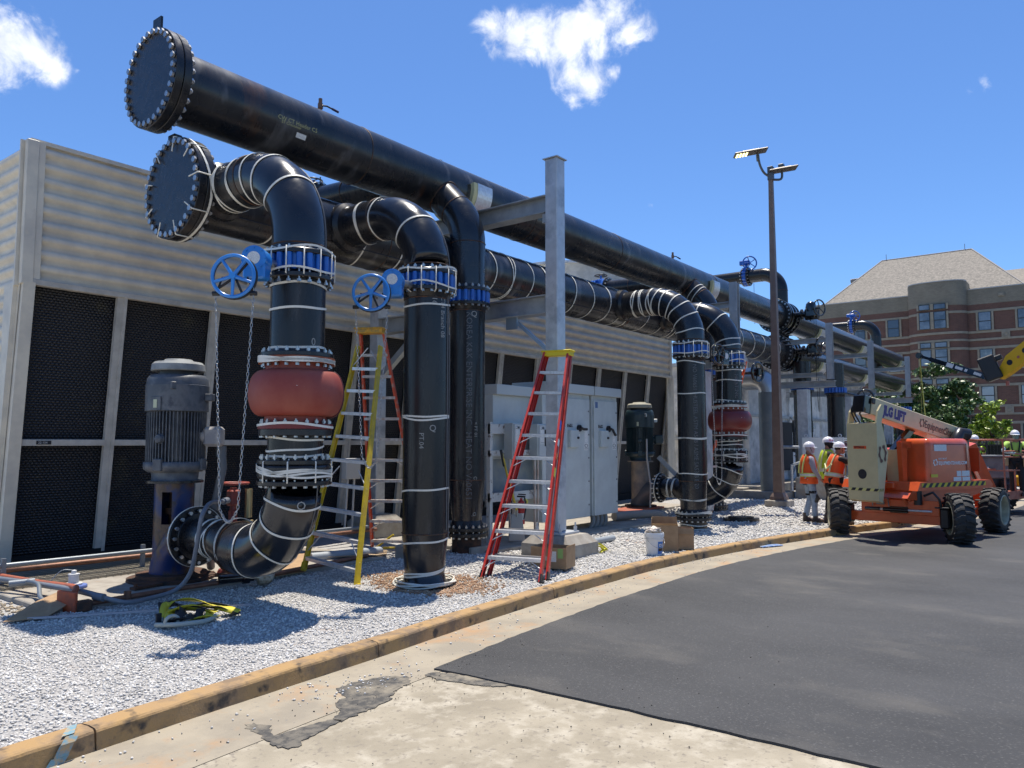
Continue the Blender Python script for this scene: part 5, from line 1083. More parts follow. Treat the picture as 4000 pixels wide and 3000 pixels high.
q = P(); q.cyl((10.55, 9.4, 0), (10.55, 9.4, 3.3), .05, n=10); tag(q.make('orange_downpipe', mat('rust_orange_pipe', (.35, .13, .06), .6)), 'thin orange brown vertical pipe behind the plain riser', 'pipe')
ex = thing('fire_extinguisher', 'red fire extinguisher hanging low on the rack behind the red ladder', 'fire extinguisher', (11.35, 8.62, .5))
q = P(); q.lathe([(.001, .0), (.065, 0), (.07, .01), (.07, .36), (.055, .41), (.025, .44), (.025, .47)], (11.38, 8.6, .36), Z3, 20); q.make('cylinder', mat('extinguisher_red', (.5, .015, .015), .3, coat=.5), ex)
q = P(); q.box((11.38, 8.6, .86), (.05, .16, .03)); q.box((11.38, 8.58, .90), (.03, .16, .02)); q.tube([(11.38, 8.52, .84), (11.36, 8.47, .7), (11.33, 8.50, .45)], .014, 8); q.make('valve_head', BLK, ex)
q = P(); q.lathe([(.0715, .08), (.0715, .2)], (11.38, 8.6, .36), Z3, 20); q.make('label', LBLW, ex)
q = P(); q.tube([(11.43, 8.55, .60), (11.44, 8.50, .78), (11.39, 8.53, .82)], .018, 6); q.make('tag', mat('yellow_tag', (.7, .65, .1), .5), ex)
sh = thing('shovel', 'flat shovel with yellow and black handle standing against the rack', 'shovel', (11.0, 8.4, 0))
q = P(); q.tube([(10.95, 8.72, 1.68), (11.02, 8.62, 1.2), (11.12, 8.50, .62)], .022, 8); q.make('handle', YELF, sh); q = P(); q.tube([(10.945, 8.73, 1.72), (10.98, 8.68, 1.42)], .027, 8); q.make('grip', BLKP, sh)
q = P(); q.prism([(-.09, 0), (.09, 0), (.15, -.46), (-.15, -.46)], (11.12, 8.50, .56), (.7, -.7, 0), (.12, .10, 1), (.004, .006, 0)); q.cyl((11.12, 8.5, .64), (11.12, 8.5, .52), .022); q.make('blade', mat('blade_steel', (.33, .32, .30), .5, .5), sh)
# ================================================================ items on the gravel
def open_box(name, label, cx, cy, z0, w, d, h, rz, flaps=(), m=CARD, grp=None, print_=None):
    t = thing(name, label, 'cardboard box', (cx, cy, z0), rz, grp, local=True); th = .006
    for nm, c, s_ in (('wall', (0, -d / 2, h / 2), (w, th, h)), ('wall', (0, d / 2, h / 2), (w, th, h)), ('wall', (-w / 2, 0, h / 2), (th, d - th, h)), ('wall', (w / 2, 0, h / 2), (th, d - th, h)), ('bottom', (0, 0, th / 2 + .002), (w - th * 2, d - th * 2, th))):
        q = P(); q.box(c, s_); q.make(nm, m, t)
    for (side, ang, L) in flaps:
        q = P(); a = R(ang); dz, do = math.sin(a) * L, math.cos(a) * L
        if side in 'fb': sg = -1 if side == 'f' else 1; q.add([(-w / 2, sg * d / 2, h), (w / 2, sg * d / 2, h), (w / 2 - .01, sg * (d / 2 + do), h + dz), (-w / 2 + .01, sg * (d / 2 + do), h + dz)] + [(-w / 2, sg * d / 2 - .005, h), (w / 2, sg * d / 2 - .005, h), (w / 2 - .01, sg * (d / 2 + do) - .005, h + dz), (-w / 2 + .01, sg * (d / 2 + do) - .005, h + dz)], [(0, 1, 2, 3), (4, 5, 6, 7), (0, 1, 5, 4), (1, 2, 6, 5), (2, 3, 7, 6), (3, 0, 4, 7)])
        else: sg = -1 if side == 'l' else 1; q.add([(sg * w / 2, -d / 2, h), (sg * w / 2, d / 2, h), (sg * (w / 2 + do), d / 2 - .01, h + dz), (sg * (w / 2 + do), -d / 2 + .01, h + dz)] + [(sg * w / 2 - .005, -d / 2, h), (sg * w / 2 - .005, d / 2, h), (sg * (w / 2 + do) - .005, d / 2 - .01, h + dz), (sg * (w / 2 + do) - .005, -d / 2 + .01, h + dz)], [(0, 1, 2, 3), (4, 5, 6, 7), (0, 1, 5, 4), (1, 2, 6, 5), (2, 3, 7, 6), (3, 0, 4, 7)])
        q.make('flap', m, t)
    return t
bx = open_box('open_cardboard_box', 'low open cardboard box with white labels at the foot of the red ladder', 9.52, 6.60, .02, .56, .36, .30, R(-78), flaps=(('r', 75, .03),))
q = P(); q.box((-.0, -.184, .19), (.0, .0, .0)) if False else None
bx2 = bx
text_plane(bx, 'LLMAN', .085, (-.283, .07, .03), (0, -1, 0), (0, 0, 1), mat('brown_print', (.10, .06, .03), .8), bold=.002)
q = P(); q.box((-.2845, -.06, .18), (.003, .13, .13)); lb = q.make('shipping_label', LBLW, bx)
q = P()
for k in range(9): q.box((-.2868, -.11 + k * .012, .14), (.001, .004 + .003 * (k % 2), .03))
for k in range(4): q.box((-.2868, -.06, .175 + k * .015), (.001, .10, .003))
q.make('print', BLK, lb)
q = P(); q.box((.06, -.1835, .17), (.13, .003, .15)); q.make('shipping_label', LBLW, bx); q = P(); q.box((.19, -.1835, .22), (.08, .003, .14)); q.make('green_tape', mat('green_tape', (.25, .42, .12), .5), bx)
q = P(); q.box((-.2845, .165, .15), (.003, .03, .3)); q.make('torn_edge', CARD, bx)
b2 = open_box('tall_cardboard_box', 'taller brown cardboard box behind the white bucket, flaps up', 12.12, 6.08, .015, .44, .30, .44, R(-62), flaps=(('b', 100, .12), ('l', 95, .10), ('f', 40, .05)))
b3 = open_box('cardboard_box', 'plain brown cardboard box right of the taller one behind the bucket', 12.52, 5.95, .015, .36, .26, .36, R(-55), flaps=(('f', -80, .1),))
bu = thing('white_bucket', 'white plastic bucket full of rags, blue label, standing by the kerb', 'bucket', (11.62, 6.02, 0))
q = P(); q.lathe([(.001, 0.005), (.125, .005), (.128, .02), (.148, .32)], (11.62, 6.02, 0), Z3, 36, smooth=False); q.lathe([(.148, .30), (.162, .30), (.162, .345), (.155, .37), (.148, .37), (.140, .30)], (11.62, 6.02, 0), Z3, 36); q.lathe([(.155, .26), (.155, .275), (.147, .28)], (11.62, 6.02, 0), Z3, 36)
q.make('tub', mat('bucket_white', (.72, .72, .70), .4), bu)
vs = []; n = 10
for zz, r_ in ((.03, .1305), (.23, .1425)):
    for i in range(n + 1): a = R(232 + 52 * i / n); vs.append((11.62 + math.cos(a) * r_, 6.02 + math.sin(a) * r_, zz))
q = P(); q.add(vs, [(i, i + 1, n + 2 + i, n + 1 + i) for i in range(n)], True); lb = q.make('blue_label', mat('bucket_blue', (.03, .17, .50), .4), bu)
text_cyl(lb, 'IDEAL', .062, 11.62, 6.02, .15, .142, R(238), LBLW, down=False, bold=.002)
vs = []
for zz, r_ in ((.075, .134), (.125, .137)):
    for i in range(n + 1): a = R(236 + 44 * i / n); vs.append((11.62 + math.cos(a) * r_, 6.02 + math.sin(a) * r_, zz))
q = P(); q.add(vs, [(i, i + 1, n + 2 + i, n + 1 + i) for i in range(n)], True); q.make('label_band', BLK, lb)
q = P(); q.tube([(11.62 + math.cos(a) * .165, 6.02 + math.sin(a) * .165, .30 - .17 * max(0, math.sin((a - R(150)) * 1.0))) for a in [R(150 + 180 * i / 16) for i in range(17)]], .004, 6); q.make('bail_handle', ZINC, bu)
rg = random.Random(8); q = P()
for k in range(16):
    a = rg.uniform(0, 6.28); d = rg.uniform(0, .10); c = Vector((11.62 + math.cos(a) * d, 6.02 + math.sin(a) * d, .37 + rg.uniform(0, .05))); q.tube([c + Vector((rg.uniform(-.06, .06), rg.uniform(-.06, .06), rg.uniform(-.02, .03))) for _ in range(5)], [.012, .03, .022, .032, .012], 7)
tag(q.make('rags', mat('rag_cloth', (.66, .60, .54), .9, 0, (.5, .45, .4), 12)), 'crumpled off-white rags piled in the bucket', 'rags')
# harness
hn = thing('safety_harness', 'yellow and black safety harness with grey lanyard lying on the gravel', 'harness', (4.35, 7.7, .03))
def ribbon(pts, w, m, nm, parent, tw=0.):
    pts = [Vector(p_) for p_ in pts]; vs = []; rgt = None
    for i, p_ in enumerate(pts):
        t_ = (pts[min(i + 1, len(pts) - 1)] - pts[max(i - 1, 0)]).normalized(); up_ = Vector((math.sin(tw * i), .2, 1)).normalized(); s_ = t_.cross(up_).normalized(); nn = s_.cross(t_)
        for a, b in ((-1, -1), (1, -1), (1, 1), (-1, 1)): vs.append(p_ + s_ * a * w / 2 + nn * b * .0025)
    fs = []
    for i in range(len(pts) - 1):
        for k in range(4): fs.append((i * 4 + k, i * 4 + (k + 1) % 4, i * 4 + 4 + (k + 1) % 4, i * 4 + 4 + k))
    fs += [(0, 1, 2, 3), tuple(len(vs) - 4 + k for k in range(4))]
    q = P(); q.add(vs, fs, True); return q.make(nm, m, parent)
def smooth_pts(pts, k=5):
    pts = [Vector(p_) for p_ in pts]; o = []
    for i in range(len(pts) - 1):
        p0, p1, p2, p3 = pts[max(i - 1, 0)], pts[i], pts[i + 1], pts[min(i + 2, len(pts) - 1)]
        for j in range(k): f = j / k; o.append(.5 * ((2 * p1) + (-p0 + p2) * f + (2 * p0 - 5 * p1 + 4 * p2 - p3) * f * f + (-p0 + 3 * p1 - 3 * p2 + p3) * f ** 3))
    return o + [pts[-1]]
HY = mat('harness_yellow', (.60, .50, .03), .6); HB = mat('harness_black', (.015, .015, .016), .6)
for pts, m in (([(4.18, 7.78, .05), (4.35, 8.02, .13), (4.58, 7.98, .14), (4.72, 7.66, .09), (4.80, 7.40, .04)], HY), ([(4.2, 7.72, .04), (4.34, 7.86, .09), (4.5, 7.74, .08), (4.62, 7.52, .06)], HY), ([(4.15, 7.55, .03), (4.3, 7.62, .10), (4.42, 7.85, .12), (4.62, 8.05, .05)], HB),
               ([(4.55, 7.95, .06), (4.70, 7.75, .10), (4.84, 7.5, .05), (4.7, 7.35, .03)], HB), ([(4.08, 7.62, .03), (4.22, 7.45, .07), (4.4, 7.55, .05), (4.5, 7.7, .03)], HB), ([(4.5, 7.45, .03), (4.62, 7.62, .06), (4.78, 7.62, .05), (4.86, 7.48, .03)], HY), ([(4.3, 7.5, .03), (4.45, 7.42, .06), (4.6, 7.48, .04)], HY), ([(4.62, 7.9, .04), (4.5, 8.1, .08), (4.35, 8.12, .12), (4.3, 8.0, .05)], HB), ([(4.25, 7.6, .02), (4.38, 7.8, .10), (4.55, 7.85, .08), (4.72, 7.7, .03)], HB), ([(4.4, 7.45, .02), (4.5, 7.62, .09), (4.68, 7.6, .09), (4.8, 7.52, .03)], HB), ([(4.22, 7.9, .03), (4.4, 7.72, .13), (4.6, 7.75, .10), (4.78, 7.55, .03)], HY)):
    ribbon([Vector((p_.x, p_.y, p_.z * 1.0 + .01)) for p_ in smooth_pts(pts)], .085, m, 'webbing', hn, .22)
q = P(); q.tube(smooth_pts([(4.02, 7.62, .03), (4.10, 7.40, .05), (4.26, 7.33, .05), (4.42, 7.36, .04), (4.6, 7.47, .05)]), .024, 8); q.make('lanyard', mat('grey_lanyard', (.42, .42, .36), .8), hn)
q = P(); q.tube([(4.12 + .07 * math.cos(a), 7.50, .07 + .05 * math.sin(a)) for a in [k * .52 for k in range(12)]], .018, 7, closed=True); q.make('rope_loop', mat('grey_lanyard', (.42, .42, .36), .8), hn)
q = P(); q.box((4.10, 7.72, .07), (.06, .02, .10), bev=.006); q.box((4.76, 7.60, .06), (.08, .07, .02), bev=.006); q.make('buckle', BLK, hn)
q = P(); q.box((4.40, 8.06, .12), (.12, .08, .06), Matrix.Rotation(.4, 3, 'Z'), .02); q.make('pad', HB, hn)
vs, fs = flat_text('110 HV', .05); q = P(); q.add([(4.44 + x * .55 + 0, 7.88 - x * .9 + y * .3, .165 - x * .12 + y * .5) for x, y in vs], fs); q.make('lettering', mat('faded_print', (.35, .33, .05), .7), hn)
# rods, cardboard, conduits near the pump
q = P(); q.beam((3.34, 8.93, .035), (5.12, 7.66, .05), .022, .022); tag(q.make('strut_rod', mat('dull_galv_rod', (.38, .42, .5), .4, .6)), 'long thin galvanised rod lying on the gravel behind the harness', 'rod')
def sheet(name, label, pts, lift, m=CARD, th=.006):
    q = P(); vs = [Vector((x, y, z)) for (x, y), z in zip(pts, lift)]; n = len(vs); q.add(vs + [v + Vector((0, 0, th)) for v in vs], [tuple(range(n))[::-1], tuple(range(n, 2 * n))] + [(i, (i + 1) % n, n + (i + 1) % n, n + i) for i in range(n)])
    return tag(q.make(name, m), label, 'cardboard', 'flattened cardboard pieces')
sheet('flat_cardboard', 'folded flat cardboard lying at the slab corner by the orange bracket', [(3.12, 8.95), (3.50, 8.86), (3.92, 9.20), (3.86, 9.50), (3.60, 9.42)], [.03, .03, .10, .16, .10])
sheet('flat_cardboard', 'brown cardboard sheet lying between the large elbow and yellow ladder', [(6.3, 9.0), (6.9, 9.05), (7.7, 9.95), (7.3, 10.2), (6.8, 9.75)], [.04, .03, .12, .12, .11])
sheet('flat_cardboard', 'brown cardboard lying on the ground behind the yellow ladder foot', [(7.6, 9.7), (8.6, 9.2), (9.0, 9.6), (8.0, 10.3)], [.09, .06, .06, .09], mat('dusty_cardboard', (.42, .30, .18), .85))
ob = thing('orange_bracket', 'orange painted steel bracket and pipe at the slab corner', 'bracket', (3.8, 9.2, 0))
q = P(); q.box((3.80, 9.12, .10), (.045, .30, .24), Matrix.Rotation(R(12), 3, 'Z'), .006); q.make('plate', mat('bracket_orange', (.48, .09, .03), .6, 0, (.35, .08, .04), 12), ob)
q = P(); q.tube(smooth_pts([(3.83, 9.05, .2), (3.92, 9.2, .22), (4.0, 9.5, .2), (3.93, 10.2, .18), (3.8, 11.2, .18)]), .033, 10); q.make('pipe', mat('bracket_orange2', (.42, .11, .05), .55, 0, (.3, .1, .06), 8), ob)
q = P(); q.box((3.92, 9.0, .06), (.16, .10, .12), bev=.01); q.make('block', RUST, ob)
q = P(); q.tube([(3.95, 9.02, .07), (4.3, 9.05, .07), (5.2, 9.02, .08), (6.2, 8.98, .08), (8.3, 9.3, .08)], .03, 10); q.cyl((4.42, 9.04, .05), (4.42, 9.04, .14), .04); tag(q.make('copper_tube', COPR), 'weathered copper pipe running along the front edge of the pump slab', 'pipe', 'copper pipes around the pump slab')
q = P(); q.tube([(3.6, 11.45, .19), (5.9, 11.3, .19)], .035, 10); q.tube([(6.0, 11.3, .19), (10.2, 11.2, .19)], .035, 10); q.box((5.92, 11.28, .22), (.06, .06, .2)); tag(q.make('copper_tube', COPR), 'copper pipe raised along the foot of the louvres', 'pipe', 'copper pipes around the pump slab')
CG = mat('galv_conduit', (.20, .225, .25), .45, .4)
q = P(); q.tube([(3.6, 11.12, .30), (5.9, 11.0, .30), (9.9, 10.9, .30)], .03, 10); q.box((3.85, 11.1, .2), (.05, .05, .38)); q.box((5.6, 11.05, .2), (.05, .05, .38)); tag(q.make('galvanised_conduit', CG), 'grey galvanised conduit raised above the grating before the louvres', 'conduit', 'grey conduits near the pump')
q = P(); q.tube(smooth_pts([(3.62, 11.0, .20), (3.85, 10.2, .18), (4.0, 9.4, .17), (4.1, 8.98, .13)]), .033, 10); q.tube(smooth_pts([(4.1, 8.98, .13), (4.3, 8.80, .06), (4.60, 8.88, .05), (4.9, 8.86, .10), (5.0, 8.72, .30), (5.0, 8.60, .62), (5.02, 8.56, .92), (5.10, 8.62, 1.04), (5.35, 8.9, 1.10), (5.9, 9.5, 1.06)]), .026, 10)
q.cyl((4.06, 9.06, .135), (4.11, 8.94, .125), .045, n=8); q.cyl((5.88, 9.48, 1.06), (6.02, 9.6, 1.06), .045, n=8); tag(q.make('flexible_conduit', mat('grey_liquidtight', (.15, .17, .20), .45, 0, (.2, .21, .23), 6)), 'grey flexible conduit looping from the slab corner up to the red valve', 'conduit', 'grey conduits near the pump')
q = P(); q.tube(smooth_pts([(3.78, 10.15, .22), (3.82, 9.95, .20), (3.72, 9.6, .10), (3.76, 9.32, .08), (3.9, 9.15, .09)]), .024, 10); q.cyl((3.62, 10.25, .20), (3.86, 10.15, .21), .04, n=10); tag(q.make('small_conduit', CG), 'short curved grey conduit with coupling at the slab corner', 'conduit', 'grey conduits near the pump')
wc = thing('level_sensor', 'white cylindrical sensor on a blue round base on the pump slab', 'sensor', (4.35, 10.28, .05))
q = P(); q.lathe([(.001, .035), (.15, .033), (.155, .02), (.155, 0)], (4.35, 10.28, .05), Z3, 32); q.make('base', mat('faded_blue', (.12, .18, .45), .5), wc)
q = P(); q.lathe([(.10, .035), (.10, .055), (.06, .06), (.058, .15), (.066, .155), (.066, .17), (.03, .175), (.03, .21), (.001, .22)], (4.35, 10.28, .05), Z3, 28); q.make('cap', mat('cap_white', (.6, .6, .6), .5), wc)
q = P(); q.tube(smooth_pts([(4.35, 10.28, .26), (4.22, 10.32, .27), (4.10, 10.32, .15), (4.08, 10.25, .07)]), .006, 6); q.make('wire', CG, wc)
rv = thing('red_valve', 'red handwheel valve standing between the pump and the large elbow', 'valve', (6.25, 9.9, 0))
RV = mat('red_valve_paint', (.30, .045, .03), .5, 0, (.2, .05, .04), 7)
q = P(); q.cyl((6.2, 9.75, .05), (6.2, 9.75, 1.22), .045); q.box((6.2, 9.75, 1.08), (.16, .12, .22), bev=.02); q.box((6.2, 9.75, .72), (.10, .10, .4), bev=.02); q.lathe([(.001, .09), (.05, .08), (.17, .05), (.19, 0)], (6.2, 9.75, .05), Z3, 20); q.make('body', RV, rv)
q = P(); q.tube([(6.2 + .2 * math.cos(a), 9.75 + .2 * math.sin(a), 1.28) for a in [k * math.pi / 12 for k in range(24)]], .018, 8, closed=True)
for k in range(4): a = k * math.pi / 2; q.tube([(6.2, 9.75, 1.26), (6.2 + .2 * math.cos(a), 9.75 + .2 * math.sin(a), 1.28)], .014, 6)
q.make('handwheel', RV, rv)
q = P(); q.cyl((6.36, 9.62, .80), (6.36, 9.62, 1.2), .05, n=10); q.box((6.34, 9.6, .72), (.14, .09, .10), bev=.01); q.make('brass_fitting', mat('brass_fit', (.45, .35, .18), .35, .7), rv)
dv = thing('small_ball_valve', 'black and brass drain valve wrapped in plastic under the large elbow', 'valve', (5.9, 8.9, .05))
q = P(); q.cyl((5.55, 9.0, .12), (5.95, 8.85, .12), .06); q.cyl((5.82, 8.9, .12), (5.90, 8.87, .12), .085, n=12); q.cyl((5.85, 8.88, .12), (5.85, 8.88, .24), .03); q.make('body', BLKG, dv)
q = P(); q.tube([(5.98, 8.83, .1), (6.08, 8.78, .12), (6.16, 8.74, .08)], [.09, .12, .07], 9); q.make('plastic_wrap', mat('cloudy_plastic', (.5, .45, .35), .3, 0, (.2, .16, .1), 18), dv)
q = P(); q.tube([(10.8, 7.92, .06), (12.52, 7.90, .06)], .055, 14); tag(q.make('grey_conduit_pipe', mat('pvc_grey', (.30, .33, .35), .5)), 'grey conduit length lying on gravel right of the post pier, rear one', 'conduit', 'loose grey conduit lengths'); 
q = P(); q.tube([(11.2, 7.52, .06), (12.75, 7.46, .06)], .055, 14); q.add([], []); tag(q.make('grey_conduit_pipe', MATS['pvc_grey']), 'grey conduit length lying on gravel right of the post pier, front one', 'conduit', 'loose grey conduit lengths')
ys = thing('yellow_strap', 'crumpled yellow ratchet strap beside the concrete pier of the tall post', 'strap', (11.2, 6.9, .03))
for pts in ([(11.05, 7.1, .03), (11.2, 7.0, .16), (11.35, 6.9, .13), (11.42, 6.8, .04)], [(11.1, 6.95, .02), (11.22, 6.85, .12), (11.3, 6.78, .03)], [(11.15, 7.15, .10), (11.3, 7.08, .18), (11.38, 6.95, .08)], [(11.2, 6.8, .02), (11.35, 6.82, .07), (11.48, 6.86, .02)]): ribbon(smooth_pts(pts), .06, mat('strap_yellow', (.68, .64, .03), .6), 'webbing', ys, .05)
q = P(); q.tube([(7.55, 9.75, .09), (8.72, 9.45, .09)], .075, 16); tag(q.make('grey_duct_pipe', MATS['pvc_grey']), 'thick grey plastic pipe lying behind the yellow ladder', 'pipe')
cb = P(); cb.box((8.95, 9.05, .07), (.42, .3, .28), Matrix.Rotation(R(20), 3, 'Z'), .02); tag(cb.make('concrete_block', CONC), 'small concrete block beside the foremost riser', 'block')
bp_ = P(); bp_.tube(smooth_pts([(15.6, 9.1, .15), (16.2, 8.9, .16), (16.75, 8.55, .15), (16.8, 8.35, .05)]), .10, 16); tag(bp_.make('drain_pipe', mat('dusty_grey_pipe', (.28, .26, .23), .6)), 'dusty grey pipe bending into the gravel right of the cabinets', 'pipe')
tr = P(); tr.tube([(14.45, 5.4, -.1), (14.75, 5.22, -.1), (15.05, 5.08, -.1)], [.02, .05, .02], 6); q = P(); q.box((14.75, 5.2, -.11), (.55, .16, .02), Matrix.Rotation(R(-24), 3, 'Z'), .008); tag(q.make('blue_wrapper', mat('blue_film', (.12, .25, .55), .3, 0, (.5, .55, .6), 9)), 'flat blue plastic wrapper in the gutter beyond the boxes', 'litter')
jb = P(); jb.box((9.9, 11.6, 1.35), (.36, .14, .40), bev=.01); jb.tube([(9.82, 11.6, 1.15), (9.8, 11.65, .1)], .022, 8); jb.tube([(9.98, 11.6, 1.15), (9.98, 11.65, .1)], .022, 8); tag(jb.make('junction_box', mat('light_grey_box', (.5, .5, .48), .5)), 'small grey junction box with label before the louvres, left of the ladders', 'junction box')
# ================================================================ light pole
lp = thing('light_pole', 'tall brown square light pole with two flat lamp heads, one lit', 'street lamp', (22.55, 7.62, 0)); BR = mat('bronze_pole', (.17, .115, .09), .5, .1, (.20, .14, .11), 5)
px, py = 22.55, 7.64
Mr = Matrix.Rotation(R(0), 3, 'Z')
q = P(); q.box((px, py, .04), (.66, .66, .3), bev=.02); q.make('footing', CONC, lp)
q = P(); a, b = .13, .058; vs = [(px + sx * r_, py + sy * r_, z) for z, r_ in ((.2, a), (9.85, b)) for sx, sy in ((-1, -1), (1, -1), (1, 1), (-1, 1))]; q.add(vs, [(0, 1, 5, 4), (1, 2, 6, 5), (2, 3, 7, 6), (3, 0, 4, 7), (4, 5, 6, 7)]); q.make('pole', BR, lp)
q = P(); q.add([(px + sx * r_, py + sy * r_, z) for z, r_ in ((.2, .22), (.29, .2), (.40, .14)) for sx, sy in ((-1, -1), (1, -1), (1, 1), (-1, 1))], [(i + k * 4, (i + 1) % 4 + k * 4, (i + 1) % 4 + 4 + k * 4, i + 4 + k * 4) for k in range(2) for i in range(4)] + [(8, 9, 10, 11)]); q.make('base_cover', BR, lp)
q = P(); q.box((px, py, 9.9), (.16, .16, .42), bev=.01); q.make('tenon', mat('lamp_bracket', (.10, .11, .12), .45, .3), lp)
d = Vector((.50, -.86, .14)).normalized()
for c, lit in ((Vector((22.07, 8.06, 10.50)), True), (Vector((22.72, 7.34, 10.0)), False)):
    y_ = Z3.cross(d).normalized(); z_ = d.cross(y_); Rm = Matrix((d, y_, z_)).transposed()
    q = P(); q.box(c, (.98 if lit else .86, .40, .055), Rm, .025); q.box(c + z_ * .04, (.5, .25, .04), Rm, .015); h_ = q.make('lamp_head', mat('lamp_housing', (.10, .085, .07), .5, .2), lp)
    if lit:
        e = bpy.data.materials.new('led_lit'); e.use_nodes = True; bb = e.node_tree.nodes['Principled BSDF']; bb.inputs['Emission Color'].default_value = (1, .93, .35, 1); bb.inputs['Emission Strength'].default_value = 3; bb.inputs['Base Color'].default_value = (.8, .8, .5, 1)
        q = P()
        for i in range(4):
            for j in range(4): q.box(c - d * (.40 - .09 * i) - z_ * .031 + y_ * (-.12 + .08 * j), (.055, .045, .008), Rm)
        q.make('lit_panel', e, h_)
        q = P()
        for i in range(5): q.box(c + d * (.08 + .075 * i) - z_ * .031, (.03, .25, .008), Rm)
        q.make('cooling_slot', mat('lamp_slot', (.16, .15, .13), .5), h_)
    ar = P()
    if lit: ar.tube(smooth_pts([(px - .02, py + .02, 9.80), (px - .14, py + .15, 9.92), (22.33, 7.88, 10.15), (22.30, 7.92, 10.42)]), .035, 10); ar.cyl((22.30, 7.92, 10.28), (22.29, 7.93, 10.47), .05)
    else: ar.tube(smooth_pts([(px + .05, py - .05, 9.72), (px + .16, py - .22, 9.72), (px + .20, py - .27, 9.82), (px + .19, py - .26, 10.05)]), .035, 10); ar.box((px + .19, py - .26, 10.12), (.16, .16, .14), bev=.02)
    ar.make('arm', MATS['lamp_bracket'], lp)
# grey column pipe with silver elbow beyond the light pole
gp = thing('grey_column_pipe', 'thick dark grey vertical pipe with silver elbow left of the light pole', 'pipe', (26.0, 9.05, .2)); q = P(); q.cyl((26.0, 9.05, .2), (26.0, 9.05, 3.55), .36, n=36); q.make('riser', mat('dark_grey_lagging', (.10, .125, .14), .45, .1, (.13, .15, .16), 3), gp)
q = P(); q.tube([(26.0, 9.05, 3.5)] + [Vector((26.0 - 0, 9.05 + .55 - .55 * math.cos(a), 3.55 + .55 * math.sin(a))) for a in [math.pi / 2 * i / 8 for i in range(9)]] + [(26.0, 11.5, 4.1)], .34, 32); q.make('jacketed_elbow', mat('silver_jacket', (.42, .44, .46), .3, .7), gp)
q = P(); q.lathe([(.345, 0), (.36, .01), (.36, .04), (.345, .05)], (26, 10.0, 4.1), Y3, 32); q.make('band', BLKP, gp)
st = P(); st.tube([(26.1, 8.4, .25), (26.1, 8.4, 1.1), (26.1, 8.1, 1.2), (26.1, 7.8, 1.2)], .05, 10); st.tube([(26.4, 8.9, 1.7), (26.3, 8.2, 1.7)], .05, 8); tag(st.make('small_pipe', GALV), 'small bent galvanised pipe on the basin edge left of the light pole', 'pipe')
wp = thing('equipment_screen', 'white steel screen with lifting eyes behind the white helmets', 'screen', (25.5, 6.9, .2)); q = P(); q.box((26.9, 7.6, 1.15), (.06, 1.35, 1.75)); q.make('sheet', mat('white_sheet', (.66, .68, .68), .5), wp)
for y in (7.05, 8.15): q = P(); q.tube([(26.9, y + .05 * math.cos(a), 2.08 + .05 * math.sin(a)) for a in [k * math.pi / 6 for k in range(12)]], .014, 6, closed=True); q.make('lifting_eye', ALU, wp)
cb = P(); cb.box((26.6, 7.1, .28), (1.0, 2.4, .85), bev=.02); tag(cb.make('concrete_plinth', CONC), 'grey concrete plinth behind the three workers', 'plinth')
# ================================================================ boom lift
RD = -.116
TYR = mat('tyre_rubber', (.018, .018, .019), .7, 0, (.04, .038, .036), 7, .4, .65, bump=.1, bs=40)
RIM = mat('cream_rim', (.42, .39, .27), .5, 0, (.3, .28, .2), 6)
HAZY = mat('hazard_yellow', (.62, .48, .03), .5)
BL = thing('boom_lift', 'orange and cream articulated boom lift parked on the asphalt, boom stretched to the right', 'boom lift', (18.72, 3.27, RD), 0, None, local=True)
Mc = Matrix.Rotation(R(-7.2), 4, 'Z'); Mt = Matrix.Rotation(R(-24), 4, 'Z')
def wheel(parent, M, c, yaw, side, r=.49, w=.38):
    t = P(M @ Matrix.Translation(c) @ Matrix.Rotation(yaw, 4, 'Z')); hw = w / 2
    t.lathe([(.30, -hw + .02), (.36, -hw), (.44, -hw + .015), (.462, -hw + .05), (.466, 0), (.462, hw - .05), (.44, hw - .015), (.36, hw), (.30, hw - .02)], (0, 0, 0), Y3, 48, smooth=True)
    n = 20
    for i in range(n):
        for sg in (-1, 1):
            a = 2 * math.pi * (i + (.5 if sg > 0 else 0)) / n
            for k, (y0, da, ln) in enumerate(((.045, .0, .075), (.115, .05, .075), (.165, .12, .05))):
                aa = a + da; ca, sa = math.cos(aa), math.sin(aa); rad = Vector((ca, 0, sa)); tan = Vector((-sa, 0, ca)); yv = Vector((0, 1, 0))
                skew = .42 if k == 1 else .0 if k == 0 else .9; u = (yv * sg + tan * skew).normalized(); v_ = rad.cross(u).normalized(); Rm = Matrix((u, v_, rad)).transposed()
                t.box(rad * (r - .018 - (.006 if k == 2 else 0)) + yv * sg * y0, (ln * 1.15, .052, .036), Rm, .006)
    ty = t.make('wheel', TYR, parent)
    q = P(M @ Matrix.Translation(c) @ Matrix.Rotation(yaw, 4, 'Z'))
    for sg in (-1, 1): q.lathe([(.335, sg * (hw - .01)), (.31, sg * (hw + .0)), (.29, sg * (hw - .03)), (.27, sg * .06), (.12, sg * .05), (.11, sg * .09), (.001, sg * .10)], (0, 0, 0), Y3, 36)
    for i in range(8): a = 2 * math.pi * i / 8; q.cyl((.16 * math.cos(a), side * .05, .16 * math.sin(a)), (.16 * math.cos(a), side * .075, .16 * math.sin(a)), .014, n=6)
    q.make('rim', RIM, ty)
wheel(BL, Mc, (-1.24, 1.30, .49), R(27), 1); wheel(BL, Mc, (-1.24, -1.05, .49), R(30), 1); wheel(BL, Mc, (1.48, 1.05, .49), R(-2), 1); wheel(BL, Mc, (1.48, -1.05, .49), R(-3), -1)
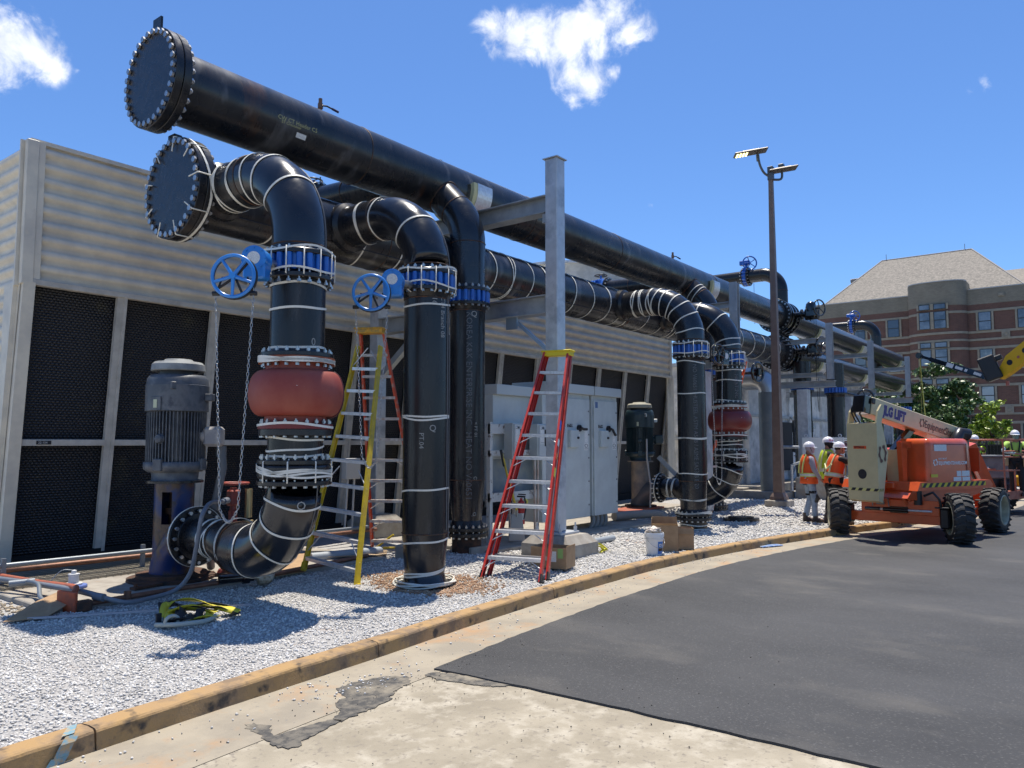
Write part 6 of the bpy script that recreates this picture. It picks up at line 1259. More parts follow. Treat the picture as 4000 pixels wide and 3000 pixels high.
q = P(Mc); q.box((.12, 0, .62), (2.84, .86, .34), bev=.03); q.box((0, 0, .86), (1.1, 1.0, .16), bev=.02); q.box((-1.32, 0, .66), (.12, 1.5, .30), bev=.01); q.make('chassis', ORNG, BL)
for sx in (-1.24, 1.48):
    yo = .12 if sx < 0 else 0
    q = P(Mc); q.box((sx, yo, .43), (.18, 1.62 + 2 * yo, .20), bev=.012); ax = q.make('axle', ORNG, BL)
    q = P(Mc)
    for sy in (-1, 1): q = P(Mc); q.box((sx, yo + sy * (.83 + yo), .47), (.26, .18, .40), bev=.03); q.box((sx - .05 * (1 if sx < 0 else -1), yo + sy * (.80 + yo), .68), (.22, .26, .03), bev=.005); q.make('steer_knuckle', BLKP, ax)
q = P(Mc); q.cyl((-1.40, -.62, .60), (-1.40, .62, .60), .022); q.make('steering_rod', ALU, BL)
q = P(Mc); q.cyl((-1.40, -.18, .60), (-1.40, .30, .60), .042); q.cyl((-1.40, .36, .60), (-1.40, .66, .60), .034); q.box((-1.37, .0, .60), (.1, .34, .13), bev=.01); q.make('steering_cylinder', BLKG, BL)
q = P(Mc); q.cyl((-1.42, -.38, .72), (-1.42, -.38, 1.0), .075, n=20); q.tube([Vector((-1.40, -.48, .9)), Vector((-1.40, -.65, .98)), Vector((-1.40, -.76, .85)), Vector((-1.36, -.78, .7))], .025, 8); q.make('filter', BLKP, BL)
q = P(Mc); q.tube([Vector((-1.42, -.25, .80)), Vector((-1.42, -.15, .92)), Vector((-1.42, -.12, .80)), Vector((-1.36, -.15, .72))], .04, 8); q.make('hose_elbow', mat('red_orange_hose', (.6, .12, .04), .4), BL)
q = P(Mc); q.tube([Vector((-1.42, .50, .66)), Vector((-1.43, .52, .84)), Vector((-1.42, .38, .90)), Vector((-1.42, .2, .84)), Vector((-1.42, .18, .66))], .012, 6); q.cyl((-1.42, .27, .72), (-1.42, .42, .72), .03); q.make('hose', mat('grey_hose', (.2, .2, .2), .4, .3), BL)
q = P(Mc); q.lathe([(.001, .94), (.42, .94), (.44, .97), (.44, 1.05), (.001, 1.05)], (0, 0, 0), Z3, 36); q.make('slew_ring', BLKP, BL)
# turntable
q = P(Mt); q.box((-.3, .05, 1.10), (2.5, 1.0, .12), bev=.01)
prof = [(-1.50, .13), (-1.40, .30), (.95, .30), (1.05, .20), (.98, .13)]; prof2 = [(-1.62, -.02), (-1.45, .14), (.98, .14), (.80, .02), (.2, -.10), (-1.1, -.10)]
q.prism(prof2, (0, -.80, .88), (1, 0, 0), (0, 0, 1), (0, .6, 0))
q.prism([(a, b) for a, b in prof], (0, -.94, .88), (1, 0, 0), (0, 0, 1), (0, .75, 0)); q.prism([(a, b) for a, b in prof], (0, .32, .88), (1, 0, 0), (0, 0, 1), (0, .5, 0)); tt = q.make('turntable', ORNG, BL)
def rounded(x0, x1, y0, y1, z0, z1, rx, M, nm, m, par, taper=.0):
    """hood: rounded box, right end rounded more"""
    q = P(M); vs = []; fs = []; nz_ = 8; secs = []
    def outline(f):
        ins = f; o = []
        for (cx, cy, a0) in ((x1 - rx, y1 - .12, 0), (x0 + .10, y1 - .12, 90), (x0 + .10, y0 + .10, 180), (x1 - rx, y0 + rx * .55, 270)):
            rx_, ry_ = ((rx, .12) if a0 == 0 else (.10, .12) if a0 == 90 else (.10, .10) if a0 == 180 else (rx, rx * .55))
            for k in range(7):
                a = R(a0 + 15 * k); o.append((cx + math.cos(a) * (rx_ - ins), cy + math.sin(a) * (ry_ - min(ins, ry_ * .9))))
        return o
    levels = [(z0, 0), (z1 - .16, 0)] + [(z1 - .16 + .16 * math.sin(a), .10 * (1 - math.cos(a))) for a in [math.pi / 2 * k / 6 for k in range(1, 7)]]
    for z, ins in levels: secs.append([(x - taper * (z - z0) * (1 if x > (x0 + x1) / 2 else 0), y, z) for x, y in outline(ins)])
    n = len(secs[0])
    for s_ in secs: vs += s_
    for i in range(len(secs) - 1): fs += [(i * n + k, i * n + (k + 1) % n, (i + 1) * n + (k + 1) % n, (i + 1) * n + k) for k in range(n)]
    q.add(vs, fs, True); q.add(secs[-1], [tuple(range(n))]); q.add(secs[0], [tuple(range(n))[::-1]]); return q.make(nm, m, par)
HX0, HX1, HY0 = -1.08, .66, -.92
hood = rounded(HX0, HX1, HY0, -.18, 1.10, 2.05, .55, Mt, 'hood', ORNG, BL, taper=.10)
rounded(-1.0, .9, .30, 1.0, 1.10, 1.85, .4, Mt, 'hood', ORNG, BL)
def tplane(body, size, x, y, z, ux, m, par, bold=0., sx=1., nm='lettering', up=(0, 0, 1)):
    vs, fs = flat_text(body, size, bold, sx); q = P(Mt); u, w = Vector(ux).normalized(), Vector(up).normalized(); n_ = u.cross(w).normalized() * .004; o = Vector((x, y, z)); q.add([o + u * a + w * b + n_ for a, b in vs], fs); return q.make(nm, m, par)
LW = mat('hood_white_print', (.80, .78, .75), .5)
tplane('EQUIPMENTSHARE.COM', .095, -.77, HY0 - .001, 1.52, (1, 0, 0), LW, hood, .0028, .92); tplane('RENT ME AT', .045, -.77, HY0 - .001, 1.625, (1, 0, 0), LW, hood, .001, 1.1)
def gear_logo(par, x, y, z, r, ux, m, up=(0, 0, 1), sx=1.):
    u, w = Vector(ux).normalized() * sx, Vector(up).normalized(); n_ = u.cross(w).normalized() * .004; o = Vector((x, y, z)) + n_; q = P(Mt)
    for k in range(2):
        pts_o = []; pts_i = []
        for i in range(13):
            a = R(-60 + k * 180 + 150 * i / 12); tooth = 1.22 if i % 4 in (1, 2) else 1.0; pts_o.append(o + u * math.cos(a) * r * tooth + w * math.sin(a) * r * tooth); pts_i.append(o + u * math.cos(a) * r * .68 + w * math.sin(a) * r * .68)
        q.add(pts_o + pts_i, [(i, i + 1, 13 + i + 1, 13 + i) for i in range(12)])
    return q.make('emblem', m, par)
gear_logo(hood, -.87, HY0 - .001, 1.565, .065, (1, 0, 0), LW)
q = P(Mt); q.box((-.72, HY0 - .002, 1.835 - .0), (.40, .006, .0)) if False else None
q = P(Mt)
for (x, z, w_, h_) in ((-.10, 1.33, .15, .11), (.13, 1.33, .26, .11), (-.16, 1.22, .26, .08), (.14, 1.22, .26, .08)): q.box((x, HY0 - .003, z), (w_, .004, h_))
q.box((-.70, HY0 - .002, 1.86), (.40, .02, .13)); q.make('sticker', LBLW, hood)
def hazard(par, x0, x1, y, z, h, n, M=Mt):
    q = P(M); q.box(((x0 + x1) / 2, y, z), (x1 - x0, .004, h)); s_ = q.make('hazard_stripe', HAZY, par); q = P(M); st = (x1 - x0) / n
    for i in range(n): x = x0 + i * st; q.add([(x, y - .004, z - h / 2), (x + st * .5, y - .004, z - h / 2), (x + st * .5 + h * .9, y - .004, z + h / 2), (x + h * .9, y - .004, z + h / 2)], [(0, 1, 2, 3)])
    q.make('stripe', BLK, s_)
hazard(tt, -1.36, .78, -.943, 1.115, .085, 11)
q = P(Mt); q.box((-.92, HY0 - .004, 1.30), (.22, .004, .06)); q.make('hazard_stripe', HAZY, hood)
q = P(Mt); q.lathe([(.10, 0), (.10, .012)], (.45, HY0 + .05, 1.62), (0, -1, 0), 16); q = P(Mt); q.box((.84, -.62, 1.60), (.02, .36, .50)); q.make('vent', mat('hood_vent', (.40, .075, .02), .5), hood)
q = P(Mt); q.box((.18, HY0 - .0005, 1.55), (.010, .006, .80)); q.box((-.35, HY0 - .0005, 1.93), (1.1, .006, .010)); q.make('panel_gap', mat('gap_dark', (.10, .02, .01), .7), hood)
q = P(Mt); q.box((-.30, HY0 - .01, 1.16), (.10, .02, .03), bev=.005); q.make('latch', BLKP, hood)
# cream counter panel and posts between upright and hood
q = P(Mt); q.box((-1.20, -.30, 1.45), (.24, .3, .75), bev=.01); q.make('cream_panel', CREAM, BL)
q = P(Mt); q.prism([(-.06, 0), (.06, .0), (.10, .80), (-.10, .86)], (-1.30, -.55, 1.12), (1, 0, 0), (0, 0, 1), (0, .10, 0)); q.prism([(-1.36, 1.86), (-.95, 1.86), (-.95, 1.99), (-1.36, 1.99)], (0, -.55, 0), (1, 0, 0), (0, 0, 1), (0, .12, 0)); q.make('post', ORNG, BL)
# upright at the tail
q = P(Mt); UX0 = -2.04
poly = [(UX0, .80), (UX0 + .12, .76), (UX0 + .33, 1.75), (UX0 + .16, 2.38), (UX0, 2.36)]
q.prism(poly, (0, -.48, 0), (1, 0, 0), (0, 0, 1), (0, .70, 0)); up_ = q.make('boom_upright', CREAM, BL)
q = P(Mt)
for y in (-.46, .19): q.prism([(UX0 + .0, 2.36), (UX0 + .16, 2.38), (UX0 + .26, 2.66), (UX0 + .18, 2.74), (UX0 + .06, 2.60)], (0, y - .02, 0), (1, 0, 0), (0, 0, 1), (0, .04, 0))
q.make('pivot_lug', CREAM, up_)
q = P(Mt); q.lathe([(.001, .003), (.10, .003)], (UX0, -.12, 1.33), (-1, 0, 0), 28); q.make('round_opening', BLK, up_)
q = P(Mt); q.box((UX0 - .002, -.08, 1.87), (.004, .30, .06)); s_ = q.make('number_sticker', mat('orange_sticker', (.65, .09, .02), .5), up_)
tplane('30T901A', .065, UX0 - .004, .06, 1.848, (0, -1, 0), BLK, s_, .001, 1.0)
q = P(Mt); q.box((UX0 - .002, -.13, 1.02), (.004, .69, .055)); q.box((UX0 + .075, -.4825, 1.02), (.13, .004, .055)); s_ = q.make('hazard_stripe', mat('cream_stripe', (.62, .56, .2), .5), up_)
q = P(Mt)
for y in (-.36, -.18, 0, .16): q.add([(UX0 - .006, y, .993), (UX0 - .006, y - .09, .993), (UX0 - .006, y - .13, 1.047), (UX0 - .006, y - .04, 1.047)], [(0, 1, 2, 3)])
for x in (.02, .07, .11): q.add([(UX0 + x, -.486, .993), (UX0 + x + .02, -.486, .993), (UX0 + x + .03, -.486, 1.047), (UX0 + x + .01, -.486, 1.047)], [(0, 1, 2, 3)])
q.make('stripe', BLK, s_)
gear_logo(up_, UX0 + .15, -.4825, 1.74, .17, (1, 0, 0), mat('logo_brown', (.12, .06, .04), .5), sx=.62)
q = P(Mt)
for k, (y, dz) in enumerate(((-.02, .0), (-.12, .05), (.06, .04))): q.tube(smooth_pts([(UX0 + .1, y, 2.38), (UX0 - .02, y + .02, 2.60 + dz), (UX0 + .12, y - .02, 2.76 + dz), (UX0 + .30, y, 2.70)]), .016, 7)
q.make('hose', BLKP, BL)
# main boom
BS, BE = Vector((UX0 + .16, -.11, 2.72)), Vector((1.28, -.11, 2.06)); bd = (BE - BS).normalized(); bs = Vector((0, 1, 0)); bu = bd.cross(bs) * -1
bu = Vector((-bd.z, 0, bd.x)); Rb_ = Matrix((bd, bs, bu)).transposed(); Lb = (BE - BS).length
q = P(Mt); q.box((BS + BE) / 2, (Lb, .34, .37), Rb_, .015); bm = q.make('main_boom', CREAM, BL)
q = P(Mt); q.box(BS - bd * .10 + bu * .0, (.22, .28, .36), Rb_, .01); q.make('boom_end', BLKG, bm)
q = P(Mt); q.box(BS + bd * .02 + bs * -.175 + bu * .10, (.10, .03, .12), Rb_, .01); q.make('bracket', BLKP, bm)
q = P(Mt); q.box(BE + bd * .02, (.10, .34, .42), Rb_, .01); q.make('orange_collar', ORNG, bm)
q = P(Mt); q.box(BE + bd * .06, (.10, .22, .27), Rb_, .01); q.make('fly_boom', CREAM, bm)
def boom_text(body, size, s0, h0, m, bold, sx):
    vs, fs = flat_text(body, size, bold, sx); q = P(Mt); o = BS + bd * s0 - bs * .175 + bu * h0; q.add([o + bd * a + bu * b for a, b in vs], fs); return q.make('lettering', m, bm)
boom_text('JLG LIFT', .27, .36, -.10, mat('logo_purple', (.05, .035, .16), .5), .017, .74); boom_text('JLG LIFT', .27, .36, -.10, mat('logo_outline', (.45, .45, .5), .5), .024, .74).location = (0, .0015, 0)
boom_text('EquipmentShare', .23, 1.72, -.08, mat('logo_brown', (.12, .06, .04), .5), .004, .72)
def boom_gear(s0, r):
    o = BS + bd * s0 - bs * .175; q = P(Mt)
    for k in range(2):
        po, pi = [], []
        for i in range(13): a = R(-60 + k * 180 + 150 * i / 12); tt_ = 1.22 if i % 4 in (1, 2) else 1.0; po.append(o + bd * math.cos(a) * r * tt_ * .8 + bu * math.sin(a) * r * tt_); pi.append(o + bd * math.cos(a) * r * .55 + bu * math.sin(a) * r * .68)
        q.add(po + pi, [(i, i + 1, 14 + i, 13 + i) for i in range(12)])
    q.make('emblem', MATS['logo_brown'], bm)
boom_gear(1.63, .09)
q = P(Mt); q.beam((UX0 + .95, -.11, 1.75), (UX0 + 1.75, -.11, 2.34), .12, .12, (0, 1, 0)); q.cyl((UX0 + .8, -.05, 1.62), (UX0 + 1.4, -.05, 2.1), .05); q.make('lift_cylinder', BLKG, BL)
q = P(Mt); q.beam((UX0 + .5, .02, 1.30), (.9, .02, 1.62), .30, .28, (0, 1, 0)); q.box((UX0 + 1.7, .02, 2.36), (.5, .34, .16), bev=.02); q.make('tower_boom', ORNG, BL)
q = P(Mt); q.tube([(.62, -.45, 1.80), (.66, -.42, 2.02), (.78, -.44, 2.18), (.96, -.5, 2.14)], .13, 14); q.box((.98, -.40, 1.95), (.22, .12, .46), bev=.03); q.make('exhaust_pod', mat('sooty_black', (.04, .04, .045), .3, .4), BL)
# orange lower arm at the right, in world terms towards the platform
def Lw(p_): return Vector((p_[0] - 18.72, p_[1] - 3.27, p_[2] - RD))
q = P(); q.beam(Lw((20.85, 2.62, 1.80)), Lw((21.25, 2.28, .72)), .30, .24, (.6, -.8, 0)); q.beam(Lw((21.0, 2.62, 1.65)), Lw((21.4, 2.30, .62)), .08, .34, (.6, -.8, 0)); q.make('jib_arm', ORNG, BL)
q = P(); q.beam(Lw((20.5, 2.45, .95)), Lw((20.7, 2.38, .25)), .16, .16); q.box(Lw((21.2, 2.35, .50)), (.28, .28, .40), bev=.02); q.make('jib_pivot', ORNG, BL)
q = P(); q.cyl(Lw((20.9, 2.75, 1.72)), Lw((21.2, 2.5, 1.0)), .09, n=14); q.make('hose_bundle', BLKP, BL)
# platform
PLM = mat('dusty_orange_rail', (.46, .16, .10), .5, 0, (.40, .11, .06), 6)
rt = Vector((math.sin(YAW), -math.cos(YAW), 0)); fh = Vector((math.cos(YAW), math.sin(YAW), 0)); c0 = Lw((24.80, 2.28, 0)); Rt0, Fh0 = rt, fh; rt, fh = Rt0 * .86 + Fh0 * .5, Rt0 * -.5 + Fh0 * .86; DP = .9
pf = P(); pf.box(c0 + rt * 1.15 + fh * .45 + Vector((0, 0, .34 - RD - .0)), (2.3, .9, .06), Matrix((rt, fh, Z3)).transposed()); pf.box(c0 + rt * 1.15 + fh * .0 + Vector((0, 0, .30 - RD)), (2.3, .04, .22), Matrix((rt, fh, Z3)).transposed()); pf = pf.make('platform', PLM, BL)
def rail_loop(z, nm='rail', r=.022):
    q = P(); pts = [c0, c0 + rt * 2.3, c0 + rt * 2.3 + fh * DP, c0 + fh * DP]; q.tube([p_ + Vector((0, 0, z - RD)) for p_ in pts], r, 8, closed=True); q.make(nm, PLM, pf)
rail_loop(1.81, r=.028); rail_loop(.97)
q = P(); q.tube([c0 + Vector((0, 0, 1.50 - RD)), c0 + rt * 2.3 + Vector((0, 0, 1.50 - RD))], .02, 8); q.tube([c0 + rt * .08 + Vector((0, 0, 1.34 - RD)), c0 + rt * 2.3 + Vector((0, 0, 1.34 - RD))], .016, 8); q.make('rail', PLM, pf)
for a, b in ((0, 0), (.55, 0), (1.75, 0), (2.3, 0), (2.3, .9), (0, .9)):
    q = P(); o = c0 + rt * a + fh * b; top_ = 1.81 if (a, b) != (.55, 0) else .97; q.tube([o + rt * (.04 if a == 0 else 0) + Vector((0, 0, .3 - RD)), o + Vector((0, 0, top_ - RD))], .024, 8); q.make('rail_post', PLM, pf)
rt, fh = Rt0, Fh0
# grey machine behind the platform
gm = thing('grey_utility_machine', 'grey bonneted machine with black tyre standing behind the lift platform', 'machine', (26.66, 2.95, RD)); GM = mat('machine_grey', (.13, .14, .145), .5, 0, (.18, .19, .19), 4)
Rg = Matrix((rt, fh, Z3)).transposed(); o = Vector((26.70, 2.92, 0))
q = P(); q.box(o + Vector((0, 0, 1.12)) + rt * .05, (1.05, 1.0, .62), Rg, .03); q.box(o + Vector((0, 0, 1.45)), (1.20, 1.1, .06), Rg, .01); q.make('body', GM, gm)
q = P(); q.box(o + Vector((0, 0, .62)) + rt * .1, (.8, .9, .4), Rg, .02); q.make('frame', BLKP, gm)
q = P(); q.box(o - fh * .52 - rt * .35 + Vector((0, 0, .98)), (.26, .01, .34), Rg); q.make('placard', LBLW, gm)
for s1, s2 in ((.45, -.35), (.45, .6), (-1.2, .6)):
    q = P(); c = o + rt * s1 * .6 + fh * s2 + Vector((0, 0, .36)); q.lathe([(.2, -.14), (.42, -.14), (.46, -.08), (.46, .08), (.42, .14), (.2, .14)], c, rt, 32)
    for i in range(18): a = 2 * math.pi * i / 18; q.box(c + (fh * math.cos(a) + Z3 * math.sin(a)) * .46, (.26, .05, .04), Matrix((rt, (fh * -math.sin(a) + Z3 * math.cos(a)), (fh * math.cos(a) + Z3 * math.sin(a)))).transposed())
    q.make('tyre', TYR, gm)
q = P(); q.box(o + rt * .75 - fh * .3 + Vector((0, 0, .75)), (.3, .4, .3), Rg, .05); q.make('yellow_guard', mat('plant_yellow', (.70, .40, .01), .4, coat=.3), gm)
# knuckle boom crane reaching in from the right
cr_ = thing('truck_crane', 'yellow crane boom reaching in from the right with black telescopic jib and hanging strap', 'crane', (33.5, -7.5, RD)); PY = mat('plant_yellow', (.70, .40, .01), .4, coat=.3)
a, b = Vector((32.85, 2.98, 4.42)), Vector((31.7, .2, 6.6)); d = (b - a).normalized(); sd_ = Vector((.93, -.36, 0)).normalized(); n_ = sd_.cross(d).normalized()
q = P(); q.prism([(-.12, -.26), (.25, -.30), (3.6, -.32), (3.6, .30), (.55, .28), (-.02, .02)], a - sd_ * .16, d, n_ * (1 if n_.z > 0 else -1), sd_ * .32); bo = q.make('main_boom', PY, cr_)
q = P(); 
for t_, h in ((.5, .0), (1.15, .02)): q.lathe([(.001, .165), (.10, .165)], a + d * t_ - sd_ * .0, -sd_, 20)
q.make('boom_hole', BLK, bo)
q = P(); q.lathe([(.03, .165), (.05, .2), (.001, .2)], a + d * .85 + n_ * .05, -sd_, 12); q.cyl(a + Vector((0, -.2, -.35)), a + Vector((0, -.2, -.52)), .06); q.make('pin', mat('crane_pin', (.4, .12, .08), .5), bo)
q = P(); q.beam((31.7, .35, 6.6), (33.5, -7.0, 2.2), .5, .55); q.box((33.5, -7.5, 1.3), (1.2, 1.2, 2.4), bev=.05); q.make('column_boom', PY, cr_)
q = P(); q.box((34, -7.8, .9), (7, 2.4, .3)); q.box((30.2, -7.8, 1.9), (2, 2.3, 2.2), bev=.2); q.make('truck_body', GM, cr_)
for x in (30.4, 34.6, 36.2):
    for y in (-6.8, -8.8): q = P(); q.lathe([(.2, -.15), (.5, -.15), (.52, 0), (.5, .15), (.2, .15)], (x, y, .40), Y3, 28); q.make('tyre', TYR, cr_)
JA, JB = Vector((32.78, 3.36, 4.22)), Vector((33.53, 5.72, 5.25))
q = P(); q.beam(JA, JA.lerp(JB, .55), .22, .34, (1, 0, 0)); q.beam(JA.lerp(JB, .5), JA.lerp(JB, .82), .16, .25, (1, 0, 0)); q.beam(JA.lerp(JB, .8), JB, .10, .16, (1, 0, 0)); q.cyl(JB - Vector((.1, 0, 0)), JB + Vector((.1, 0, 0)), .12); jb_ = q.make('jib', BLKG, cr_)
dj = (JB - JA).normalized(); nj = Vector((1, 0, 0)).cross(dj).normalized()
q = P()
for f, l in ((.14, .28), (.30, .10), (.40, .28), (.53, .26)): c = JA.lerp(JB, f) - Vector((.176, 0, 0)); q.box(c, (.006, l, .10 if f != .53 else .16), Matrix((Vector((1, 0, 0)), dj, nj)).transposed())
q.make('marking', LBLW, jb_)
q = P(); q.box((32.7, 3.28, 4.55), (.38, .55, .90), Matrix.Rotation(R(-20), 3, 'X'), .04); q.box((32.86, 3.05, 4.92), (.3, .3, .2), Matrix.Rotation(R(-20), 3, 'X'), .03); q.make('jib_head', BLKP, cr_)
ribbon([(33.50, 5.70, 5.2), (33.5, 5.66, 4.2), (33.55, 5.60, 2.9), (33.6, 5.52, 1.5)], .09, mat('sling_yellow', (.50, .44, .06), .6), 'sling', cr_); ribbon([(33.50, 5.74, 5.2), (33.5, 5.70, 4.0), (33.55, 5.72, 2.6), (33.6, 5.54, 1.5)], .05, mat('sling_olive', (.30, .28, .07), .6), 'sling', cr_)
# ================================================================ people
def skin(name, J, E_, m, parent, sub=1, root=0):
    me = bpy.data.meshes.new(name); me.from_pydata([j[0] for j in J], E_, []); me.materials.append(m); o = bpy.data.objects.new(name, me); COL.objects.link(o); o.parent = parent
    md = o.modifiers.new('s', 'SKIN'); md.use_smooth_shade = True; md.branch_smoothing = .6
    sv = me.skin_vertices[0].data if me.skin_vertices else None
    if sv is None:
        bpy.context.view_layer.objects.active = o; me.attributes  # skin layer is created with the modifier
    for i, j in enumerate(J):
        r = j[1]; me.skin_vertices[0].data[i].radius = (r, r) if not isinstance(r, tuple) else r
    me.skin_vertices[0].data[root].use_root = True
    s2 = o.modifiers.new('u', 'SUBSURF'); s2.levels = sub; s2.render_levels = sub
    return o
SKN = mat('skin', (.36, .19, .12), .55); 
def person(label, loc, yaw, c, lean=0., arms=None, head_yaw=0., legs=None, hs=1.0, hard='cap'):
    t = thing('person', label, 'person', loc, R(yaw), None, local=True)
    def U(p_, tw=0):  # lean the upper body forward about the hips
        x, y, z = p_; z0 = .95; dx, dz = x, z - z0; a = lean; return (dx * math.cos(a) + dz * math.sin(a), y, z0 + dz * math.cos(a) - dx * math.sin(a))
    legs = legs or ((0.02, .0), (.02, .0))
    H_, SP, CH, NK = (0, 0, .95), U((0, 0, 1.13)), U((0, 0, 1.34)), U((0, 0, 1.47)); hb, hm, ht = U((.015, 0, 1.535)), U((.03, 0, 1.61)), U((.02, 0, 1.69))
    sh = [U((0, .17, 1.405)), U((0, -.17, 1.405))]; arms = arms or (((.02, .25, 1.13), (.12, .24, .90)), ((.02, -.25, 1.13), (.12, -.24, .90)))
    el = [a[0] for a in arms]; wr = [a[1] for a in arms]
    hip = [(0, .095, .90), (0, -.095, .90)]; kn = [(.03 + legs[0][0], .10, .50), (.03 + legs[1][0], -.10, .50)]; an = [(legs[0][1], .11, .09), (legs[1][1], -.11, .09)]; toe = [(legs[0][1] + .17, .13, .05), (legs[1][1] + .17, -.13, .05)]
    J = [(H_, (.125, .10)), (SP, (.12, .095)), (CH, (.135, .10)), (NK, .055), (hb, .06), (hm, (.075, .09)), (ht, .06)]; E_ = [(0, 1), (1, 2), (2, 3), (3, 4), (4, 5), (5, 6)]
    for s_ in (0, 1):
        b = len(J); J += [(sh[s_], .06), (el[s_], .043), (wr[s_], .028)]; E_ += [(2, b), (b, b + 1), (b + 1, b + 2)]
        w_, e_ = Vector(wr[s_]), Vector(el[s_]); d = (w_ - e_).normalized(); sg = 1 if s_ == 0 else -1
        side = d.cross(Vector((1, 0, 0)) if abs(d.x) < .8 else Z3).normalized(); fw = side.cross(d).normalized()
        pb = len(J); J.append((tuple(w_ + d * .055), (.034, .018))); E_.append((b + 2, pb))
        for k, (o_, L_) in enumerate(((-.030, .068), (-.010, .078), (.011, .073), (.031, .058))):
            fb = len(J); base = w_ + d * .085 + side * o_; J += [(tuple(base), .0095), (tuple(base + d * L_ * .5 - fw * .008), .0085), (tuple(base + d * L_ * .85 - fw * .032), .007)]; E_ += [(pb, fb), (fb, fb + 1), (fb + 1, fb + 2)]
        fb = len(J); base = w_ + d * .03 + side * (-.035); J += [(tuple(base - side * .012 + d * .02), .011), (tuple(base - side * .03 + d * .05 - fw * .01), .009)]; E_ += [(pb, fb), (fb, fb + 1)]
        b = len(J); J += [(hip[s_], .085), (kn[s_], .055), (an[s_], .036), (toe[s_], .032)]; E_ += [(0, b), (b, b + 1), (b + 1, b + 2), (b + 2, b + 3)]
    skin('body', J, E_, c.get('skin', SKN), t, 1)
    # trousers
    J = [((0, 0, .97), (.142, .115))]; E_ = []
    for s_ in (0, 1):
        b = len(J); k_ = kn[s_]; mid = tuple((Vector(k_) + Vector(an[s_])) / 2 + Vector((-.01, 0, 0))); J += [(hip[s_], .108), (tuple((Vector(hip[s_]) + Vector(k_)) / 2), .092), (k_, .075), (mid, .068), ((an[s_][0], an[s_][1], .10), .066)]; E_ += [(0, b), (b, b + 1), (b + 1, b + 2), (b + 2, b + 3), (b + 3, b + 4)]
    skin('trousers', J, E_, c['legs'], t, 1)
    # shirt with sleeves
    J = [((0, 0, .96), (.148, .118)), (SP, (.142, .112)), (CH, (.155, .118)), (tuple(Vector(CH).lerp(Vector(NK), .72)), .085)]; E_ = [(0, 1), (1, 2), (2, 3)]
    for s_ in (0, 1):
        b = len(J); lim = 1.0 if c.get('long', True) else .45; e2 = tuple(Vector(sh[s_]).lerp(Vector(el[s_]), 1 if lim == 1 else .62)); J += [(sh[s_], .078), (e2, .058 if lim == 1 else .066)]; E_ += [(2, b), (b, b + 1)]
        if lim == 1: J.append((tuple(Vector(el[s_]).lerp(Vector(wr[s_]), .92)), .042)); E_.append((b + 1, b + 2))
    skin('shirt', J, E_, c['top'], t, 1, 0)
    if c.get('sleeve'):
        for s_ in (0, 1): skin('arm_sleeve', [(tuple(Vector(sh[s_]).lerp(Vector(el[s_]), .5)), .054), (el[s_], .05), (tuple(Vector(el[s_]).lerp(Vector(wr[s_]), .95)), .037)], [(0, 1), (1, 2)], c['sleeve'], t, 1)
    if c.get('vest'):
        def vsec(z, rx, ry, n=20, flare=0): 
            o = []
            for i in range(n): a = 2 * math.pi * i / n; o.append(U((math.cos(a) * rx, math.sin(a) * ry, z)))
            return o
        secs = [vsec(.84, .185, .235), vsec(.95, .178, .225), vsec(1.10, .165, .205), vsec(1.22, .165, .205), vsec(1.30, .163, .200), vsec(1.38, .150, .175), vsec(1.445, .115, .150), vsec(1.475, .085, .10)]
        q = P(); vs = [v for s_ in secs for v in s_]; q.add(vs, [(i * 20 + k, i * 20 + (k + 1) % 20, (i + 1) * 20 + (k + 1) % 20, (i + 1) * 20 + k) for i in range(7) for k in range(20)], True); vo = q.make('vest', c['vest'], t)
        md = vo.modifiers.new('th', 'SOLIDIFY'); md.thickness = .008
        def band(z, h, rx, ry, m):
            n = 24; vs = []
            for zz in (z - h / 2, z + h / 2):
                for i in range(n): a = 2 * math.pi * i / n; vs.append(U((math.cos(a) * rx, math.sin(a) * ry, zz)))
            q = P(); q.add(vs, [(i, (i + 1) % n, n + (i + 1) % n, n + i) for i in range(n)], True); return q.make('reflective_band', m, vo)
        band(1.03, .085, .182, .226, c['band']); band(1.03, .035, .185, .229, mat('silver_tape', (.62, .62, .60), .3))
        for sy in (-1, 1):
            for sx in (-1, 1):
                q = P(); pts = []
                for k in range(6): f = k / 5; pts.append(U((sx * (.175 - .10 * f ** 2), sy * (.12 - .02 * f), 1.06 + .41 * f)))
                q.tube(pts, .018, 5); q.make('reflective_strip', c['band'], vo)
        if c.get('chevron'):
            q = P(); pts = [U((-.165, .14, 1.24)), U((-.19, 0, 1.12)), U((-.165, -.14, 1.24))]; q.tube(pts, .018, 6); q.make('reflective_strip', c['band'], vo)
    # head covering, helmet
    hv = Vector(hm); Rh = Matrix.Rotation(head_yaw, 3, 'Z')
    def hp(x, y, z): return hv + Rh @ Vector((x, y, z))
    q = P(); n = 16; secs = []
    for (dz, rx, ry, ox) in ((-.115, .05, .055, .03), (-.09, .075, .065, .025), (-.04, .09, .076, .012), (.01, .097, .08, .005), (.05, .095, .08, 0)):
        secs.append([hp(ox + math.cos(2 * math.pi * i / n) * rx, math.sin(2 * math.pi * i / n) * ry, dz) for i in range(n)])
    vs = [v for s_ in secs for v in s_]; q.add(vs, [(i * n + k, i * n + (k + 1) % n, (i + 1) * n + (k + 1) % n, (i + 1) * n + k) for i in range(4) for k in range(n)], True)
    q.add(secs[0], [tuple(range(n))[::-1]]); q.make('head_cover' if c.get('cover') else 'face', c.get('cover') or c.get('skin', SKN), t)
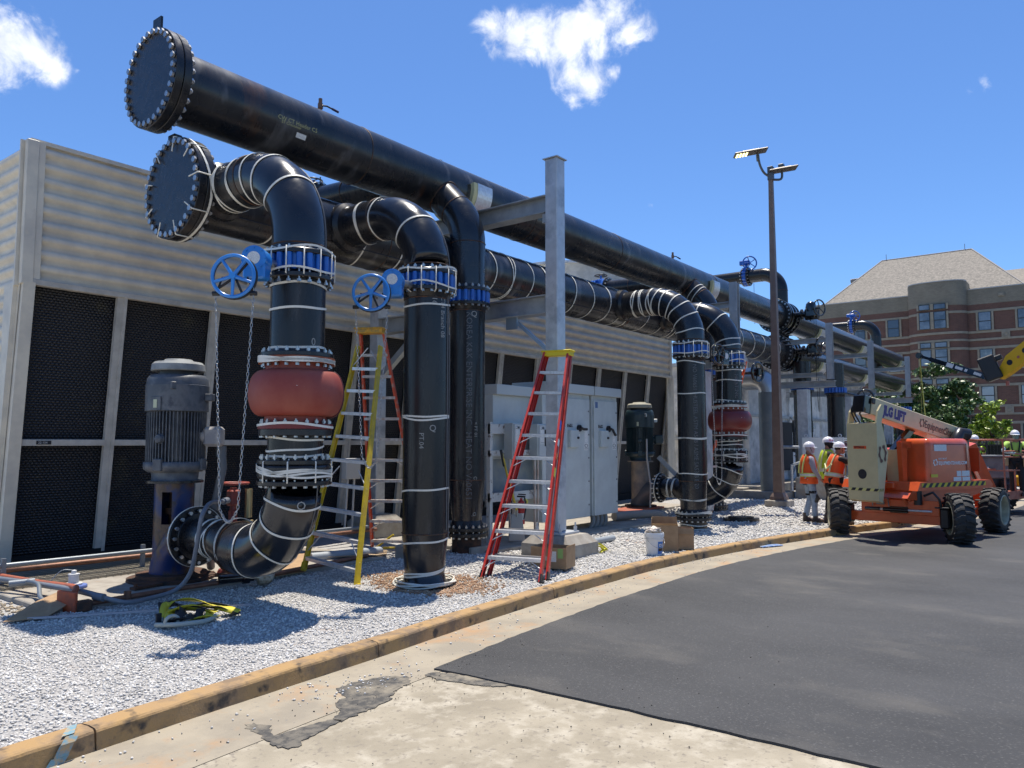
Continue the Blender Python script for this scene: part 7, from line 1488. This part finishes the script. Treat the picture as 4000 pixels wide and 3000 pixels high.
    q = P(); q.prism([(0, -.01), (.022, -.035), (0, -.045)], hp(.095, .009, .0), Rh @ Vector((1, 0, 0)), (0, 0, 1), Rh @ Vector((0, -.018, 0))); q.make('nose', c.get('skin', SKN) if not c.get('cover') else c['cover'], t)
    q = P()
    for sy in (-1, 1): q.box(hp(.092, sy * .032, .012), (.012, .024, .010), Rh)
    q.make('eyes', BLK, t)
    if not c.get('cover'):
        q = P()
        for sy in (-1, 1): q.box(hp(.0, sy * .083, -.005), (.035, .016, .055), Rh, .006)
        q.make('ears', c.get('skin', SKN), t); q = P(); q.lathe([(.0805, -.03), (.088, .0), (.09, .04)], hp(-.012, 0, 0), Z3, 20, smooth=True); q.box(hp(.093, 0, -.055), (.008, .04, .008), Rh); q.make('hair', mat('dark_hair', (.02, .015, .012), .7), t)
    q = P(); n = 24; secs = []
    for k in range(7):
        a = math.pi / 2 * k / 6; secs.append([hp(-.008 + math.cos(2 * math.pi * i / n) * .125 * math.cos(a), math.sin(2 * math.pi * i / n) * .108 * math.cos(a), .028 + .118 * math.sin(a)) for i in range(n)])
    vs = [v for s_ in secs for v in s_]; q.add(vs, [(i * n + k, i * n + (k + 1) % n, (i + 1) * n + (k + 1) % n, (i + 1) * n + k) for i in range(6) for k in range(n)], True)
    br = [hp(-.008 + math.cos(2 * math.pi * i / n) * (.128 + (.055 * max(0, math.cos(2 * math.pi * i / n)) ** 2) + (.012 if hard == 'brim' else 0)), math.sin(2 * math.pi * i / n) * (.112 + (.012 if hard == 'brim' else 0)), .022 - .012 * max(0, math.cos(2 * math.pi * i / n))) for i in range(n)]
    q.add(secs[0] + br, [(i, (i + 1) % n, n + (i + 1) % n, n + i) for i in range(n)], True); h_ = q.make('helmet', mat('white_helmet', (.74, .74, .76), .3, coat=.4), t)
    if c.get('sticker'):
        q = P(); q.lathe([(.001, 0), (.025, 0)], hp(.02, -.108, .07), Rh @ Vector((.1, -1, .35)), 14); q.lathe([(.001, 0), (.02, 0)], hp(.075, -.092, .065), Rh @ Vector((.5, -1, .35)), 14); q.make('sticker', c['sticker'], h_)
    q = P(); q.tube([hp(.0, -.086, .02), hp(.04, -.07, -.07), hp(.07, -.02, -.115), hp(.07, .02, -.115), hp(.04, .07, -.07), hp(0, .086, .02)], .006, 5); q.make('chin_strap', BLK, t)
    for s_ in (0, 1):
        a = Vector(an[s_]); q = P(); q.tube([a + Vector((-.05, 0, -.03)), a + Vector((.02, 0, -.035)), a + Vector((.12, .01 * (1 - 2 * s_), -.045)), a + Vector((.20, .015 * (1 - 2 * s_), -.05))], [.048, .052, .046, .036], 10); q.tube([a + Vector((0, 0, -.02)), a + Vector((0, 0, .11))], [.052, .056], 10); q.make('boot', c.get('boot', mat('brown_boot', (.07, .05, .04), .6)), t)
    return t
OV = mat('orange_vest', (.80, .10, .012), .7); LV = mat('lime_vest', (.52, .66, .03), .7); LIME = mat('lime_shirt', (.40, .80, .03), .75); BANDY = mat('lime_band', (.62, .66, .20), .5)
JEAN = mat('light_jeans', (.33, .40, .48), .8, 0, (.22, .28, .36), 6); BLC = mat('black_cloth', (.014, .014, .016), .8); GRS = mat('grey_sleeve', (.30, .29, .33), .8)
w1 = person('worker in orange vest, grey sleeves and light jeans, leftmost, standing by the light pole', (18.55, 5.58, 0), -55, dict(legs=JEAN, top=GRS, vest=OV, band=BANDY, cover=mat('lilac_cover', (.38, .34, .38), .8)), head_yaw=R(-10), arms=(((.02, .25, 1.14), (.15, .22, .93)), ((.03, -.25, 1.14), (.20, -.20, .92))), legs=((.02, -.06), (.05, .08)), hs=1)
w1.scale = (1.07,) * 3
q = P(); q.tube([(.06, -.11, .40), (.115, -.11, .52), (.07, -.11, .63)], [.05, .075, .05], 10); q.make('knee_pad', mat('knee_pad', (.07, .065, .05), .7), w1); OFF[w1.name] = Vector()
q = P(); q.lathe([(.080, -.03), (.082, .03)], (.04, -.10, .66), Z3, 16); q.lathe([(.076, -.02), (.078, .02)], (.03, .10, .60), Z3, 16); q.make('knee_strap', BLC, w1)
w2 = person('worker in black hooded top and lime vest behind the two orange vests', (20.0, 5.55, 0), -60, dict(legs=BLC, top=BLC, vest=LV, band=mat('pale_band', (.62, .66, .35), .5), cover=BLC, sticker=mat('pink_sticker', (.6, .25, .3), .5)), head_yaw=R(-8)); w2.scale = (1.14,) * 3
w3 = person('worker in black shirt and orange vest leaning on the cream upright of the lift', (18.38, 4.98, 0), -48, dict(legs=BLC, top=BLC, vest=OV, band=mat('pale_band', (.62, .66, .35), .5), long=False, chevron=True), lean=.18, arms=(((.36, .20, 1.27), (.66, .14, 1.24)), ((.34, -.24, 1.22), (.64, -.14, 1.18))), hard='brim', head_yaw=R(-5), legs=((.05, -.12), (.08, .14))); w3.scale = (1.08,) * 3
q = P(); q.lathe([(.155, -.03), (.16, .03)], (0, 0, .98), Z3, 20); q.box((.05, -.19, .93), (.10, .07, .14), bev=.015); q.box((-.12, -.12, .92), (.10, .07, .12), bev=.015); q.make('tool_belt', BLC, w3)
tp = P(); tp.beam((17.92, 4.55, 1.12), (17.25, 4.02, .93), .02, .03); tag(tp.make('measuring_tape', mat('tape_yellow', (.75, .75, .1), .5)), 'extended yellow measuring tape between the leaning worker and the lift', 'tape measure')
w4 = person('worker in bright lime shirt seen from behind beyond the platform rails', (27.85, 3.30, .08), 12, dict(legs=BLC, top=LIME, long=False, cover=None), arms=(((.22, .24, 1.2), (.4, .2, 1.15)), ((.22, -.24, 1.2), (.4, -.2, 1.15))))
w4.scale = (1.15,) * 3
q = P(); q.prism([(-.07, -.06), (.02, -.03), (.08, .0), (.04, .07), (-.05, .05)], (-.152, -.02, 1.28), (0, -1, 0), (0, 0, 1), (-.006, 0, 0)); q.make('print', BLC, w4)
sb = P(); sb.box((28.0, 3.3, -.02), (1.3, .9, .2), Rg, .02); tag(sb.make('work_deck', GM), 'low grey deck under the worker seen from behind', 'deck')
w5 = person('worker with pale blue sleeves and black harness standing in the lift platform', (25.62, 2.06, .37), 186, dict(legs=BLC, top=mat('lime_shirt_pale', (.42, .66, .12), .75), long=False, sleeve=mat('pale_blue_sleeve', (.35, .50, .55), .8), cover=mat('green_gaiter', (.20, .27, .22), .8)), lean=.10, arms=(((.22, .28, 1.16), (.42, .20, 1.08)), ((.20, -.30, 1.18), (.32, .02, 1.12))), head_yaw=R(12)); w5.scale = (1.05,) * 3
q = P()
for sy in (-1, 1): q.tube([(.13, sy * .11, .98), (.165, sy * .07, 1.2), (.14, sy * .10, 1.40), (0, sy * .11, 1.49), (-.12, sy * .08, 1.35), (-.15, 0, 1.15)], .018, 6)
q.lathe([(.165, -.035), (.165, .035)], (0, 0, .97), Z3, 20); q.make('harness', BLC, w5)
q = P(); q.box((.10, -.22, .90), (.12, .10, .2), bev=.02); q.box((.10, .2, .88), (.12, .10, .22), bev=.02); q.make('tool_pouch', mat('tan_pouch', (.35, .27, .15), .7), w5)
# ================================================================ brick building
def brickmat(name, c1, c2, mo, sc=(1 / .21, 1 / .075)):
    m = bpy.data.materials.new(name); m.use_nodes = True; t = m.node_tree; b = t.nodes['Principled BSDF']; co = t.nodes.new('ShaderNodeTexCoord'); sp = t.nodes.new('ShaderNodeSeparateXYZ'); t.links.new(co.outputs['Object'], sp.inputs[0])
    cb = t.nodes.new('ShaderNodeCombineXYZ'); t.links.new(sp.outputs['Y'], cb.inputs[0]); t.links.new(sp.outputs['Z'], cb.inputs[1])
    br = t.nodes.new('ShaderNodeTexBrick'); t.links.new(cb.outputs[0], br.inputs['Vector']); br.inputs['Scale'].default_value = 1; br.inputs['Brick Width'].default_value = .26; br.inputs['Row Height'].default_value = .095; br.inputs['Mortar Size'].default_value = .009
    br.inputs['Color1'].default_value = (*c1, 1); br.inputs['Color2'].default_value = (*c2, 1); br.inputs['Mortar'].default_value = (*mo, 1); br.inputs['Bias'].default_value = -.1
    n = t.nodes.new('ShaderNodeTexNoise'); n.inputs['Scale'].default_value = .7; n.inputs['Detail'].default_value = 6; t.links.new(co.outputs['Object'], n.inputs['Vector']); mr = t.nodes.new('ShaderNodeMapRange'); t.links.new(n.outputs['Fac'], mr.inputs['Value']); mr.inputs['To Min'].default_value = .72; mr.inputs['To Max'].default_value = 1.28
    hs = t.nodes.new('ShaderNodeHueSaturation'); t.links.new(mr.outputs[0], hs.inputs['Value']); t.links.new(br.outputs['Color'], hs.inputs['Color']); t.links.new(hs.outputs[0], b.inputs['Base Color']); b.inputs['Roughness'].default_value = .85
    return m
RBK = brickmat('red_brick', (.155, .072, .052), (.115, .055, .042), (.15, .11, .085)); TBK = brickmat('tan_brick', (.245, .22, .165), (.205, .18, .135), (.18, .16, .125))
LIM = mat('limestone_band', (.32, .28, .215), .8, 0, (.27, .24, .18), 3); SHN = mat('tan_grey_shingles', (.24, .215, .18), .9, 0, (.17, .155, .13), 3.2, .42, .58, (.31, .275, .23), 5, .52, .62, .3, 14)
GLS = mat('window_glass', (.05, .07, .10), .08, 0, (.16, .20, .25), .35, .45, .6, spec=.9); GLL = mat('window_blind_glass', (.34, .40, .42), .15, 0, (.12, .16, .19), .45, .48, .6, spec=.8); WFR = mat('dark_window_frame', (.02, .025, .028), .5)
BX = 85.0
BB = thing('brick_building', 'red and tan brick building with hipped shingle roof and rounded bay beyond the trees', 'building', (BX, 10, 0))
def arcx(y):  # bay outline: bulge towards the camera
    y0, y1 = 10.15, 15.32; c = (y0 + y1) / 2; h = (y1 - y0) / 2; f = (y - c) / h
    return BX - 1.35 * math.sqrt(max(0, 1 - abs(f) ** 2.6)) 
def wall_strip(q, z0, z1, off=0., ya=25.2, yb=-16):
    q.box((BX + 5 - off, (ya + 15.32) / 2, (z0 + z1) / 2), (10, ya - 15.32, z1 - z0)); q.box((BX + 5 - off, (10.15 + yb) / 2, (z0 + z1) / 2), (10, 10.15 - yb, z1 - z0))
    ys = [10.15 + (15.32 - 10.15) * i / 28 for i in range(29)]; ys = [ys[0]] + [10.15 + .06] + ys[1:-1] + [15.26] + [ys[-1]]
    vs = [(arcx(y) - off, y, z) for z in (z0, z1) for y in ys]; n = len(ys); q.add(vs, [(i, i + 1, n + i + 1, n + i) for i in range(n - 1)] + [tuple(range(n, 2 * n)), tuple(range(n))[::-1]])
q = P(); wall_strip(q, -.2, 15.08); q.make('brick_wall', RBK, BB)
q = P(); wall_strip(q, 15.08, 16.55); q.make('tan_brick_parapet', TBK, BB)
ys = [10.15 + 5.17 * i / 28 for i in range(29)]
q = P(); vs = [(arcx(y), y, z) for z in (16.55, 17.45) for y in ys]; q.add(vs, [(i, i + 1, 29 + i + 1, 29 + i) for i in range(28)]); q.box((BX + 1, 12.73, 17.0), (2, 5.15, .9)); q.make('bay_parapet', TBK, BB)
q = P(); vs = [(arcx(y) - .06, y, z) for z in (17.45, 17.55) for y in ys]; q.add(vs, [(i, i + 1, 29 + i + 1, 29 + i) for i in range(28)] + [tuple(range(29, 58))]); q.box((BX + 5, 20.3, 16.6), (10.1, 10, .10)); q.box((BX + 5, -3, 16.6), (10.1, 26, .10)); q.make('coping', mat('coping_metal', (.45, .45, .43), .5), BB)
for z, h in ((14.40, .22), (12.40, .22), (11.66, .20), (10.84, .24), (8.86, .22), (8.11, .20), (7.29, .24), (5.31, .22), (4.56, .20), (3.74, .24), (1.76, .22)):
    q = P(); wall_strip(q, z - h / 2, z + h / 2, .06); q.make('stone_band', LIM, BB)
def window(y0, y1, z0, z1, m, x=BX, div=True, surround=True):
    f = P(); yc, zc = (y0 + y1) / 2, (z0 + z1) / 2; w, h = abs(y1 - y0), z1 - z0
    if surround:
        s_ = P(); s_.box((x - .07, yc, zc), (.1, w + .36, h + .02)); s_ = s_.make('window_surround', LIM, BB)
    f.box((x - .10, yc, zc), (.10, w, h)); fo = f.make('window', WFR, BB)
    p_ = P(); g = .07
    if div: p_.box((x - .158, yc, zc + h / 4), (.012, w - 2 * g, h / 2 - g * 1.2)); p_.box((x - .150, yc, zc - h / 4), (.012, w - 2 * g, h / 2 - g * 1.2))
    else: p_.box((x - .158, yc, zc), (.012, w - 2 * g, h - 2 * g))
    p_.make('pane', m, fo)
fl = [(12.52, 14.28), (8.97, 10.72), (5.42, 7.17), (1.87, 3.62)]
for k, (z0, z1) in enumerate(fl):
    for y in [9.32 - 3.16 * i for i in range(8)]: window(y - 1.08, y, z0, z1, GLS if k == 0 or (k + int(y)) % 3 == 0 else GLL)
    for y in (17.28, 20.5, 23.7): window(y - 1.10, y, z0, z1, GLL if k in (1, 2) else GLS)
    # bay: pair of tall windows with transoms
    for (ya, yb) in ((13.18, 14.16), (11.80, 12.88)):
        x = min(arcx(ya), arcx(yb)) + .02
        if k == 0: window(ya, yb, 12.86, 14.52, GLS, x, surround=True); window(ya, yb, 14.74, 15.30, GLS, x, False, True)
        else: window(ya, yb, z0 + .3, z1 + .12, GLS, x); window(ya, yb, z1 + .28, z1 + .82, GLS, x, False)
    if k < 3: q = P(); q.box((BX - .07, 7.14, z0 - .50), (.10, .68, .74)); q.lathe([(.18, 0), (.24, .03), (.18, .05)], (BX - .12, 7.14, z0 - .5), (-1, 0, 0), 20); q.make('stone_panel', LIM, BB)
q = P(); q.box((BX - .04, 7.36, 15.82), (.12, .5, .30)); q.box((BX - .12, 7.36, 15.82), (.05, .30, .16)); q.make('wall_light', LIM, BB)
# roofs
q = P(); RLx, z_, e = 97.0, 23.15, 16.62
A_, B_, C_, D_ = (86.2, 24.0, e), (86.2, 5.4, e), (108, 5.4, e), (108, 24.0, e); r1, r2 = (RLx, 20.07, z_), (RLx, 10.95, z_)
q.add([A_, B_, C_, D_, r1, r2], [(0, 4, 5, 1), (1, 5, 2), (2, 5, 4, 3), (3, 4, 0)]); q.make('hip_roof', SHN, BB)
q = P(); q.add([(86.2, 9.5, e), (86.2, -16, e), (97, -16, 20.35), (97, 9.0, 20.35), (108, -16, e), (108, 9, e)], [(0, 3, 2, 1), (3, 5, 4, 2)]); q.make('wing_roof', SHN, BB)
q = P(); q.tube([(RLx, 20.07, z_), (RLx, 10.95, z_)], .09, 6); q.tube([A_, r1], .08, 6); q.tube([B_, r2], .08, 6); q.cyl((RLx, 19.6, z_), (RLx, 19.6, z_ + .7), .03, n=6); q.cyl((RLx, 11.6, z_), (RLx, 11.6, z_ + .7), .03, n=6); q.box((93, 22.0, 20.3), (.6, .8, .5)); q.cyl((93, 22.6, 20.4), (93, 21.4, 20.4), .25); q.make('ridge', mat('ridge_grey', (.25, .23, .21), .7), BB)
# ================================================================ fence, trees
fc = thing('picket_fence', 'black picket fence with dark privacy screen behind the lift', 'fence', (39.2, 0, RD))
FB = mat('fence_black', (.012, .013, .013), .5)
q = P(); 
for z in (.25, 1.75): q.box((39.2, -1, z), (.04, 26, .05))
q.make('rail', FB, fc)
q = P()
for i in range(200): y = 12 - .13 * i; q.box((39.2, y, .95), (.022, .022, 2.05)); q.add([(39.19, y - .011, 1.975), (39.21, y - .011, 1.975), (39.21, y + .011, 1.975), (39.19, y + .011, 1.975), (39.2, y, 2.07)], [(0, 1, 4), (1, 2, 4), (2, 3, 4), (3, 0, 4)])
o_ = q.make('pickets', FB, fc); o_['kind'] = 'stuff'
for i in range(11): q = P(); q.box((39.2, 12 - 2.6 * i, .95), (.08, .08, 2.15)); q.make('fence_post', FB, fc)
q = P(); q.box((39.28, -1, .85), (.01, 26, 1.75)); q.make('privacy_screen', mat('dark_screen', (.010, .014, .012), .8), fc)
def tree(label, x, y, h, cr, n, c, c2, trunk_h=.35, seed=1, lsz=.13, kind='leafy_tree', flat=1., base=0.):
    t = thing(kind, label, 'tree', (x, y, base)); rg = random.Random(seed); nr = np.random.default_rng(seed)
    BK = mat('bark', (.10, .075, .055), .9, 0, (.06, .045, .035), 8, bump=.4, bs=30); th = h * trunk_h
    q = P(); tops = []; q.tube([(x, y, base - .1), (x + .05, y, base + th * .5), (x - .03, y + .05, base + th), (x, y, base + h * .8)], [.13, .10, .085, .02], 10)
    cl = []
    nb = 15 + int(cr * 3)
    for k in range(nb):
        a = k * 2.4 + rg.uniform(-.3, .3); zf = rg.uniform(.0, 1); z0 = base + th + (h * .72 - th) * zf; L_ = cr * (1.0 - .35 * zf) * rg.uniform(.6, 1.08); rise = rg.uniform(.15, .6) * L_
        e = (x + math.cos(a) * L_, y + math.sin(a) * L_, min(base + h - .2, z0 + rise)); m_ = (x + math.cos(a) * L_ * .5, y + math.sin(a) * L_ * .5, z0 + rise * .35); q.tube([(x, y, z0), m_, e], [.045, .03, .01], 6)
        for f in (.45, .7, .92, 1.05): cl.append((x + (e[0] - x) * f + rg.gauss(0, .12), y + (e[1] - y) * f + rg.gauss(0, .12), z0 + (e[2] - z0) * f + rg.gauss(0, .15) + .1, rg.uniform(.16, .34) * cr * .55))
    for k in range(6): cl.append((x + rg.gauss(0, cr * .2), y + rg.gauss(0, cr * .2), base + h - rg.uniform(0, .7), .2 * cr))
    q.make('trunk', BK, t); cl = np.array(cl); idx = nr.integers(0, len(cl), n); C_ = cl[idx]
    d = nr.normal(size=(n, 3)); d /= np.linalg.norm(d, axis=1)[:, None]; rr = C_[:, 3:4] * nr.uniform(.3, 1.05, (n, 1)); p_ = C_[:, :3] + d * rr * np.array([1, 1, .7])
    nn = d * .5 + nr.normal(size=(n, 3)) * .8 + np.array([0, 0, .7]); nn /= np.linalg.norm(nn, axis=1)[:, None]; u = np.cross(nn, nr.normal(size=(n, 3))); u /= np.linalg.norm(u, axis=1)[:, None]; v = np.cross(nn, u); s_ = lsz * nr.uniform(.6, 1.25, (n, 1))
    V = np.stack([p_ - u * s_, p_ + v * s_ * .45 + nn * s_ * .12, p_ + u * s_, p_ - v * s_ * .45 + nn * s_ * .12], 1).reshape(-1, 3) - np.array([x, y, base])
    me = bpy.data.meshes.new('crown'); me.vertices.add(len(V)); me.vertices.foreach_set('co', V.reshape(-1)); me.loops.add(n * 4); me.loops.foreach_set('vertex_index', np.arange(n * 4, dtype=np.int32)); me.polygons.add(n); me.polygons.foreach_set('loop_start', (np.arange(n) * 4).astype(np.int32)); me.polygons.foreach_set('loop_total', np.full(n, 4, np.int32)); me.update(calc_edges=True)
    LM = mat('leaf_%d' % seed, c, .42, 0, c2, .9, .4, .62, island=.45, spec=.6); LM.node_tree.nodes['Principled BSDF'].inputs['Transmission Weight'].default_value = 0
    me.materials.append(LM); o = bpy.data.objects.new('crown', me); COL.objects.link(o); o.parent = t; return t
DG, DG2 = (.055, .115, .025), (.10, .17, .04)
tree('dense dark green tree in front of the brick building, crossed by the hanging strap', 50.5, 7.75, 6.5, 2.35, 15000, DG, DG2, .22, 21)
tree('lower dark green bushy tree right of the tall one, beside the yellow green sapling', 47.5, 5.95, 4.2, 1.9, 9000, DG, DG2, .15, 22)
tree('bright yellow green sapling behind the workers in lime shirts', 43.8, 4.45, 4.0, 1.15, 2600, (.20, .30, .025), (.34, .42, .05), .3, 23, .14, 'young_tree')
tree('green tree seen between the last frame posts', 58, 11.6, 5.8, 2.6, 9000, DG, DG2, .2, 24)
tree('green tree seen under the lower header behind the frames', 60, 15.3, 6.0, 2.8, 9000, DG, DG2, .2, 25)
tree('dark green tree just behind the cream boom', 52, 10.3, 4.6, 2.2, 8000, DG, DG2, .15, 26)
tree('dark green tree far left behind the galvanised columns', 56, 18.4, 6.0, 2.8, 7000, DG, DG2, .2, 27)
# remove helper objects with no label at top level (should be none)
for o in list(COL.objects):
    if o.parent is None and o.type == 'MESH' and 'label' not in o and 'kind' not in o: print('UNLABELLED', o.name)
print('OBJECTS', len(bpy.data.objects))
